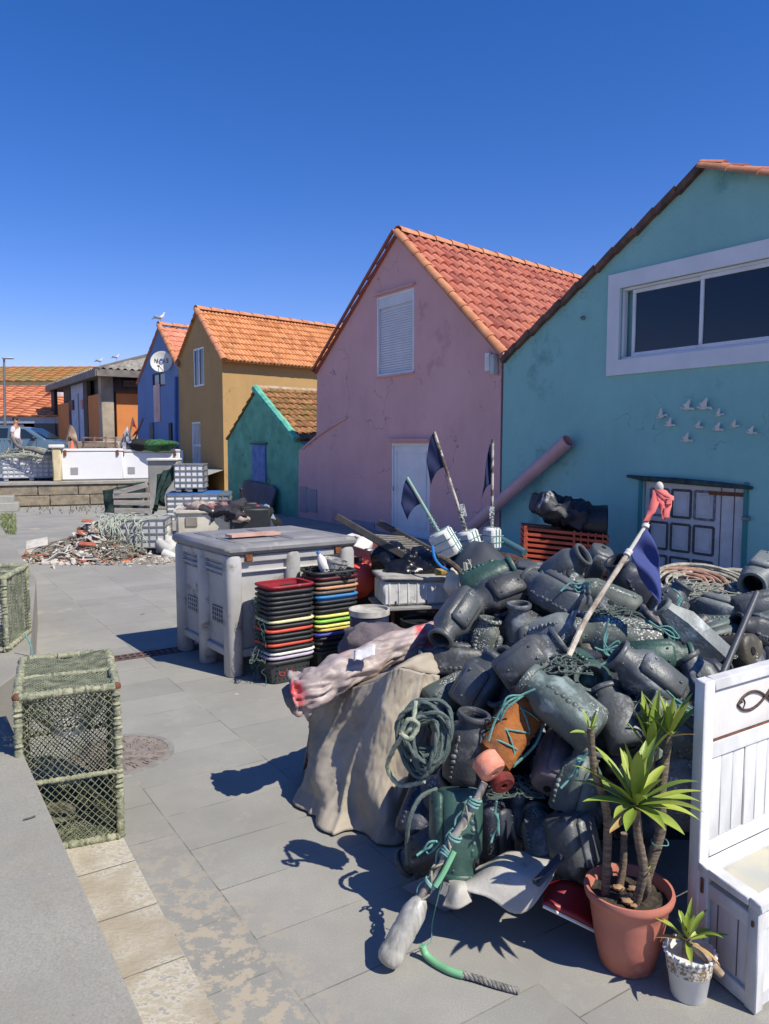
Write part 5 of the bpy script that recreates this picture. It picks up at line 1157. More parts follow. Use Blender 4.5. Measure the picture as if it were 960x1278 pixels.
# ------------------------------------------------------------------ nested fish crates
CW, CD, CH = .375, .28, .175
def crate_proto(m_rim, m_body):
    t = thing('fish_crate', 'x', 'crate', (0, 0, 0), None, 'x')
    mb = MB(); w0, d0 = CW/2-.035, CD/2-.03; w1, d1 = CW/2-.008, CD/2-.008; e = 7
    mb.loft([(.0, w0-.01, d0-.01, e), (.006, w0, d0, e), (CH-.012, w1, d1, e), (CH-.012, w1-.006, d1-.006, e), (.012, w0-.006, d0-.006, e)], 40)
    mb.build('basket', m_body, t, world=False, ang=35)
    mb = MB(); mb.loft([(CH-.018, w1-.0, d1-.0, e), (CH-.018, w1+.013, d1+.013, e), (CH-.010, w1+.017, d1+.017, e), (CH, w1+.013, d1+.013, e), (CH+.002, w1+.004, d1+.004, e), (CH-.004, w1-.007, d1-.007, e), (CH-.018, w1-.007, d1-.007, e)], 40, cap=False)
    mb.build('rim', m_rim, t, world=False, ang=60)
    mb = MB()
    for i in range(9):
        for k in range(3):
            x = -.13+.0325*i; z = .035+.036*k; y = -(d0+(d1-d0)*z/CH)-.0005
            mb.box((x, y, z), (.007, .004, .009)); 
    for i in range(6):
        for k in range(3):
            y = -.08+.032*i; z = .035+.036*k; x = -(w0+(w1-w0)*z/CH)-.0005
            mb.box((x, y, z), (.004, .007, .009))
    mb.build('drain_holes', pm('hole_black', (.002, .002, .002)), t, world=False)
    return t
def cm(c): 
    n = 'crate_%.3f_%.3f_%.3f' % c; return pm(n, c, tuple(x*.75 for x in c), 9, .55, .08, c3=tuple(x*.5+.12 for x in c), s3=9, t3=.63)
blk = (.022, .024, .026); red = srgb(150, 28, 40); cream = srgb(222, 215, 165); orr = srgb(205, 78, 60); lil = srgb(190, 178, 200); wht = srgb(225, 225, 220); win = srgb(90, 25, 35)
tan = srgb(195, 145, 110); brn = srgb(110, 95, 82); blu = srgb(45, 130, 190); yel = srgb(225, 225, 120); grn = srgb(140, 200, 80); yl2 = srgb(215, 190, 90); vio = srgb(62, 66, 165); dgr = (.045, .05, .055)
names = {blk: 'black', red: 'bright red', cream: 'cream', orr: 'orange red', lil: 'pale lilac', wht: 'white', win: 'wine red', tan: 'tan', brn: 'grey brown', blu: 'sky blue', yel: 'pale yellow', grn: 'lime green', yl2: 'mustard yellow', vio: 'violet blue', dgr: 'dark grey'}
left = [dgr, lil, wht, blk, orr, blk, blk, orr, blk, cream, blk, blk, blk, blk, blk, blk, red]   # bottom -> top
right = [dgr, blk, blk, blk, vio, yl2, yel, grn, yel, blk, blk, blk, blu, brn, tan, brn, win, blk]
order_w = ['bottom', 'second from the bottom', 'third from the bottom', 'fourth from the bottom', 'fifth from the bottom', 'sixth from the bottom', 'seventh from the bottom', 'eighth from the bottom', 'middle one']
topw = {1: 'topmost', 2: 'second from the top', 3: 'third from the top', 4: 'fourth from the top', 5: 'fifth from the top', 6: 'sixth from the top', 7: 'seventh from the top', 8: 'eighth from the top', 9: 'ninth from the top'}
rnd = random.Random(8); protos = {}
def stack(base, cols, pitch, side, seed, last=None):
    rnd = random.Random(seed); n = len(cols); z = 0
    ru = Matrix((BX, BY, Z)).transposed().to_4x4()
    for i, c in enumerate(cols):
        body = c if c in (red, blu, dgr) else (blk)
        key = c
        M = Matrix.Translation(base+Z*z+BX*rnd.uniform(-.008, .008)+BY*rnd.uniform(-.006, .006)) @ ru @ Matrix.Rotation(rnd.uniform(-.04, .04), 4, 'Z') @ Matrix.Rotation(rnd.uniform(-.012, .012), 4, 'X')
        pos = order_w[i] if i < (n//2) else topw[n-i]
        lab = '%s fish crate in the %s nested stack, %s' % (names[c], side, pos)
        if key not in protos: p = crate_proto(cm(c), cm(body)); protos[key] = p; p.matrix_basis = M; WM[p.name] = M.copy(); p['label'] = lab
        else: p = dup(protos[key], M, lab)
        for ch in p.children: WM[ch.name] = M.copy()
        p['group'] = 'nested fish crates in the %s stack' % side
        z += pitch*rnd.uniform(.9, 1.1)
    return z-pitch
lb_ = Vector((-.83, 5.50, 0))+BX*CW/2+BY*CD/2; zl = stack(lb_, left, .0355, 'left', 1)
rb_ = Vector((-.83, 5.50, 0))+BX*(CW*1.5+.05)+BY*(CD/2+.06); zr = stack(rb_, right, .0355, 'right', 2)
# red painted letters on the bottom crate
Mt = Matrix((BX, Z, -BY)).transposed(); pm('red_paint', srgb(170, 50, 45), None, 20, .8, .1)
vs, fs = text_mesh('GH', .085, .001); pt = lb_-BY*(CD/2-.020)+Z*.085-BX*.055; mb = MB(); mb.add([pt+Mt@Vector((v.x, v.y, v.z)) for v in vs], fs); 
b0 = protos[dgr]; mb.build('painted_letters', MT['red_paint'], b0, smooth=False)
# contents of top crates
mb = MB(); mb.ball(lb_+Z*(zl+.045)+BX*.03, .085, 16, 10, (1.3, .9, .9), .1); tag(mb.build('white_bag', pm('bag_white', (.75, .75, .76), (.65, .66, .68), 12, .6, .2)), 'white bundle lying in the red top crate', 'bag')
zt2 = zr+.03
t = thing('bucket', 'speckled dirty white bucket tilted in the black top crate', 'bucket', rb_+Z*zt2)
Mk = Matrix.Rotation(R(14), 3, 'Y'); mb = MB(); mb.lathe([(.075, 0), (.095, .16), (.10, .16), (.10, .175), (.09, .175), (.07, .02)], 28, rb_+Z*(zt2+.05)+BX*.02, Mk); mb.build('bucket_body', pm('bucket_dirty', (.5, .49, .44), (.2, .19, .17), 35, .8, .2, lo=.4, hi=.6), t)
t = thing('bleach_bottle', 'white plastic bottle with blue cap leaning in the speckled bucket', 'bottle', rb_+Z*zt2)
Mk = Matrix.Rotation(R(-22), 3, 'Y'); pbt = rb_+Z*(zt2+.10)-BX*.03-BY*.03; mb = MB(); mb.lathe([(.035, 0), (.042, .01), (.042, .11), (.03, .15), (.014, .175), (.014, .185)], 20, pbt, Mk); mb.build('bottle_body', m_white, t); mb = MB(); mb.lathe([(.017, .185), (.017, .205), (.0, .206)], 16, pbt, Mk); mb.build('cap', pm('cap_blue', srgb(70, 140, 210)), t)
strands('net_bundle', 'dark netting bundled in the black top crate', 'net', rb_+Z*(zt2+.11)+BX*.0, (.16, .11, .07), 60, m_dark, .004, 12, kind=None)
strands('twine_tangle', 'teal and black twine hanging at the left stack side', 'twine', lb_-BX*(CW/2+.02)+Z*.18, (.05, .1, .12), 26, m_grope, .003, 13, kind=None)
rnd = random.Random(3); mb = MB()
for i in range(26):
    z_ = rnd.uniform(.1, .66); y_ = rnd.uniform(-.1, .1); p = lb_-BX*(CW/2)+BY*y_+Z*z_; mb.tube(curve([p, p-BX*rnd.uniform(.02, .05)-Z*.03+BY*.02, p-BX*.02-Z*rnd.uniform(.05, .12), p-BX*.03-Z*.13+BY*rnd.uniform(-.03, .03)], 4), .0025, 4)
tag(mb.build('twine_loops', pm('teal_dark_twine', (.05, .16, .14), (.02, .05, .05), 20)), 'small twine handle loops hanging down the left crate stack', 'twine')
# loose tub left? orange ball float
Y0 = 6.9
# ------------------------------------------------------------------ styrofoam box on its board
sa_, sb_ = A(457, 754, 6.0), A(566, 752, 6.35)
sx_ = (plan(sb_, 0)-plan(sa_, 0)); sl_ = sx_.length; sx_.normalize(); sy_ = Vector((-sx_.y, sx_.x, 0)); Ms = frame(sx_)
zs = .56; t = thing('foam_fish_box', 'white foam fish box with warped dirty lid on a board', 'box', plan(sa_, zs))
sa_ = A(478, 757, 5.9); sl_ = .56; sx_ = Vector((math.cos(R(12)), math.sin(R(12)), 0)); sy_ = Vector((-sx_.y, sx_.x, 0)); Ms = frame(sx_); zs = sa_.z; hz_ = A(478, 727, 5.9).z-zs
c0 = sa_+sx_*sl_/2+sy_*.17
mb = MB(); mb.box(c0+Z*hz_/2, (sl_, .36, hz_), Ms, .02, 1.0)
for i in range(7): mb.box(c0-sy_*.18+sx_*(-sl_/2+.05+.075*i)+Z*hz_*.5, (.012, .012, hz_*.9), Ms, .004)
mb.build('box_body', pm('styro', (.66, .65, .61), (.5, .48, .43), 9, .85, .25, 50, c3=(.3, .29, .26), s3=6, t3=.58), t)
mb = MB(); mb.grid(lambda u_, v_: c0+sx_*(sl_+.03)*(u_-.5)+sy_*.40*(v_-.5)+Z*(hz_+.022+.008*math.sin(u_*5+1)+.006*nz((u_*5, v_*5, 3))), 14, 8); mb.build('lid', pm('styro_lid', (.38, .37, .34), (.22, .2, .18), 7, .9, .4, 40, c3=(.1, .08, .06), s3=5, t3=.6), t, thick=.022)
mb = MB(); 
for px in (.18, .62): mb.box(c0-sy_*.183+sx_*(-sl_/2+sl_*px)+Z*.025, (.01, .008, .03), Ms)
mb.build('slot', m_dark, t)
o = MB(); o.box(c0-Z*.015, (sl_+.08, .46, .025), Ms, .005); tag(o.build('board', pm('base_board', (.3, .29, .27), (.2, .19, .18), 5)), 'pale board carrying the white foam fish box', 'board')
t = thing('trestle', 'rusty legged frame holding up the board of the foam box', 'trestle', plan(c0, 0)); mb = MB()
for x in (-.19, .22):
    for y in (-.12, .16): mb.beam(plan(c0, 0)+sx_*x+sy_*y, plan(c0, zs-.03)+sx_*x+sy_*y, .025, .025)
mb.beam(plan(c0, zs-.06)-sx_*.28, plan(c0, zs-.06)+sx_*.28, .04, .04); mb.build('frame', m_rust, t)
# drums and tubs below
def drum(name, lab, c, r, h_, m, mrim, cat='drum', ang=0):
    t = thing(name, lab, cat, c); mb = MB(); mb.lathe([(r*.9, 0), (r, .02), (r*1.02, h_*.5), (r, h_-.03)], 32, c); mb.build('barrel', m, t)
    mb = MB(); mb.lathe([(r*1.0, h_-.045), (r*1.06, h_-.04), (r*1.06, h_), (r*.97, h_), (r*.95, h_-.02), (.0001, h_-.02)], 32, c); mb.build('rim', mrim, t); return t
drum('drum', 'navy plastic drum with a dirty white rim below the foam box', plan(A(461, 800, 5.65), 0), .145, A(461, 765, 5.5).z, pm('navy_plastic', srgb(45, 52, 92), srgb(30, 36, 62), 6, .5, .1), pm('rim_dirty', (.55, .53, .47), (.3, .28, .24), 9))
drum('drum', 'black lidded drum under the right end of the foam box', plan(A(533, 800, 5.9), 0), .2, A(533, 772, 5.9).z, m_dark, m_dark)
t = thing('cloth_bundle', 'greyish mauve cloth bundle lying before the navy drum', 'cloth bundle', G(465, 800)); mb = MB(); mb.ball(A(470, 802, 5.2), .17, 24, 16, (1.5, .8, .8), .35); mb.build('cloth', pm('mauve_cloth', srgb(120, 108, 110), srgb(84, 78, 84), 7, .95, .5), t)
# orange round float
p = A(447, 724, 6.6); t = thing('buoy', 'round coral red buoy between the crate stack and foam box', 'buoy', p-Z*.17); mb = MB(); mb.ball(p, .165, 28, 20); mb.build('ball', pm('coral_buoy', srgb(235, 88, 66), srgb(215, 78, 60), 4, .5, .08), t)
mb = MB(); mb.lathe([(.04, .15), (.035, .2), (.0001, .2)], 12, p); mb.build('eye', m_dark, t)
lumpy('net_heap', 'dark net heap below the coral buoy', 'net', plan(p, .16)+Vector((.1, .3, 0)), .4, m_dark, (1.2, .8, .85), .5)
# white-pink open tub with jerrycan
to = A(452, 690, 6.9); Mt2 = frame(Vector((.9, -.25, -.25))) 
t = thing('fish_tray', 'tilted white fish tray with pinkish side holding a jerrycan', 'tray', to); mb = MB(); 
for c, s_ in (((0, 0, -.08), (.36, .42, .02)), ((0, -.21, 0), (.36, .02, .18)), ((0, .21, 0), (.36, .02, .18)), ((.18, 0, 0), (.02, .42, .18)), ((-.18, 0, 0), (.02, .42, .18))): mb.box(to+Mt2@Vector(c), s_, Mt2, .008)
mb.build('tray_body', pm('tray_pink', srgb(225, 205, 195), srgb(200, 120, 105), 5, .6, .1), t)
mb = MB()
for c, s_ in (((0, -.215, .09), (.42, .05, .02)), ((0, .215, .09), (.42, .05, .02)), ((.185, 0, .09), (.05, .44, .02)), ((-.185, 0, .09), (.05, .44, .02))): mb.box(to+Mt2@Vector(c), s_, Mt2, .008)
mb.build('tray_rim', m_white, t)
jo = to+Mt2@Vector((.0, 0, .02)); t = thing('jerrycan', 'white jerrycan lying in the tilted fish tray', 'jerrycan', jo); mb = MB(); mb.loft([(-.11, .06, .04, 4), (-.1, .075, .055, 4), (.06, .075, .055, 4), (.1, .04, .035, 3), (.12, .018, .018, 2), (.14, .018, .018, 2)], 24); Mj = Mt2 @ Matrix.Rotation(R(-65), 3, 'X'); mb.v = [jo+Z*.04+Mj@v for v in mb.v]; mb.build('can', m_white, t)
mb = MB(); mb.tube(curve([Vector((-.05, 0, .07)), Vector((-.055, .0, .12)), Vector((0, 0, .13))], 4), .012, 8); mb.v = [jo+Z*.04+Mj@v for v in mb.v]; mb.build('handle', m_white, t)
mb = MB(); mb.ball(to+Mt2@Vector((-.13, -.05, .03)), .06, 14, 10, (1, 1, .8), .4); tag(mb.build('sponge', pm('sponge_tan', srgb(170, 125, 70), srgb(130, 90, 50), 25, .95, .6)), 'tan sponge lump at the left in the fish tray', 'sponge')
# slatted wooden rack leaning (two dark side boards and slats)
t = thing('slatted_rack', 'dark wooden rack of slats between two long boards, leaning aslant', 'rack', A(490, 700, 6.4)); Yr = 6.3
l0, l1 = A(420, 645, Yr+.4), A(516, 700, Yr-.1); r0, r1 = A(472, 652, Yr+.8), A(552, 695, Yr+.3)
m_rack = pm('rack_wood', srgb(82, 78, 74), srgb(56, 54, 52), 5, .85, .2, 60)
for a_, b_ in ((l0, l1), (r0, r1)):
    mb = MB(); mb.beam(a_, b_, .035, .065, up=(.3, .2, 1), bev=.008); mb.build('side_board', m_rack, t)
for i in range(9):
    f_ = .42+i*.052; mb = MB(); mb.beam(l0.lerp(l1, f_)+Z*.0, r0.lerp(r1, f_+.02), .022, .014, bev=.003); mb.build('slat', pm('slat_pale', srgb(140, 134, 124), srgb(105, 100, 92), 7), t)
# black bags
m_bag = pm('black_bag', (.006, .006, .007), (.01, .01, .012), 6, .28, .9, 14)
def bag(lab, px, py, Y, r, sc_):
    p = A(px, py, Y); mb = MB(); n = 0
    mb.ball(p, r, 40, 26, sc_); vs = []
    for v in mb.v:
        q = v-p; k = 1+.22*nz(v, 9, 1)+.14*abs(nz(v, 19, 2))*2; vs.append(p+q*k)
    mb.v = vs; tag(mb.build('rubbish_bag', m_bag, ang=70), lab, 'rubbish bag')
bag('shiny black rubbish bag under the left end of the slatted rack', 489, 700, 6.45, .16, (1.1, .9, .9)); bag('shiny black rubbish bag under the right of the slatted rack', 520, 706, 6.3, .17, (1.15, .9, .75)); bag('small black rubbish bag behind the foam box lid', 505, 713, 6.2, .12, (1.4, .9, .8))
lumpy('net_heap', 'dark mass of nets piled under the rubbish bags', 'net', plan(A(505, 720, 6.9), .32), .55, m_dark, (1.2, .8, .8), .3)
o = MB(); o.box(A(552, 714, 5.95), (.12, .06, .05), frame(Vector((1, -.1, 0))), .012); tag(o.build('sponge', pm('sponge_yellow', srgb(190, 160, 95), srgb(165, 130, 70), 30, .95, .8, 60)), 'yellow sponge block on the foam box lid', 'sponge')
mb = MB(); mb.ball(A(572, 728, 5.9), .11, 20, 14, (1, .8, 1.1), .2); tag(mb.build('cloth_bag', pm('cream_cloth', srgb(225, 215, 195), srgb(190, 178, 155), 9, .9, .3)), 'cream cloth bag at the right end of the foam box', 'bag')
t = thing('rope', 'thick dark rope end curling beside the cream bag', 'rope', A(575, 720, 5.8)); mb = MB(); rope(mb, [A(548, 695, 5.9), A(562, 702, 5.85), A(575, 714, 5.8), A(582, 730, 5.7), A(588, 748, 5.6)], .022, 8, 8, .1); mb.build('strand', pm('brown_rope', srgb(95, 85, 72), srgb(55, 50, 44), 40, .95, .6), t)
t = thing('rope', 'bright blue rope loop left of the foam floats', 'rope', A(545, 695, 5.9)); mb = MB(); rope(mb, [A(540, 682, 6), A(543, 697, 5.9), A(552, 708, 5.85), A(562, 712, 5.85)], .012, 8, 8, .1); mb.build('strand', pm('blue_rope', srgb(20, 110, 180)), t)
strands('rope_tangle', 'frayed green and cream rope knot beside the cream bag', 'rope tangle', A(582, 735, 5.6), (.05, .05, .22), 14, m_rope, .008, 31, kind=None)
# ------------------------------------------------------------------ marker floats with flags
def float_flag(lab, fx, fy, Y, half, tilt, px, py, flagfn, mpole, size=(.19, .15, .21), r=.014):
    c = A(fx, fy, Y); top = A(px, py, Y); t = thing('marker_float', lab, 'marker float', c-Z*.12, None, 'dan buoys with navy flags leaning at the pink house')
    ax_ = (top-c).normalized(); M = axis_z(ax_, V) @ Matrix.Rotation(R(tilt), 3, 'Z')
    mb = MB(); mb.box(c, size, M, .022); mb.build('foam_block', m_foam, t)
    mb = MB(); mb.tube([c+ax_*size[2]*.4, top], r, 10); mb.build('pole', mpole, t)
    mb = MB(); hx, hy, hz2 = (s_/2+.004 for s_ in size)
    for off in (-.3, .28): 
        loop = [(-hx, off*hy, -hz2), (hx, off*hy, -hz2), (hx, off*hy, hz2), (-hx, off*hy, hz2), (-hx, off*hy, -hz2)]; mb.tube([c+M@Vector(q) for q in loop], .004, 5)
        loop = [(-hx, -hy, off*hz2), (hx, -hy, off*hz2), (hx, hy, off*hz2), (-hx, hy, off*hz2), (-hx, -hy, off*hz2)]; mb.tube([c+M@Vector(q) for q in loop], .004, 5)
    for k in range(10): 
        a_ = k*2.1; q = c+ax_*(size[2]*.5+.03+k*.012); o1_ = M@Vector((math.cos(a_), math.sin(a_), 0))*(r+.006); mb.tube([q+o1_, q-o1_+ax_*.01], .006, 5)
    mb.build('lashing', m_twine, t)
    mb = MB(); mb.grid(flagfn(c, top, ax_), 12, 14); mb.build('flag', m_navy, t, thick=.003, ang=80)
    return t
def flg(dirx, f0, f1, w0, w1, sag, ph, amp=.014, extra=0):
    return lambda c, top, ax_: hang(c.lerp(top, f0), c.lerp(top, f1), w0, w1, dirx, ph, sag, amp)
m_polew = pm('worn_pole', srgb(190, 180, 165), srgb(90, 75, 65), 14, .8, .2, lo=.45, hi=.55)
m_polet = pm('teal_pole', srgb(120, 175, 155), srgb(150, 150, 140), 14, .7, .2)
float_flag('white foam float with teal pole and navy flag, nearest the white door', 556, 678, 6.15, 0, 25, 508, 596, flg((-1, 0, 0), .98, .60, .07, .16, .20, 0), m_polet, (.18, .15, .22))
float_flag('grey white foam float with tall pole and navy flag, middle of the three', 586, 676, 6.7, 0, 10, 542, 539, flg((-1, .1, 0), .99, .68, .09, .17, .24, 1), m_polew, (.17, .15, .20))
float_flag('upright foam float with navy flag in front of the pink pipe', 614, 672, 7.0, 0, 5, 615, 548, flg((-1, .2, 0), .97, .55, .07, .12, .18, 2, .05), m_polew, (.15, .13, .20))
# tag label strips on two poles
for px, py, Y, lab in ((578, 637, 6.65, 'small pale number plate tied on the middle float pole'), (614, 640, 6.95, 'small pale number plate tied on the upright float pole')):
    mb = MB(); mb.box(A(px, py, Y), (.045, .01, .11), Matrix.Rotation(R(-14 if px < 600 else 0), 3, 'Y')); o = mb.build('name_tag', pm('tag_pale', srgb(190, 195, 190), srgb(60, 70, 80), 60, .7, .1, lo=.5, hi=.55)); tag(o, lab, 'tag')
# brownish netting under the floats, dark tarp dome, debris behind
lumpy('net_heap', 'rust brown net heap beneath the upright foam float', 'net', plan(A(605, 692, 6.9), .68), .22, pm('brown_net', srgb(80, 50, 42), srgb(40, 30, 30), 20, .95, .9, 60), (1.5, .8, .6), .7)
lumpy('tarp_dome', 'dark slate tarpaulin mound behind the foam floats', 'tarp', plan(A(600, 712, 6.5), .42), .42, pm('slate_tarp', srgb(70, 78, 88), srgb(48, 54, 62), 3, .7, .2), (.75, .8, 1.2), .12, 28, 18)
t = thing('plank_stack', 'dark broken planks lying behind the pot pile', 'planks', A(655, 700, 7.4)); mb = MB()
for i, (x0, y0, x1, y1) in enumerate(((615, 692, 662, 700), (622, 698, 668, 704), (618, 703, 664, 707))): mb.beam(A(x0, y0, 7.2), A(x1, y1, 7.3), .05, .03)
mb.build('planks', m_rack, t)
t = thing('blue_pipe', 'teal blue plastic pipe lying behind the upright float', 'pipe', A(640, 680, 8.5)); mb = MB(); mb.tube([A(622, 672, 9.6), A(655, 690, 9.3)], .05, 12); mb.build('pipe', pm('teal_pipe', srgb(60, 100, 110)), t)
# pink pipe leaning on the wall
p1_ = wp(718, 550)+NF*.14; p0_ = wp(602, 658)+NF*.25; t = thing('downpipe', 'long pale pink pipe leaning diagonally against the teal wall', 'pipe', p0_); mb = MB()
dd_ = (p1_-p0_).normalized(); Ml = axis_z(dd_, Z); Lp = (p1_-p0_).length; mb.lathe([(.1, 0), (.1, Lp), (.09, Lp), (.09, .02)], 24, p0_, Ml); mb.build('pipe', pm('pink_pipe', srgb(200, 160, 160), srgb(185, 145, 146), 2, .5, .05), t)
# orange stacked crates / dark sack
q0 = A(656, 715, 9.7); ex_ = Vector((.97, -.12, 0)).normalized(); 
for i in range(1): pass
m_oc = pm('terracotta_plastic', srgb(188, 82, 52), srgb(160, 68, 45), 5, .6, .1)
Me = frame(ex_) @ Matrix.Rotation(R(-6), 3, 'Y').inverted()
ws = 1.06; n_o = 9; zb_ = q0.z; zt_o = A(656, 655, 9.7).z
ordl = ['lowest', 'second lowest', 'third lowest', 'fourth lowest', 'middle', 'fourth highest', 'third highest', 'second highest', 'top']
t = thing('support_block', 'dark block under the terracotta trays', 'block', plan(q0, 0)); mb = MB(); mb.box(plan(q0, 0)+ex_*ws/2+Vector((0, .3, zb_/2-.02)), (ws, .5, max(.1, zb_-.05)), frame(ex_)); mb.build('block', m_dark, t)
for i in range(n_o):
    hz2 = (zt_o-zb_)/n_o; c = q0+ex_*ws/2+Vector((0, .3, hz2*(i+.5)-.06)); sl2 = Matrix.Rotation(R(5), 3, 'Y')
    M = frame(ex_) @ sl2; t = thing('plastic_tray', 'terracotta plastic tray in the stack by the teal wall, %s' % ordl[i], 'tray', c, M, 'terracotta trays stacked by the teal wall')
    mb = MB()
    for cc, s_ in (((0, -.27, 0), (ws, .02, hz2*.55)), ((0, .27, 0), (ws, .02, hz2*.55)), ((ws/2, 0, 0), (.02, .54, hz2*.55)), ((-ws/2, 0, 0), (.02, .54, hz2*.55)), ((0, 0, 0), (ws-.02, .52, .01))): mb.box(cc, s_, None, .004)
    for k in range(4): mb.box((ws*.18+k*.09, -.275, 0), (.02, .03, hz2*.98), None, .003)
    mb.box((-ws/2+.03, -.275, 0), (.05, .03, hz2*.98), None, .003); mb.box((ws*.1, -.275, 0), (.03, .03, hz2*.98), None, .003)
    mb.build('tray_body', m_oc, t, world=False)
sk0 = A(708, 640, 9.9)
mb = MB(); mb.loft([(-.34, .02, .16, 2.2)]+[(-.33+.66*i/22, .10+.05*math.sin(math.pi*i/22), .20+.02*math.sin(math.pi*i/22), 2.8) for i in range(23)]+[(.34, .03, .15, 2.2)], 48)
Mk = frame(Vector((.86, .1, -.28)).normalized()) @ Matrix.Rotation(R(90), 3, 'Y'); mb.v = [sk0+Mk@(v*1.3+Vector((nz(v, 7, 1)+.6*nz(v, 16, 3), nz(v, 7, 2)+.6*nz(v, 16, 4), .4*nz(v, 9, 5)))*.10) for v in mb.v]; tag(mb.build('dark_sack', pm('navy_sack', srgb(36, 40, 54), srgb(22, 25, 34), 5, .6, .5, 12, c3=srgb(200, 200, 200), s3=2.6, t3=.60), ang=70), 'dark navy sack with white paint smears on the terracotta trays', 'sack')
t = thing('black_tub', 'black crumpled tub lying on its side right of the navy sack', 'tub', A(740, 650, 9.9)); mb = MB(); mb.lathe([(.18, -.21), (.20, -.18), (.22, .21), (.2, .21), (.18, -.12)], 28, A(737, 651, 9.85), axis_z((.9, -.3, 0), Z)); mb.build('tub_body', m_dark, t)
# rope heap in front of the teal door
def coil(mb, c, rx, ry, n, r, seed, zr=.1, tilt=None, m0=0):
    rnd = random.Random(seed); pts = []
    for i in range(n*14):
        a_ = i*2*math.pi/14; k = i/14; rr_ = 1+.22*math.sin(k*1.7+seed)+rnd.uniform(-.04, .04)
        p = Vector((rx*rr_*math.cos(a_)+.12*rx*math.sin(k*2.3), ry*rr_*math.sin(a_), zr*(.5+.5*math.sin(k*3.1+seed*2))+rnd.uniform(-.006, .006)))
        pts.append(c+(tilt@p if tilt else p))
    rope(mb, pts, r, 3, 6, .08)
rc = A(862, 742, 6.3); m_tanr = pm('tan_rope', srgb(190, 150, 125), srgb(140, 100, 84), 20, .95, .5); m_palr = pm('ivory_rope', srgb(185, 180, 160), srgb(120, 118, 105), 20, .95, .5)
Tl = Matrix.Rotation(R(22), 3, 'X')
for k, (dx, sd_, mm_, lab) in enumerate(((-.12, 1, m_tanr, 'salmon tan rope coil in the rope heap below the teal house door'), (.1, 5, m_palr, 'ivory rope coil over the tan one below the teal house door'), (.36, 9, m_palr, 'ivory rope coil at the right end of the rope heap'))):
    mb = MB(); coil(mb, rc+Vector((dx, .03*k, -.05)), .34, .26, 16, .013, sd_, .16, Tl); tag(mb.build('rope_coil', mm_), lab, 'rope coil', 'rope coils heaped before the teal door')
lumpy('net_heap', 'dark net mass bedding the rope coils by the teal door', 'net', plan(rc, .28)+Vector((.1, .25, 0)), .52, m_dark, (1.3, .8, .75), .3)
# ------------------------------------------------------------------ octopus pots
BAR = (.55, .54, .49)
def potmat(name, c, rough=.42, thr=.62):
    return pm(name, c, tuple(x*.62 for x in c), 7, rough, .25, 55, c3=tuple(x*1.8+.03 for x in c), s3=6, t3=.56, spots=(BAR, 80, thr, 5), rnd=.18)
PM = {'slate': potmat('pot_slate', srgb(92, 96, 97)), 'char': potmat('pot_charcoal', srgb(72, 74, 76), .46, .61), 'green': potmat('pot_green', srgb(62, 92, 82), .45, .62), 'teal': potmat('pot_teal_grey', srgb(92, 104, 100), .5, .56),
      'pale': potmat('pot_pale_grey', srgb(122, 128, 126), .5, .6), 'navy': potmat('pot_navy', srgb(54, 58, 70), .45, .62), 'mauve': potmat('pot_mauve', srgb(124, 112, 112), .5, .57), 'barn': potmat('pot_barnacled', srgb(94, 102, 94), .6, .46), 'bronze': potmat('pot_bronze', srgb(84, 78, 62), .5, .6)}
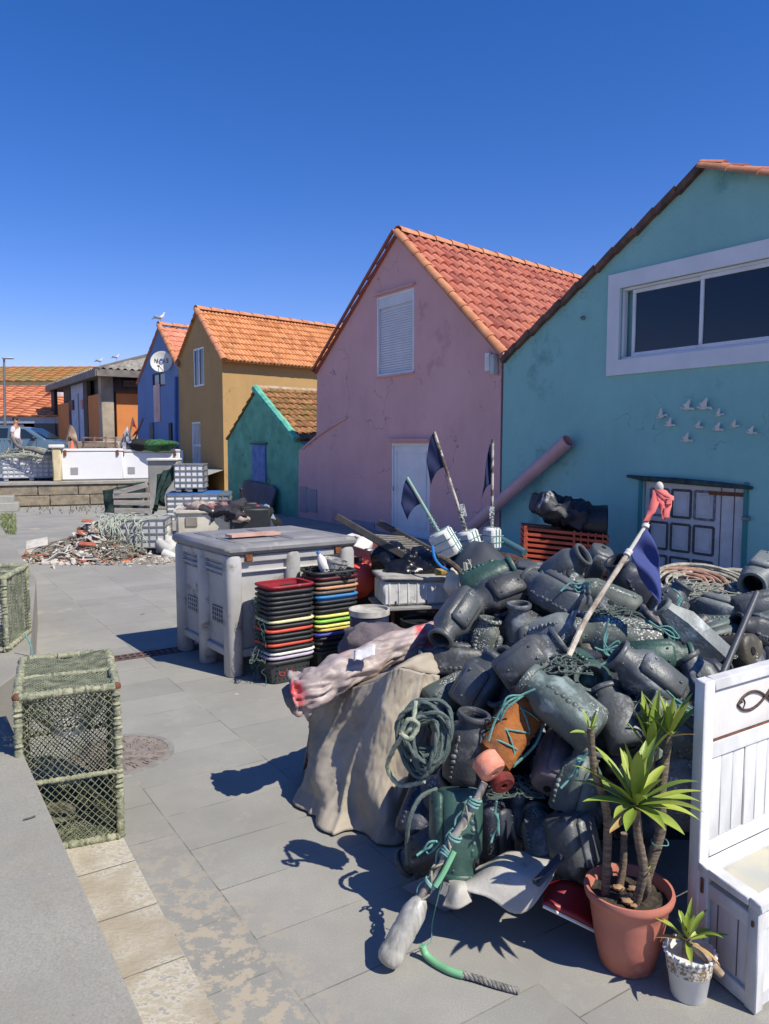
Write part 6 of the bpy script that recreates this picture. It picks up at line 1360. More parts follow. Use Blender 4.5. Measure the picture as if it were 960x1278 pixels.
def pot_meshes(kind):
    """body, rim, weight panel, ridge in a frame whose +Z is the mouth; 0.36 long"""
    out = []
    if kind == 'round':
        mb = MB(); mb.loft([(-.18, .05, .05, 2.2), (-.178, .078, .078, 2.4), (-.165, .094, .094, 2.6), (-.12, .100, .100, 2.8), (.06, .100, .100, 2.7), (.095, .088, .088, 2.4), (.115, .074, .074, 2), (.165, .070, .070, 2), (.165, .060, .060, 2), (.11, .062, .062, 2), (.08, .085, .085, 2.4), (-.14, .09, .09, 2.6), (-.165, .05, .05, 2)], 28); out.append(('body', mb))
        mb = MB(); mb.loft([(.150, .069, .069, 2), (.152, .082, .082, 2), (.158, .086, .086, 2), (.174, .086, .086, 2), (.180, .081, .081, 2), (.180, .066, .066, 2), (.172, .061, .061, 2), (.150, .060, .060, 2)], 28, cap=False); out.append(('rim', mb))
    elif kind == 'box':
        mb = MB(); mb.loft([(-.18, .07, .05, 3), (-.176, .092, .074, 4.5), (-.16, .102, .086, 5.5), (.05, .104, .088, 5.5), (.085, .092, .08, 3.6), (.112, .072, .070, 2.2), (.165, .069, .068, 2), (.165, .059, .058, 2), (.11, .060, .060, 2), (.07, .085, .075, 3), (-.15, .09, .075, 4), (-.165, .05, .05, 3)], 32); out.append(('body', mb))
        mb = MB(); mb.loft([(.152, .068, .068, 2), (.154, .080, .080, 2), (.160, .083, .083, 2), (.172, .083, .083, 2), (.178, .078, .078, 2), (.178, .064, .064, 2), (.152, .059, .059, 2)], 28, cap=False); out.append(('rim', mb))
    else:
        mb = MB(); mb.loft([(-.20, .07, .07, 2), (-.195, .086, .086, 2), (.05, .090, .090, 2), (.13, .052, .052, 2), (.17, .045, .045, 2), (.17, .037, .037, 2), (.12, .042, .042, 2), (.04, .08, .08, 2), (-.18, .08, .08, 2)], 6); out.append(('body', mb))
        mb = MB(); mb.loft([(.155, .044, .044, 2), (.157, .056, .056, 2), (.172, .056, .056, 2), (.176, .050, .050, 2), (.176, .038, .038, 2), (.155, .036, .036, 2)], 24, cap=False); out.append(('rim', mb))
    if kind != 'hex':
        fy = .088 if kind == 'box' else .098
        mb = MB(); mb.box((0, fy+.006, -.045), (.13, .045, .235), None, .018); 
        for x, z in ((-.035, .03), (.035, .03), (0, -.12)): mb.ball((x, fy+.029, z), .008, 6, 4)
        out.append(('weight_panel', mb))
        mb = MB()
        for i in range(8): mb.ball((.099 if kind == 'box' else .095, -.035+.004*math.sin(i*3), -.14+.028*i), .012+.002*math.sin(i*5), 8, 6, (.8, 1.1, 1))
        mb.box((.096 if kind == 'box' else .090, -.035, -.04), (.02, .02, .24), None, .008); out.append(('ridge', mb))
        mb = MB(); mb.lathe([(.0001, -.185), (.021, -.185), (.022, -.178), (.022, -.17)], 14, (.0, -.02, 0)); out.append(('bottom_hole', mb))
        for a_ in (.6, 2.2, 3.8, 5.2): out[0][1].ball((.071*math.cos(a_), .071*math.sin(a_), .135), .006, 6, 4)
    return out
PP = {}
PV = [0]
def pot_root(kind, mk):
    PV[0] += 1; var = PV[0] % 3
    key = (kind, mk, var)
    if key in PP: return PP[key], False
    t = thing('octopus_pot', 'x', 'octopus pot')
    for n_, mb in pot_meshes(kind):
        fz = (1, 1.12, .92)[var]; fx_ = (1, .94, 1.05)[var]
        for i_, v in enumerate(mb.v):
            q = Vector((nz(v, 9, var+3), nz(v, 9, var+8), .3*nz(v, 9, var+12)))*(.007 if kind != 'hex' else .002)*(1 if v.z < .1 else .35)
            mb.v[i_] = Vector((v.x*fx_, v.y*(2-fx_ if var else 1), v.z*fz))+q
        m = PM[mk] if n_ != 'bottom_hole' else pm('hole_dark', (.004, .004, .004), None, 5, .9, 0)
        if n_ == 'neck_studs': pass
        mb.build(n_, m, t, world=False, ang=46 if kind != 'hex' else 25)
    PP[key] = t; return t, True
CR = Vector((1, 0, 0)); CUP = Vector((0, math.sin(PT), math.cos(PT))); CF = Vector((0, math.cos(PT), -math.sin(PT)))
POTG = 'octopus pots heaped in the yard'
def put_pot(kind, mk, pos, ax_, roll, s_, label, group=POTG):
    t, new = pot_root(kind, mk)
    h_ = -CF*.7+Vector(sdir)*.5+Z*.4          # weight panel turned toward camera/up, then rolled
    M3 = axis_z(ax_, h_) @ Matrix.Rotation(R(roll), 3, 'Z'); M = Matrix.Translation(pos) @ M3.to_4x4() @ Matrix.Diagonal((s_, s_, s_, 1))
    if new: o = t; o.matrix_basis = M; o['label'] = label
    else: o = dup(t, M, label)
    o['group'] = group; return o
def pdir(ang, tilt):
    a_, t_ = R(ang), R(tilt); return (CR*math.cos(a_)+CUP*math.sin(a_))*math.cos(t_)-CF*math.sin(t_)
POTS = [ # px, py, dist, mouth angle, tilt, roll, kind, mat, scale, label
 (568, 772, 3.80, 228, 40, -20, 'box', 'slate', 1.1, 'slate pot with mouth facing lower left, at the left shoulder of the heap'),
 (620, 744, 3.95, 196, 22, 0, 'round', 'char', 1.2, 'smooth charcoal pot on the upper left of the heap, mouth to the left'),
 (610, 722, 4.20, 25, 0, 60, 'round', 'green', 1.15, 'dark green pot with knobbly ridge behind the charcoal one at upper left'),
 (690, 742, 3.85, 150, -42, 40, 'box', 'slate', 1.2, 'boxy slate pot showing its holed bottom, upper middle of the heap'),
 (706, 708, 4.40, 42, 30, 160, 'round', 'slate', 1.15, 'slate pot on the crest with its mouth turned up right'),
 (742, 706, 4.75, 250, -30, 0, 'round', 'slate', 1.0, 'small rounded pot bottom peeping behind the crest pot'),
 (752, 748, 3.95, 158, -22, 120, 'round', 'barn', 1.25, 'thickly barnacled pot right of the boxy slate one below the crest'),
 (645, 773, 4.00, 5, -35, 90, 'round', 'char', 1.0, 'charcoal pot with flat round bottom facing left, under the upper pots'),
 (664, 824, 3.30, 36, 4, 0, 'box', 'slate', 1.25, 'large smooth slate pot with broad weight panel, centre left of the heap'),
 (648, 790, 3.75, 92, 8, 0, 'round', 'slate', 1.0, 'upright slate pot with its flanged mouth on top, centre of the heap'),
 (694, 788, 3.65, 25, 35, 120, 'round', 'pale', 1.15, 'grey pot with gaping mouth turned to the right behind the large smooth one'),
 (736, 846, 3.30, -38, 58, 120, 'round', 'green', 1.12, 'green grey pot whose wide black mouth faces the viewer'),
 (700, 880, 3.00, 143, -28, 100, 'round', 'teal', 1.22, 'big teal grey pot with barnacled base pointing lower right, centre of the heap'),
 (602, 850, 3.45, 58, 0, -30, 'box', 'slate', 1.15, 'shiny slate pot slanting up right beside the coiled green rope'),
 (584, 932, 3.05, 80, 8, 60, 'round', 'char', 1.15, 'dark pot standing upright right of the coiled green rope'),
 (692, 944, 3.10, 60, -50, 0, 'round', 'mauve', 1.05, 'mauve grey pot bottom below the big teal grey pot'),
 (770, 896, 3.05, 105, -42, 160, 'round', 'slate', 1.15, 'slate pot with barnacled bottom facing the viewer behind the yucca'),
 (806, 844, 3.10, 142, -8, 0, 'box', 'slate', 1.2, 'long boxy slate pot slanting down right above the yucca leaves'),
 (770, 797, 3.55, 175, -8, 120, 'round', 'barn', 1.3, 'long barnacle speckled pot lying level across the middle'),
 (826, 790, 3.75, 150, -10, 160, 'round', 'mauve', 1.2, 'brownish mauve pot half hidden behind the level barnacled one'),
 (824, 822, 3.40, 5, 10, 20, 'box', 'green', 1.05, 'mottled green boxy pot with mouth rim facing right'),
 (858, 786, 3.50, 138, 2, 30, 'hex', 'pale', 1.15, 'pale six sided bottle shaped pot slanting down right'),
 (838, 752, 4.10, 58, 10, 60, 'box', 'slate', 1.0, 'slate pot with flared edge beside the navy flag'),
 (888, 760, 4.20, 165, -35, 30, 'box', 'pale', 1.0, 'pale grey pot showing its bottom hole right of the hexagonal pot'),
 (893, 786, 4.00, 178, 0, 140, 'round', 'teal', 1.05, 'teal grey barnacle dotted pot lying level at the right'),
 (908, 815, 3.65, 200, -55, 120, 'round', 'bronze', 1.15, 'bronze green pot end with a crack line above the white bench'),
 (948, 720, 4.30, 200, 48, 30, 'round', 'pale', 1.2, 'pale grey pot with black mouth at the far right top'),
 (952, 755, 4.10, 15, 10, 30, 'box', 'slate', 1.05, 'slate pot at the right edge under the pale mouthed one'),
 (944, 788, 3.85, 160, 10, 60, 'box', 'char', 1.05, 'charcoal pot with white streak at the right edge'),
 (878, 852, 3.30, 120, -18, 60, 'round', 'slate', 1.05, 'knobbed slate pot just above the corner of the white bench'),
 (846, 912, 2.95, 140, -5, 20, 'box', 'teal', 1.2, 'dark teal boxy pot between the yucca and the white bench'),
 (716, 1060, 2.85, -78, 8, -30, 'box', 'slate', 1.2, 'slate pot standing mouth down left of the terracotta planter'),
 (722, 975, 2.95, 70, -10, 30, 'box', 'teal', 1.05, 'shaded teal pot behind the left yucca stem'),
 (573, 1040, 2.85, -92, 14, 90, 'round', 'green', 1.15, 'bottle green pot standing mouth down behind the long float pole'),
 (528, 1008, 3.20, 60, -30, 60, 'round', 'navy', 1.15, 'navy black pot low at the left beside the canvas'),
 (534, 1062, 3.05, 215, -15, 30, 'box', 'char', 1.0, 'charcoal pot lying low at the left foot of the heap'),
 (612, 1022, 3.10, 92, 0, 30, 'box', 'navy', 1.05, 'dark navy pot standing behind the bottle green one'),
 (645, 1020, 3.15, 88, 0, 100, 'round', 'char', 1.15, 'black shaded pot standing in the hollow of the heap'),
 (676, 1044, 2.98, 95, -60, 40, 'round', 'slate', 1.0, 'barnacled pot base lying in the shaded hollow'),
 (562, 826, 3.75, 178, -5, 60, 'box', 'char', 1.05, 'charcoal pot lying level on the canvas covered crate'),
 (606, 800, 3.75, 78, 5, 60, 'round', 'barn', .95, 'white speckled pot under the charcoal one, left shoulder'),
 (655, 722, 4.60, 172, -10, 30, 'round', 'slate', 1.1, 'slate pot lying level behind the crest pot'),
 (728, 818, 3.55, 92, -20, 60, 'round', 'bronze', .9, 'small bronze pot behind the wooden flag pole'),
 (676, 915, 3.30, 120, -20, 60, 'round', 'navy', 1.1, 'dark navy pot wedged beneath the big teal grey pot'),
 (785, 728, 4.40, 120, 15, 60, 'round', 'navy', 1.25, 'dark pot in the shadow of the near navy flag'),
 (926, 745, 4.50, 190, 0, 60, 'box', 'pale', 1.0, 'pale flattened pot left of the one at the right edge'),
 (780, 935, 3.10, 60, -30, 90, 'round', 'char', 1.1, 'charcoal pot in shade between the yucca stems'),
 (640, 865, 3.45, 75, -20, 90, 'box', 'char', 1.05, 'charcoal pot in the dark gap behind the rusty foam log'),
 (835, 870, 3.20, 30, 20, 90, 'round', 'slate', 1.0, 'slate pot with mouth up right beneath the long boxy one'),
 (930, 835, 3.60, 100, -30, 90, 'box', 'slate', 1.1, 'slate pot directly behind the top edge of the bench'),
 (590, 795, 4.15, 60, -30, 90, 'round', 'teal', 1.0, 'teal pot deep in the left shoulder behind the mouth pots'),
]
for q in POTS:
    px, py, d, an, ti, ro, k, mk, s_, lab = q
    pos = D(px, py, d)
    if pos.z < .1: pos.z = .1
    put_pot(k, mk, pos, pdir(an, ti), ro, s_*(.69 if d < 3.35 else .74), lab)
# fillers behind the visible layer: the body of the heap
rnd = random.Random(21)
heap = [(x, y, d) for (x, y, d, *_) in POTS]
fill = 0
lab_f = 'dark octopus pot buried in the heap, mostly covered by the pots above it'
for i in range(4000):
    if fill >= 175: break
    px = rnd.uniform(535, 960); py = rnd.uniform(725, 1090)
    near = sorted(((px-x)**2+(py-y)**2, d) for x, y, d in heap)[:3]; dd_ = sum(n[1] for n in near)/3
    if near[0][0] > 70**2: continue
    top_ = [(535, 800), (570, 770), (620, 735), (700, 705), (745, 715), (785, 755), (830, 765), (900, 768), (961, 745)]
    tb = next(a[1]+(b[1]-a[1])*(px-a[0])/(b[0]-a[0]) for a, b in zip(top_, top_[1:]) if a[0] <= px <= b[0])
    if py < tb+28 or (px < 565 and 835 < py < 985): continue
    if py > 1000 and px > 690: continue
    d = dd_+rnd.uniform(.14, .24)+ (0.18 if fill > 110 else 0); pos = D(px, py, d)
    if pos.z < .10: continue
    if any((pos-f).length < .125 for f in PP.setdefault('f', [])): continue
    PP['f'].append(pos)
    put_pot(rnd.choice(['round', 'box', 'round']), rnd.choice(['char', 'navy', 'slate', 'char', 'teal']), pos, pdir(rnd.uniform(0, 360), rnd.uniform(-60, 60)), rnd.uniform(0, 360), rnd.uniform(.74, .84), lab_f, 'octopus pots buried in the heap')
    fill += 1
# dark bedding of nets that carries the heap
hc2 = Vector((1.35, 4.2, 0)); mb = MB()
def bed(u_, v_):
    p = Vector((.35+(2.9)*u_, 3.3+2.6*v_, 0)); p.x += .35*v_
    e = min(1, 4*u_*(1-u_)*1.6)*min(1, 4*v_*(1-v_)*1.5); p.z = -.02+.50*e+.05*nz(p, 6, 4)*e; return p
mb.grid(bed, 30, 30); tag(mb.build('net_bed', m_dark, ang=80), 'dark mass of old nets at the core of the pot heap', 'nets', kind='stuff')
# ------------------------------------------------------------------ things in the heap
# rusty foam log wrapped with teal twine
a_, b_ = D(610, 950, 2.98), D(668, 868, 3.15); ax_ = (b_-a_).normalized(); Lr = (b_-a_).length; Mx = axis_z(ax_, -CF); t = thing('foam_float', 'rusty orange brown foam log tied with teal twine amid the pots', 'float', a_)
c_ = (a_+b_)/2; mb = MB(); mb.loft([(-Lr/2, .05, .05, 3), (-Lr/2+.01, .078, .07, 4), (Lr/2-.01, .078, .07, 4), (Lr/2, .05, .05, 3)], 28); mb.v = [c_+Mx@(v*(1+.05*nz(v, 15, 2))) for v in mb.v]
mb.build('log', pm('rust_foam', srgb(160, 96, 42), srgb(88, 54, 30), 7, .9, .8, 50, c3=srgb(60, 40, 26), s3=9, t3=.56), t)
mb = MB()
for k, (z_, sl3) in enumerate(((-.08, .05), (-.03, -.06), (.03, .05), (.06, -.02), (-.10, -.03))):
    pts = [c_+Mx@Vector((.086*math.cos(a2), .079*math.sin(a2), z_+sl3*math.cos(a2))) for a2 in [j*2*math.pi/16 for j in range(17)]]; mb.tube(pts, .0035, 5)
mb.tube(curve([c_+Mx@Vector((-.09, .0, -.12)), c_+Mx@Vector((-.1, .04, .0)), c_+Mx@Vector((-.08, .03, .12)), c_+Mx@Vector((-.12, .0, .2))], 6), .006, 6); mb.build('twine_lashing', m_twine, t)
# salmon ring float + dark red ring
def ring_float(lab, c, ax_, r, r0, h_, m, cat='float'):
    t = thing('ring_float', lab, cat, c); M = axis_z(ax_, Z); mb = MB(); mb.lathe([(r0, -h_/2), (r-.01, -h_/2), (r, -h_/2+.01), (r, h_/2-.01), (r-.01, h_/2), (r0, h_/2), (r0, -h_/2)], 28, c, M); mb.build('ring', m, t)
ring_float('salmon pink ring float where the long float pole enters the heap', D(610, 955, 2.78), pdir(-50, 35), .052, .014, .075, pm('salmon_foam', srgb(225, 150, 125), srgb(200, 125, 100), 25, .9, .3))
ring_float('dark red ring float under the salmon one', D(627, 976, 2.86), pdir(-60, 55), .045, .012, .04, pm('dark_red_foam', srgb(140, 50, 42), srgb(90, 34, 30), 20, .8, .3))
# long pole float
b0_ = Vector((.02, 2.46, .05)); b1_ = D(606, 975, 2.74); ax_ = (b1_-b0_).normalized(); Lp = (b1_-b0_).length
t = thing('pole_float', 'long roped pole with a scuffed plastic bottle float on the paving', 'marker float', plan(b0_, 0)); M = axis_z(ax_, Z)
mb = MB(); prof = [(.0001, -.005), (.02, -.0), (.034, .006), (.043, .022), (.044, .05), (.041, .06), (.043, .07), (.0435, .12), (.041, .13), (.043, .14), (.042, .19), (.030, .225), (.018, .24)]; mb.lathe(prof, 28, b0_-ax_*.03, M); bt = mb.build('bottle', pm('scuffed_bottle', srgb(190, 187, 178), srgb(140, 138, 130), 12, .35, .08, 60, stretch=(3, 3, .6)), t)
mb = MB(); mb.tube([b0_+ax_*(.2+i*.05)+M@Vector((.006*math.sin(i*2), .006*math.cos(i*1.3), 0)) for i in range(int((Lp-.2)/.05)+1)], .0135, 10); mb.build('pole', pm('wet_pole', srgb(185, 180, 170), srgb(85, 78, 72), 20, .6, .4, 40, stretch=(1, 1, .3)), t)
mb = MB(); pts = []
for j in range(2):
    pts = [b0_+ax_*(.2+(Lp-.26)*i/60)+M@Vector(((.016+.004*math.sin(i*.4+j*2))*math.cos(i*.33*(1 if j % 2 else -1)+j*2.1), (.016+.004*math.sin(i*.4))*math.sin(i*.33*(1 if j % 2 else -1)+j*2.1), 0)) for i in range(61)]; mb.tube(pts, .0038, 6)
mb.build('rope_spiral', pm('twisted_rope', srgb(175, 170, 150), srgb(110, 112, 100), 30, .95, .5), t)
mb = MB()
for f_ in (.20, .215, .23, .245, .40, .41, .56, .575, .59, .66, .675, .86, .875, .89):
    pts = [b0_+ax_*(f_*Lp)+M@Vector((.0205*math.cos(a2), .0205*math.sin(a2), .006*math.cos(a2+f_*30))) for a2 in [j*2*math.pi/12 for j in range(13)]]; mb.tube(pts, .0042, 6)
for f_ in (.5, .6, .7, .3): mb.tube(curve([b0_+ax_*(f_*Lp)+M@Vector((.02, 0, 0)), b0_+ax_*((f_+.05)*Lp)+M@Vector((.028, .012, 0)), b0_+ax_*((f_+.1)*Lp)+M@Vector((.014, .015, 0))], 5), .0035, 6)
mb.build('twine_wraps', pm('pale_teal', srgb(135, 175, 168), srgb(95, 140, 135), 30, .95, .4), t)
mb = MB(); mb.tube(curve([b0_+ax_*(.27)+M@Vector((-.03, 0, 0)), b0_+ax_*(.33)+M@Vector((-.034, 0, 0)), b0_+ax_*(.40)+M@Vector((-.03, 0, 0))], 4), .010, 8); mb.build('hose_sleeve', pm('mint_hose', srgb(125, 185, 140), srgb(105, 165, 120), 8, .6, .05), t)
hp = [G(527, 1180, .05), G(532, 1192, .02), G(545, 1203, .013), G(562, 1212, .013), G(578, 1217, .013)]
t = thing('hose', 'mint green hose with a grey rope tail curving on the paving', 'hose', hp[2]); mb = MB(); mb.tube(curve(hp, 6), .0125, 10); mb.build('tube', MT['mint_hose'], t)
mb = MB(); rp = curve([G(576, 1216, .014), G(595, 1221, .014), G(615, 1228, .012), G(632, 1233, .011), G(647, 1237, .01)], 8)
for j in range(3):
    mb.tube([p+Vector((0, .006*math.cos(i*.9+j*2.1), .006*math.sin(i*.9+j*2.1))) for i, p in enumerate(rp)], .0065, 6)
mb.build('rope_tail', pm('grey_twist', srgb(150, 148, 140), srgb(90, 88, 84), 40, .9, .4), t)
mb = MB(); mb.tube(curve([b0_+ax_*.3+Vector((.03, 0, .0)), G(540, 1150, .1), G(538, 1175, .03), hp[0]], 6), .002, 5); mb.build('thin_line', m_twine, t)
# near flag pole: crooked branch with navy flag and pink rags
s0, s1, s2_, s3_, s4 = D(706, 828, 3.2), D(738, 762, 3.35), D(783, 692, 3.45), D(806, 656, 3.5), D(823, 608, 3.55)
t = thing('flag_pole', 'crooked bleached branch with navy flag and pink rags stuck in the heap', 'flag pole', s0); mb = MB(); mb.tube(curve([s0, D(722, 792, 3.28), s1, s2_], 6), [.011+.003*nz((i*.7, 0, 0))+.0004*(20-i)*.3 for i in range(19)], 8); mb.build('branch', pm('bleached_wood', srgb(205, 195, 178), srgb(140, 125, 108), 18, .9, .4, 60), t)
mb = MB(); mb.tube([s2_, s3_, s4], .009, 8); mb.ball(s4, .02, 10, 8, (1, 1, 1.3)); mb.build('pole_tip', pm('tip_cream', srgb(210, 205, 190)), t)
for c_, a_ in ((s2_.lerp(s3_, .02), s3_-s2_), (s2_.lerp(s3_, .09), s3_-s2_), (s3_, s4-s3_)): mb = MB(); mb.lathe([(.017, -.008), (.017, .008)], 12, c_, axis_z(a_, CUP)); mb.build('tape', m_white, t)
FT, FB = s3_.lerp(s2_, .02), s2_.lerp(s3_, .12)
def fl(u_, v_):
    # v along the pole from top to lower tie; u outwards, hanging
    p = FT.lerp(FB, v_)
    e = [D(826, 752, 3.36), D(822, 756, 3.36)][0]
    corner_t = FT; tip = D(824, 754, 3.35); low = FB.lerp(tip, .0)
    # right edge runs straight down from the top, lower edge sweeps from the lower tie to the tip
    out_ = FT.lerp(tip, u_)*(1-v_)+FB.lerp(tip, u_**1.25)*v_
    out_ = out_ + CR*(.035*math.sin(math.pi*u_)*(1-v_*.6)) - CR*.03*math.sin(math.pi*u_)*v_
    return out_ + CF*(-.03*math.sin(u_*7+v_*6)*math.sin(math.pi*min(1, u_+.05))*.9) + Vector((0, 0, 0))
mb = MB(); mb.grid(fl, 22, 16); mb.build('navy_flag', pm('navy_flag', srgb(52, 66, 125), srgb(44, 56, 108), 6, .8, .15, 160), t, thick=.003, ang=80)
mpk = pm('pink_rag', srgb(225, 120, 115), srgb(205, 100, 98), 10, .85, .2, 120)
for (x0, y0, x1, y1, x2, y2, w_, lab) in ((823, 612, 833, 628, 831, 648, .022, ''), (822, 616, 826, 632, 829, 650, .014, ''), (821, 612, 815, 635, 806, 652, .022, ''), (823, 611, 836, 622, 834, 630, .02, '')):
    pts = curve([D(x0, y0, 3.53), D(x1, y1, 3.5), D(x2, y2, 3.49)], 5); vs = []
    for i, p in enumerate(pts): k = w_*(1-.35*i/len(pts)); sd = CR*k+CF*.008*math.sin(i); vs += [p-sd, p+sd+CUP*.004*((i*7) % 3)]
    mb = MB(); mb.add(vs, [(2*i, 2*i+1, 2*i+3, 2*i+2) for i in range(len(pts)-1)]); mb.build('rag', mpk, t, thick=.003)
# dark stick above the bench
t = thing('stick', 'smooth dark grey stick poking up right of the heap behind the bench', 'stick', D(905, 835, 3.1)); mb = MB(); mb.tube([D(902, 842, 3.0), D(945, 740, 3.25)], .014, 10); mb.build('rod', pm('dark_rod', srgb(70, 74, 80), srgb(52, 56, 62), 8, .5, .1), t)
# pale big float beside the bench + teal twines
mb = MB(); mb.ball(D(856, 985, 2.95), .13, 28, 20, (1, 1, 1.15), .08); tag(mb.build('buoy', pm('pale_barnacled', srgb(150, 148, 140), srgb(105, 104, 98), 8, .9, .6, 30, spots=(BAR, 60, .5, 6))), 'pale barnacled round buoy between the yucca and the bench', 'buoy')
tw = [((742, 808), (755, 812), (772, 806), (768, 820), (750, 830), 3.32, 'teal twine knotted over the pots beside the flag pole'), ((700, 738), (712, 728), (722, 734), (730, 728), (735, 735), 3.75, 'teal twine stub on the boxy slate pot near the crest'), ((760, 772), (756, 790), (754, 808), (760, 818), (768, 822), 3.38, 'teal twine hanging down over the level barnacled pot'), ((668, 860), (650, 868), (632, 878), (618, 900), (610, 925), 2.98, 'teal twine strand left of the rusty foam log'), ((735, 938), (726, 948), (720, 955), (714, 968), (700, 984), 2.8, 'teal twine stitched down the shaded pot near the yucca'), ((620, 1000), (618, 1015), (622, 1030), (616, 1042), (613, 1052), 2.92, 'teal twine on the dark navy pot in the hollow'), ((832, 862), (842, 872), (850, 884), (860, 888), (868, 893), 2.9, 'teal twine across the dark teal pot near the bench'), ((810, 775), (822, 783), (836, 788), (842, 796), (838, 806), 3.5, 'teal twine between the mauve pot and the hexagonal pot'), ((520, 1068), (528, 1062), (536, 1058), (541, 1052), (545, 1050), 2.82, 'short teal stitches on the low charcoal pot'), ((840, 735), (850, 745), (846, 760), (856, 770), (860, 775), 4.0, 'pale green twine beside the flared slate pot')]
for *pp, d, lab in tw:
    mb = MB(); P_ = [D(x, y, d-.06+.01*(i % 2)) for i, (x, y) in enumerate(pp)]; mb.tube(curve(P_, 6), .0045, 6); mb.tube(curve([P_[1], P_[2]+CUP*.02, P_[3]+CR*.02, P_[2]-CUP*.02, P_[1]+CR*.01], 5), .004, 6); tag(mb.build('twine', m_twine), lab, 'twine')
# coiled green rope hanging by the canvas
c_ = D(530, 915, 2.98); rnd = random.Random(6); Mx = axis_z(-CF+CR*-.25+Z*.1, Z); mb = MB()
for k in range(17):
    rx_ = .08+rnd.uniform(-.035, .02); ry_ = .115+rnd.uniform(-.04, .02); off = Vector((rnd.uniform(-.02, .02), rnd.uniform(-.03, .02), rnd.uniform(-.03, .045))); ph = rnd.uniform(0, 6)
    pts = [c_+Mx@(off+Vector((rx_*math.cos(a2+ph), ry_*math.sin(a2+ph)-.02*math.cos(2*a2), .012*math.sin(2*a2+k)))) for a2 in [j*2*math.pi/30 for j in range(31)]]
    for s_ in (0, 1): mb.tube([p+Mx@Vector((.004*math.cos(i*1.1+s_*3.14), 0, .004*math.sin(i*1.1+s_*3.14))) for i, p in enumerate(pts)], .0072, 6)
tag(mb.build('rope_coil', m_grope), 'coil of green grey rope hanging against the canvas cover', 'rope coil')
t = thing('rope', 'pale rope end knotted at the left of the green coil', 'rope', D(500, 940, 3)); mb = MB(); rope(mb, [D(519, 875, 2.92), D(514, 905, 2.88), D(500, 922, 2.9), D(490, 938, 2.95), D(484, 960, 3.0), D(500, 980, 3.0), D(530, 975, 2.95)], .009, 8, 8, .15); rope(mb, [D(500, 915, 2.87), D(512, 922, 2.86), D(522, 905, 2.87), D(510, 898, 2.86), D(500, 915, 2.87)], .009, 6, 8, .15); mb.build('strand', pm('khaki_rope', srgb(175, 180, 155), srgb(120, 130, 112), 40, .95, .5, 160), t)
t = thing('rope', 'dark rope hanging down the low navy pot', 'rope', D(512, 1040, 2.95)); mb = MB(); rope(mb, [D(545, 985, 2.95), D(525, 995, 2.9), D(512, 1020, 2.88), D(508, 1050, 2.9), D(509, 1078, 2.93)], .009, 8, 6, .1); mb.build('strand', m_grope, t)
# bunches of old netting caught between the pots
for (px, py, d, ex3, mm3, sd3, lab) in ((700, 835, 3.2, (.10, .08, .06), m_grope, 61, 'grey green net bunch caught beside the wide mouthed pot'), (640, 985, 3.1, (.10, .08, .05), m_grope, 62, 'green net scraps in the shaded hollow above the tarpaulin'), (870, 738, 4.3, (.18, .10, .07), m_rope, 63, 'pale net bunch right of the near navy flag'), (815, 872, 3.1, (.10, .06, .06), m_grope, 64, 'dark net bunch under the long boxy pot by the yucca'), (880, 815, 3.6, (.10, .08, .06), m_rope, 66, 'pale net bunch left of the bronze green pot'), (765, 770, 3.65, (.12, .08, .05), m_grope, 67, 'dark green net bunch on the barnacled pots below the crest')):
    strands('net_bunch', lab, 'net', D(px, py, d), ex3, 34, mm3, .0035, sd3, kind=None)
# canvas-covered crate
m_canvas = pm('canvas', srgb(178, 168, 152), srgb(146, 136, 120), 3.2, .95, .35, 220, c3=srgb(110, 98, 86), s3=2.8, t3=.6)
def vor(p):
    d_ = noise.voronoi(Vector(p))[0]; return d_[1]-d_[0]
T_ = [D(392, 880, 3.95), D(430, 862, 3.80), D(470, 850, 3.62), D(496, 833, 3.48), D(520, 838, 3.55), D(545, 842, 3.65)]
B_ = [G(378, 965), G(383, 1000), G(402, 1025), G(440, 1038), G(475, 1046), G(500, 1040), G(545, 1022)]
TC = curve(T_, 10); BC = curve(B_, 10)
def samp(Cv, f_):
    x = f_*(len(Cv)-1); i = min(int(x), len(Cv)-2); return Cv[i].lerp(Cv[i+1], x-i)
def cv(u_, v_):
    a_ = samp(TC, u_); b_ = samp(BC, u_); p = a_.lerp(b_, v_**.92); p.z = a_.z*(1-v_)+.012*v_
    tn = (samp(BC, min(1, u_+.02))-samp(BC, max(0, u_-.02))).normalized(); nn = Vector((tn.y, -tn.x, 0))
    f_ = math.sin(u_*19+2.2*math.sin(v_*2.4+1)+5*nz((u_*3, v_*.9, 2)))*(.005+.026*v_)+.05*nz((u_*7, v_*1.3, 7))*v_**.6+.03*(.2-abs(nz((u_*6, v_*1.6, 3))))+(.012+.03*v_)*(1-abs(math.sin(u_*11+1.2*math.sin(v_*2)+3*nz((u_*2.5, v_*1.1, 12)))))**2.2+.014*vor((u_*5, v_*4, 0))+.008*(.2-abs(nz((u_*22, v_*9, 5))))+.003*nz((u_*50, v_*30, 6))
    if v_ > .9: f_ += (v_-.9)*.35
    q = p+nn*f_; q.z = max(.006, q.z); return q
mb = MB(); mb.grid(cv, 170, 70); 
TB = [p+Vector((.30, .48, .0)) for p in T_]; TBC = curve(TB, 10)
nn0 = len(mb.v); mb.grid(lambda u_, v_: samp(TC, u_).lerp(samp(TBC, u_), v_)+Z*(.012*nz((u_*6, v_*6, 4))*min(1, v_*5)+.02*math.sin(math.pi*min(1, v_*2))*.5), 50, 12)
mb.grid(lambda u_, v_: plan(samp(TBC, u_), samp(TBC, u_).z*(1-v_)+.01*v_)+Vector((.02*math.sin(u_*20), 0, 0))*v_, 30, 8)
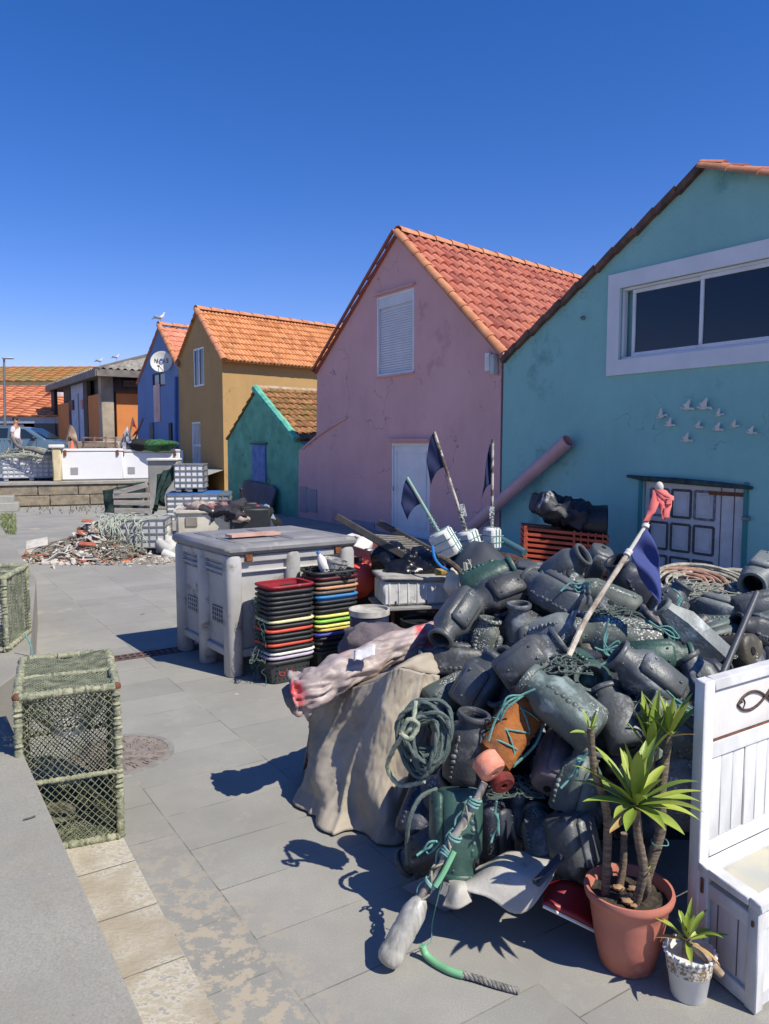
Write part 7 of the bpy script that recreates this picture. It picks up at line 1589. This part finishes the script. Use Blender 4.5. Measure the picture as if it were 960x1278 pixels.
mb.grid(lambda u_, v_: T_[0].lerp(TB[0], u_)*(1-v_)+(B_[0].lerp(plan(TB[0], 0), u_))*v_+Vector((-.02*math.sin(u_*14)*v_, 0, .01*v_)), 14, 10)
tag(mb.build('canvas_cover', m_canvas, thick=.006, ang=85), 'beige canvas cover draped in folds over a crate before the heap', 'canvas cover')
# rolled stained plastic bundle lying over it
R_ = [D(372, 868, 3.72), D(395, 858, 3.72), D(430, 838, 3.78), D(468, 820, 3.88), D(510, 803, 4.0), D(545, 792, 4.1)]
RC = curve(R_, 14); n_ = len(RC); mb = MB(); seg = 72; vs = []
for i, p in enumerate(RC):
    f_ = i/(n_-1); d_ = (RC[min(i+1, n_-1)]-RC[max(i-1, 0)]).normalized(); M = axis_z(d_, Z); r_ = .092-.022*f_+.03*math.exp(-f_*9)
    for k in range(seg):
        a2 = 2*math.pi*k/seg; q = Vector((math.cos(a2), math.sin(a2), 0)); w_ = 1+.28*nz((q.x*1.6+f_*5, q.y*1.6, f_*6), 1.4, 3)+.30*(.25-abs(nz((q.x*2.6, q.y*2.6, f_*9), 1, 5)))+.20*(vor((q.x*1.7, q.y*1.7, f_*7))-.3)+.10*(vor((q.x*3.6, q.y*3.6, f_*15))-.3); lip = .05*nz((q.x*3, q.y*3, 0), 1, 2) if i == 0 else 0
        vs.append(p+M@(Vector((q.x*r_*1.15*w_, q.y*r_*.95*w_, lip))))
mb.add(vs, [(i*seg+k, i*seg+(k+1) % seg, (i+1)*seg+(k+1) % seg, (i+1)*seg+k) for i in range(n_-1) for k in range(seg)])
m_roll = pm('stained_plastic', srgb(178, 164, 158), srgb(140, 126, 122), 6, .5, .35, 30, c3=srgb(196, 66, 72), s3=3.6, t3=.52)
t = thing('plastic_bundle', 'rolled greyish plastic bundle with red stains lying on the canvas', 'bundle', R_[2]-Z*.12); ro = mb.build('roll', m_roll, t, thick=.003, ang=180)
mb = MB(); e0_ = RC[1]; d_ = (RC[4]-RC[0]).normalized(); M = axis_z(d_, Z); vs = []; n2 = 10; sg2 = 22
for i in range(n2):
    for k in range(sg2):
        a2 = 2*math.pi*k/sg2; w_ = 1+.35*nz((math.cos(a2)*2, math.sin(a2)*2, i*.3), 1, 6); vs.append(RC[2]+d_*(.28*i/n2-.07)+M@Vector((math.cos(a2)*.055*w_+.02, math.sin(a2)*.07*w_-.01, 0)))
mb.add(vs, [(i*sg2+k, i*sg2+(k+1) % sg2, (i+1)*sg2+(k+1) % sg2, (i+1)*sg2+k) for i in range(n2-1) for k in range(sg2)]); mb.build('inner_fold', pm('inner_grey', srgb(120, 122, 128), srgb(80, 82, 90), 5, .6, .4), t, thick=.004)
mb = MB(); p_ = D(455, 815, 3.68); mb.grid(lambda u_, v_: p_+CR*(.10*(u_-.5))+(CUP*.4+CF*.5)*(.10*(v_-.5))+CUP*(.03*(u_-.5)+.012*nz((u_*4, v_*4, 0))), 8, 6); mb.build('white_scrap', pm('scrap_white', (.72, .71, .7), None, 4, .6, .1), t, thick=.004)
mb = MB(); mb.grid(lambda u_, v_: D(520+42*u_, 812-30*v_-6*u_, 4.0+.15*v_)+CF*.02*nz((u_*4, v_*4, 9)), 12, 8); tag(mb.build('white_sheet', pm('scrap_white', (1, 1, 1)), thick=.004), 'white sheet scrap at the right end of the stained bundle', 'sheet')
# tarpaulins at the foot of the heap
m_tarp = pm('grey_tarp', srgb(190, 186, 176), srgb(150, 147, 140), 3, .75, .25, 60, c3=srgb(120, 116, 108), s3=4, t3=.62)
def patch(rows, n, m, name, lab, cat, amp=.012, th=.005):
    """rows: list of lists of points, smoothed both ways"""
    cr_ = [curve(r_, n) for r_ in rows]; cols_ = list(zip(*cr_)); gr = [curve(list(c), n) for c in cols_]; mb = MB(); W_ = len(gr); H_ = len(gr[0]); vs = [gr[i][j]+Vector((nz(gr[i][j], 9, 1), nz(gr[i][j], 9, 2), nz(gr[i][j], 9, 3)))*amp for j in range(H_) for i in range(W_)]
    mb.add(vs, [(j*W_+i, j*W_+i+1, (j+1)*W_+i+1, (j+1)*W_+i) for j in range(H_-1) for i in range(W_-1)]); return tag(mb.build(name, m, thick=th, ang=60), lab, cat)
patch([[D(600, 1078, 2.86), D(630, 1063, 2.9), D(660, 1062, 2.92), D(700, 1058, 2.95)], [D(575, 1100, 2.80), D(612, 1090, 2.72), D(655, 1090, 2.72), D(698, 1078, 2.8)], [D(558, 1105, 2.72), D(600, 1118, 2.66), D(650, 1138, 2.66), D(692, 1098, 2.72)]], 7, m_tarp, 'tarpaulin', 'pale grey tarpaulin sheet folded at the foot of the heap', 'tarpaulin')
patch([[D(556, 1092, 2.82), D(580, 1098, 2.80), D(600, 1104, 2.84)], [D(562, 1110, 2.70), D(575, 1108, 2.66), D(590, 1112, 2.70)], [D(552, 1132, 2.66), D(570, 1134, 2.64), D(590, 1128, 2.68)]], 6, m_tarp, 'tarpaulin', 'small curled tarpaulin flap left of the folded sheet', 'tarpaulin')
mb = MB(); mb.prism([G(503, 1108, .05), G(548, 1088, .12), G(590, 1120, .05), G(556, 1138, .015)], (0, 0, .006)); o = mb.build('metal_plate', pm('plate_metal', srgb(120, 122, 124), srgb(90, 92, 95), 6, .5, .1)); tag(o, 'grey eyelet plate corner on the paving beside the tarpaulin flap', 'plate')
mb = MB(); mb.beam(D(668, 1104, 2.66), D(702, 1068, 2.72), .035, .02, bev=.006); tag(mb.build('board', pm('dark_board', srgb(62, 66, 72), srgb(48, 50, 56), 5, .6, .1)), 'dark grey board end resting on the folded tarpaulin', 'board')
t = thing('hull_panel', 'glossy red curved panel with white edge under the planter side pot', 'hull panel', G(715, 1150)); 
gr = lambda u_, v_: D(678+70*u_, 1108+22*u_+v_*(20+12*u_)-18*math.sin(u_*3)*(1-v_), 2.68+.1*(1-v_))
mb = MB(); mb.grid(gr, 14, 6); mb.build('panel', pm('hull_red', srgb(140, 24, 30), srgb(110, 20, 26), 3, .45, .05), t, thick=.02)
mb = MB(); mb.tube([gr(i/14, 1)-CUP*.008 for i in range(15)], .006, 6); mb.build('white_edge', m_white, t)
# ------------------------------------------------------------------ white bench
fb = Vector((1.155, 2.25, 0)); rb2 = Vector((1.068, 2.475, 0)); du_ = (rb2-fb); dl = du_.length; du_.normalize(); dv_ = V.copy()
zs_ = .345; zb2 = A(885, 846, 2.53).z
m_bw = pm('bench_white', (.72, .72, .71), (.52, .52, .51), 7, .6, .25, 40, c3=(.42, .33, .22), s3=4, t3=.655, stretch=(1, 1, .4))
m_joint = pm('joint_dark', (.12, .11, .12))
t = thing('white_bench', 'white painted wooden bench with tall back and fish cut-out', 'bench', fb)
LB_ = 1.15; Mv = Matrix((dv_, du_, Z)).transposed()
def bq(x, y, z): return fb+dv_*x+du_*y+Z*z
def bbox(name, c, s_, m, par, bev=.004): mb = MB(); mb.box(bq(*c), s_, Mv, bev); return mb.build(name, m, par)
# side panel (x=0 plane) with frame
bbox('side_panel', (.028, dl/2, zs_/2), (.02, dl-.06, zs_-.08), m_bw, t)
for y in (.02, dl-.01): bbox('leg', (.02, y, zs_/2), (.045, .045, zs_-.005), m_bw, t)
bbox('rail', (.021, dl/2, .03), (.04, dl-.06, .05), m_bw, t); bbox('rail', (.021, dl/2, zs_-.055), (.04, dl-.06, .05), m_bw, t)
for y in (.09, .175): 
    mb = MB(); mb.box(bq(.0165, y, zs_/2-.01), (.004, .0025, zs_-.15), Mv); mb.build('board_joint', m_joint, t)
# front
bbox('front_panel', (LB_/2, .025, zs_/2), (LB_-.06, .02, zs_-.06), m_bw, t); bbox('front_rail', (LB_/2, .019, .04), (LB_, .04, .05), m_bw, t); bbox('front_rail', (LB_/2, .017, zs_-.05), (LB_-.05, .04, .05), m_bw, t)
for i in range(9): mb = MB(); mb.box(bq(.12+i*.11, .0135, zs_/2), (.0025, .004, zs_-.16), Mv); mb.build('board_joint', m_joint, t)
# seat frame with sunk grey top
for c, s_ in (((LB_/2, .01, zs_+.012), (LB_+.02, .05, .03)), ((LB_/2, dl-.015, zs_+.012), (LB_+.02, .05, .03)), ((.015, dl/2, zs_+.0125), (.055, dl-.07, .029)), ((LB_-.015, dl/2, zs_+.0125), (.055, dl-.07, .029))): bbox('seat_frame', c, s_, m_bw, t)
bbox('seat_top', (LB_/2, dl/2, zs_-.002), (LB_-.08, dl-.08, .02), pm('seat_sandy', srgb(170, 172, 165), srgb(200, 190, 160), 3, .5, .05, c3=srgb(150, 155, 150), s3=2), t)
# back: frame stiles, top rail, upper board with fish, planks below
yb = dl+.03; hb_ = zb2
bbox('back_post', (.02, yb, hb_/2), (.055, .05, hb_), m_bw, t); bbox('back_post', (LB_-.02, yb, hb_/2), (.055, .05, hb_), m_bw, t)
bbox('back_rail', (LB_/2, yb, hb_-.02), (LB_-.10, .046, .04), m_bw, t); bbox('back_rail', (LB_/2, yb, zs_+.05), (LB_-.10, .044, .05), m_bw, t)
zf = hb_-.215
bbox('upper_board', (LB_/2, yb, (zf+hb_-.045)/2), (LB_-.09, .02, hb_-.045-zf), pm('board_rusty', (.70, .69, .66), (.60, .57, .52), 4, .6, .25, c3=(.42, .24, .12), s3=5, t3=.66, stretch=(1, 1, .35)), t)
bbox('rust_line', (LB_/2, yb-.012, zf-.002), (LB_-.09, .004, .007), m_rust, t)
bbox('mid_rail', (LB_/2, yb, zf-.035), (LB_-.09, .03, .06), m_bw, t)
n_ = 15; pw = (LB_-.10)/n_
for i in range(n_):
    mb = MB(); mb.box(bq(.05+pw*(i+.5), yb+.002*((i*7) % 3), (zs_+.075+zf-.065)/2), (pw-.004, .018, zf-.065-zs_-.075), Mv, .003); mb.build('plank', m_bw, t)
mb = MB(); mb.box(bq(LB_/2, yb+.014, (zs_+zf)/2), (LB_-.08, .004, zf-zs_-.06), Mv); mb.build('backing', pm('backing_grey', (.2, .19, .2)), t)
# fish outline (dark routed line)
fx, fz_ = .285, (zf+hb_-.04)/2+.01
def fpt(x, z): return bq(fx+x*1.2, yb-.0125, fz_+z*1.0)
mf = pm('fish_black', (.02, .015, .015), (.10, .05, .03), 60)
up_ = [(-.075, 0), (-.05, .022), (-.01, .033), (.03, .024), (.065, .002), (.095, -.022)]; dn_ = [(-.075, 0), (-.05, -.022), (-.01, -.031), (.03, -.022), (.065, .0), (.095, .026)]
for pl_ in (up_, dn_): 
    mb = MB(); mb.tube(curve([fpt(*q) for q in pl_], 6), .0052, 6); mb.build('fish_line', mf, t)
mb = MB(); mb.tube([fpt(.095, -.022), fpt(.082, .002), fpt(.095, .026)], .0052, 6); mb.tube(curve([fpt(-.048, .018), fpt(-.038, 0), fpt(-.046, -.018)], 5), .002, 6); mb.ball(fpt(-.055, .006), .0045, 8, 6); mb.build('fish_line', mf, t)
mb = MB(); mb.beam(bq(-.006, dl-.01, zs_-.02), bq(-.006, dl-.01, zs_-.07), .012, .006); mb.build('hinge', m_rust, t); mb = MB(); mb.beam(bq(-.006, .02, zs_-.045), bq(-.006, .02, zs_-.062), .008, .005); mb.build('hinge', m_rust, t)
# ------------------------------------------------------------------ planter with yucca
pc = Vector((.835, 2.50, 0)); t = thing('terracotta_planter', 'large terracotta coloured plastic planter holding the tall yucca', 'planter', pc)
m_tc = pm('terracotta', srgb(190, 120, 100), srgb(172, 104, 88), 5, .6, .08, 40, c3=srgb(200, 150, 130), s3=6, t3=.6)
mb = MB(); mb.lathe([(.085, 0), (.092, .006), (.112, .10), (.128, .20), (.132, .235), (.146, .245), (.150, .262), (.146, .275), (.138, .275), (.132, .262), (.124, .225), (.08, .215)], 56); mb.build('pot_body', m_tc, t, world=False, ang=60)
mb = MB(); mb.grid(lambda u_, v_: Vector((.128*v_*math.cos(u_*2*math.pi), .128*v_*math.sin(u_*2*math.pi), .238+.012*nz((math.cos(u_*6.28)*v_*6, math.sin(u_*6.28)*v_*6, 0))))+Vector((0, 0, 0)), 40, 12); mb.build('soil', m_soil, t, world=False)
rnd = random.Random(14)
for i in range(9): 
    a2 = rnd.uniform(0, 6.28); r_ = rnd.uniform(.02, .1); mb = MB(); mb.ball((r_*math.cos(a2), r_*math.sin(a2), .248), rnd.uniform(.008, .02), 8, 6, (1.3, 1, .6), .4); mb.build('stone', pm('pebble', srgb(180, 145, 110), srgb(120, 95, 72), 20, .9, .3), t, world=False)
def leafmat(name, c, c2):
    m = pm(name, c, c2, 3, .45, .12, 60, stretch=(1, 1, 1)); return m
m_leaf = leafmat('yucca_leaf', srgb(156, 168, 70), srgb(112, 138, 56)); m_bark = pm('yucca_bark', srgb(150, 132, 112), srgb(92, 80, 68), 22, .95, 1.0, 70, stretch=(1, 1, 5))
m_dry = pm('dry_leaf', srgb(190, 160, 100), srgb(130, 100, 60), 6, .8, .2)
m_leaf.node_tree.nodes['Principled BSDF'].inputs['Subsurface Weight'].default_value = 0
def leaf(mb, base, d, ln, w_, droop, roll, fold=.35, n=12):
    d = Vector(d).normalized(); side = d.cross(Z); side = side.normalized() if side.length > .05 else Vector((1, 0, 0)); side = Matrix.Rotation(roll, 3, d) @ side; vs = []; p = Vector(base)
    cur = d.copy()
    for i in range(n+1):
        f_ = i/n; k = w_*(.42+.58*math.sin(min(1, f_*1.5)*math.pi/2))*(1-max(0, (f_-.5)/.5)**1.7); up = side.cross(cur).normalized()
        vs += [p-side*k+up*fold*k, p-side*k*.5+up*fold*.35*k, p, p+side*k*.5+up*fold*.35*k, p+side*k+up*fold*k]
        p = p+cur*ln/n; cur = (cur-Z*droop*(f_*1.6)/n*2).normalized()
    mb.add(vs, [(i*5+j, i*5+j+1, i*5+5+j+1, i*5+5+j) for i in range(n) for j in range(4)])
def rosette(par, c, n, ln, w_, seed, el=(15, 85), droop=.5, name='leaf', dirs=None):
    rnd = random.Random(seed)
    for i in range(n):
        f_ = (i+.5)/n; a2 = i*2.399+rnd.uniform(-.25, .25); e_ = R(el[1]+(el[0]-el[1])*f_+rnd.uniform(-8, 8)); l_ = ln*rnd.uniform(.75, 1.1)*(.7+.3*math.sin(f_*2.6))*rnd.uniform(.75, 1.1); d = Vector((math.cos(a2)*math.cos(e_), math.sin(a2)*math.cos(e_), math.sin(e_)))
        mb = MB(); leaf(mb, c+Vector((d.x, d.y, 0))*.008-Z*.02*f_, d, l_, w_*rnd.uniform(.8, 1.1), droop*rnd.uniform(.5, 1.3), rnd.uniform(-.3, .3)); mb.build(name, m_dry if (i >= n-2 and n > 15) else m_leaf, par, ang=80)
yk = thing('yucca', 'tall yucca with four bare stems and yellow green leaf rosettes', 'plant', pc+Z*.24)
def stem(pts, r0, r1):
    P_ = curve(pts, 8); n_ = len(P_); mb = MB(); mb.tube(P_, [(r0+(r1-r0)*i/n_)*(1+.06*math.sin(i*2.4)) for i in range(n_)], 12); mb.build('stem', m_bark, yk, ang=70)
s_a = [pc+Vector((-.075, .02, .22)), A(758, 1020, 2.47), A(742, 960, 2.45), A(737, 908, 2.44)]; stem(s_a, .015, .011)
s_b = [pc+Vector((.01, -.03, .22)), A(803, 1090, 2.44), A(797, 1045, 2.42), A(793, 1000, 2.40)]; stem(s_b, .016, .014)
s_c = [pc+Vector((.045, .03, .22)), A(824, 1040, 2.52), A(826, 990, 2.52), A(836, 912, 2.54)]; stem(s_c, .021, .011)
s_d = [pc+Vector((-.02, .05, .22)), A(778, 1080, 2.56), A(779, 1040, 2.56)]; stem(s_d, .013, .011)
s_e = [pc+Vector((.03, -.0, .22)), A(808, 1110, 2.45), A(806, 1085, 2.45)]; stem(s_e, .014, .011)
rosette(yk, s_b[-1], 34, .25, .021, 3, (-12, 87), .42)
rosette(yk, s_c[-1], 20, .17, .014, 7, (25, 88), .3); rosette(yk, s_a[-1], 5, .10, .010, 9, (10, 85), .3)
rosette(yk, A(812, 935, 2.55), 12, .23, .017, 17, (45, 88), .2); 
mb = MB(); mb.tube([s_c[1], A(818, 985, 2.55), A(812, 940, 2.55)], .011, 8); mb.build('stem', m_bark, yk)
rosette(yk, s_e[-1], 5, .05, .004, 11, (10, 80), .3)
mb = MB()
for z_, c in ((.3, s_c[1]),): mb.tube([plan(c, .42)+Vector((.028*math.cos(a2), .028*math.sin(a2), .003*math.sin(3*a2))) for a2 in [j*.45 for j in range(15)]], .002, 5)
mb.build('twine_tie', m_twine, yk)
# small white pot
wc = Vector((.985, 2.345, 0)); t = thing('white_flower_pot', 'small white pot with lace pattern rim beside the bench', 'flower pot', wc)
mb = MB(); mb.lathe([(.052, 0), (.055, .004), (.066, .085), (.069, .088), (.076, .145), (.079, .152), (.074, .152), (.068, .135), (.03, .13)], 48); mb.build('pot_body', pm('pot_white', (.68, .68, .66), (.6, .6, .58), 8, .5, .05), t, world=False, ang=50)
mb = MB(); ml2 = pm('lace_brown', srgb(140, 120, 90), srgb(215, 210, 200), 90, .8, .3, lo=.45, hi=.55)
mb.lathe([(.0695, .092), (.0765, .142)], 48); mb.f = mb.f[:-2]; mb.m = mb.m[:-2]; mb.build('lace_band', ml2, t, world=False)
mb = MB()
for i in range(24): a2 = i*2*math.pi/24; mb.ball((.0775*math.cos(a2), .0775*math.sin(a2), .150), .007, 8, 6, (1, 1, .9))
mb.build('scalloped_edge', MT['pot_white'], t, world=False)
mb = MB(); mb.lathe([(.0001, .128), (.068, .126)], 24); mb.build('soil', m_soil, t, world=False)
y2 = thing('small_yucca', 'small young yucca growing in the white lace rimmed pot', 'plant', wc+Z*.12)
mb = MB(); mb.tube(curve([wc+Vector((-.005, 0, .12)), wc+Vector((-.012, -.005, .17)), wc+Vector((-.012, -.005, .20))], 4), [.017, .018, .016, .015, .015, .014, .014, .013, .012], 12); mb.build('stem', m_bark, y2)
rosette(y2, wc+Vector((-.012, -.005, .205)), 19, .135, .011, 23, (-5, 86), .45)
mb = MB(); mb.tube(curve([wc+Vector((.01, .0, .17)), wc+Vector((.045, -.03, .14)), wc+Vector((.085, -.045, .10))], 5), [.012, .013, .014, .014, .013, .014, .015, .014, .013, .012, .012], 12); mb.build('dead_stem', pm('pale_bark', srgb(190, 170, 145), srgb(110, 85, 65), 9, .9, .6), y2)
# ------------------------------------------------------------------ lobster pots (rope wrapped frames with netting)
m_cage = pm('cage_rope', srgb(168, 166, 138), srgb(112, 118, 96), 40, .95, .9, 90, c3=srgb(110, 118, 96), s3=12, t3=.60)
m_mesh = pm('cage_net', srgb(142, 144, 118), srgb(90, 98, 80), 18, .95, .5, 120)
def wrapbar(mb, a_, b_, r=.016, seed=0):
    a_, b_ = Vector(a_), Vector(b_); L_ = (b_-a_).length; n_ = max(4, int(L_/.011)); rnd = random.Random(seed)
    mb.tube([a_.lerp(b_, i/n_)+Vector((rnd.uniform(-1, 1), rnd.uniform(-1, 1), rnd.uniform(-1, 1)))*.0015 for i in range(n_+1)], [r*(.74+.34*(i % 2)+rnd.uniform(-.10, .22)) for i in range(n_+1)], 8)
def netface(mb, o, a_, b_, pitch, seed, r=.0017, amp=.006, square=False):
    """diamond (or square) netting over the parallelogram o,a,b"""
    o, a_, b_ = Vector(o), Vector(a_), Vector(b_); la, lb2 = a_.length, b_.length; ua, ub = a_/la, b_/lb2; n = ua.cross(ub); rnd = random.Random(seed)
    def P_(x, y): q = o+ua*x+ub*y; return q+n*(amp*nz((x*7, y*7, seed))*2)+(ua*nz((x*14, y*14, seed+5))+ub*nz((x*14, y*14, seed+9)))*amp*.8
    segs = []
    if square:
        k = 0.0
        while k < la: segs.append(((k, 0), (k, lb2))); k += pitch
        k = 0.0
        while k < lb2: segs.append(((0, k), (la, k))); k += pitch
    else:
        c = -lb2*.9
        while c < la:
            for sgn in (1, -1):
                x0, y0 = c, 0; x1, y1 = c+lb2*.9, lb2; s0_ = 0; s1_ = 1
                if x0 < 0: s0_ = -x0/(x1-x0)
                if x1 > la: s1_ = (la-x0)/(x1-x0)
                if s1_ > s0_+.02:
                    A1 = (x0+(x1-x0)*s0_, y1*s0_); A2 = (x0+(x1-x0)*s1_, y1*s1_)
                    if sgn < 0: A1 = (la-A1[0], A1[1]); A2 = (la-A2[0], A2[1])
                    segs.append((A1, A2))
            c += pitch*1.35
    for (x0, y0), (x1, y1) in segs:
        L_ = math.hypot(x1-x0, y1-y0); m_ = max(2, int(L_/.022)); mb.tube([P_(x0+(x1-x0)*i/m_, y0+(y1-y0)*i/m_) for i in range(m_+1)], r*rnd.uniform(.85, 1.25), 4, cap=False)
def lobster_pot(lab, o, M, sx, sy, h_, pitch, square=False, midf=.44, r=.015, seed=1):
    t = thing('lobster_pot', lab, 'lobster pot', o, M, 'rope wrapped lobster pots'); 
    v = lambda x, y, z: Vector((x, y, z)); E_ = [(v(0, 0, 0), v(sx, 0, 0)), (v(0, sy, 0), v(sx, sy, 0)), (v(0, 0, h_), v(sx, 0, h_)), (v(0, sy, h_), v(sx, sy, h_)), (v(0, 0, 0), v(0, sy, 0)), (v(sx, 0, 0), v(sx, sy, 0)), (v(0, 0, h_), v(0, sy, h_)), (v(sx, 0, h_), v(sx, sy, h_)), (v(0, 0, 0), v(0, 0, h_)), (v(sx, 0, 0), v(sx, 0, h_)), (v(0, sy, 0), v(0, sy, h_)), (v(sx, sy, 0), v(sx, sy, h_)), (v(0, 0, h_*midf), v(sx, 0, h_*midf)), (v(0, sy, h_*midf), v(sx, sy, h_*midf)), (v(0, sy*.45, h_), v(sx, sy*.45, h_))]
    for i, (a_, b_) in enumerate(E_): mb = MB(); wrapbar(mb, a_, b_, r*(1 if i < 12 else .7), seed+i); mb.build('frame_bar', m_cage, t, world=False, ang=60)
    fs = [('front_net', v(0, 0, 0), v(sx, 0, 0), v(0, 0, h_)), ('back_net', v(0, sy, 0), v(sx, 0, 0), v(0, 0, h_)), ('side_net', v(0, 0, 0), v(0, sy, 0), v(0, 0, h_)), ('side_net', v(sx, 0, 0), v(0, sy, 0), v(0, 0, h_)), ('top_net', v(0, 0, h_), v(sx, 0, 0), v(0, sy, 0)), ('bottom_net', v(0, 0, .006), v(sx, 0, 0), v(0, sy, 0))]
    for i, (n_, a_, b_, c) in enumerate(fs): mb = MB(); netface(mb, a_, b_, c, pitch*(1 if i in (0,) else .62), seed*7+i, r=.0018 if i == 0 else .0030, square=square, amp=.006 if i == 0 else .012); mb.build(n_, m_mesh, t, world=False)
    # funnel of netting with a ring
    mb = MB(); c0 = v(sx*.5, sy*.5, h_*.62)
    rr = .075; 
    for k in range(26):
        a2 = 2*math.pi*k/26; q = c0+v(rr*math.cos(a2), rr*math.sin(a2), 0); e = v(sx*(.5+.49*math.copysign(min(1, abs(math.cos(a2))*1.4), math.cos(a2))), sy*(.5+.49*math.copysign(min(1, abs(math.sin(a2))*1.4), math.sin(a2))), h_*.97)
        for s3 in (-.1, .1): q2 = c0+v(rr*math.cos(a2+s3*2), rr*math.sin(a2+s3*2), 0); mb.tube([q2, q2.lerp(e, .5)-Z*.02, e], .0022, 4, cap=False)
    for f_ in (.15, .3, .45, .6, .75, .9): mb.tube([c0+v((rr+(sx*.48-rr)*f_)*math.cos(a2), (rr+(sy*.48-rr)*f_)*math.sin(a2), h_*.35*f_-.02) for a2 in [j*2*math.pi/30 for j in range(31)]], .0022, 4, cap=False)
    mb.build('funnel_net', m_mesh, t, world=False)
    mb = MB(); mb.lathe([(rr-.012, -.02), (rr, -.02), (rr+.004, .02), (rr-.008, .02), (rr-.012, -.02)], 28, c0); mb.build('funnel_ring', m_white, t, world=False)
    if not square:
        mb = MB(); mb.box((sx*.45, sy*.5, .03), (.2, .12, .05), rz(.3), .015); mb.ball((sx*.3, sy*.3, .05), .05, 12, 8, (1.4, 1, .5), .4); mb.build('bait_lump', pm('bait', srgb(120, 116, 96), srgb(60, 60, 50), 20, .95, .8), t, world=False)
        for p in ((0, 0, h_), (sx, 0, h_)): mb = MB(); mb.ball(p, .02, 10, 8); mb.build('corner_rust', m_rust, t, world=False)
    return t
kr = Vector((-1.19, 3.33, 0)); kx = Vector((.40, .10, 0)).normalized(); kx = (G(146, 1049)-G(83, 1061)).normalized()
Kf = frame(kx); lobster_pot('rope wrapped lobster pot with diamond netting standing beside the near wall', kr-kx*.40+Z*.015, Kf, .40, .62, .69, .024, r=.018, seed=3)
# netting fragments woven over the near pot top
kf = G(20, 803, .47); lobster_pot('rope wrapped lobster pot with square mesh on the far wall block', Vector((-3.02, 4.70, .47)), frame(Vector((.985, .17, 0))), .62, .5, .46, .036, square=True, midf=.45, r=.018, seed=5)
t = thing('rope', 'thin green rope end hanging off the farther lobster pot', 'rope', G(38, 820, .4)); mb = MB(); mb.tube(curve([Vector((-2.25, 4.72, .6)), Vector((-2.2, 4.70, .5)), Vector((-2.21, 4.68, .38)), Vector((-2.2, 4.68, .3))], 5), .005, 6); mb.build('strand', m_twine, t)
# tiny litter
rnd = random.Random(77)
for (px, py, lab) in ((178, 767, 'small dark twig on the sunlit paving left of the grey box'), (37, 1023, 'small dark speck of litter on the near wall top')):
    p = G(px, py, .45 if py > 1000 else 0)+Z*.006; mb = MB(); mb.tube([p-V*.02, p, p+V*.02+U*.005], .003, 5); tag(mb.build('twig', m_dark), lab, 'litter')
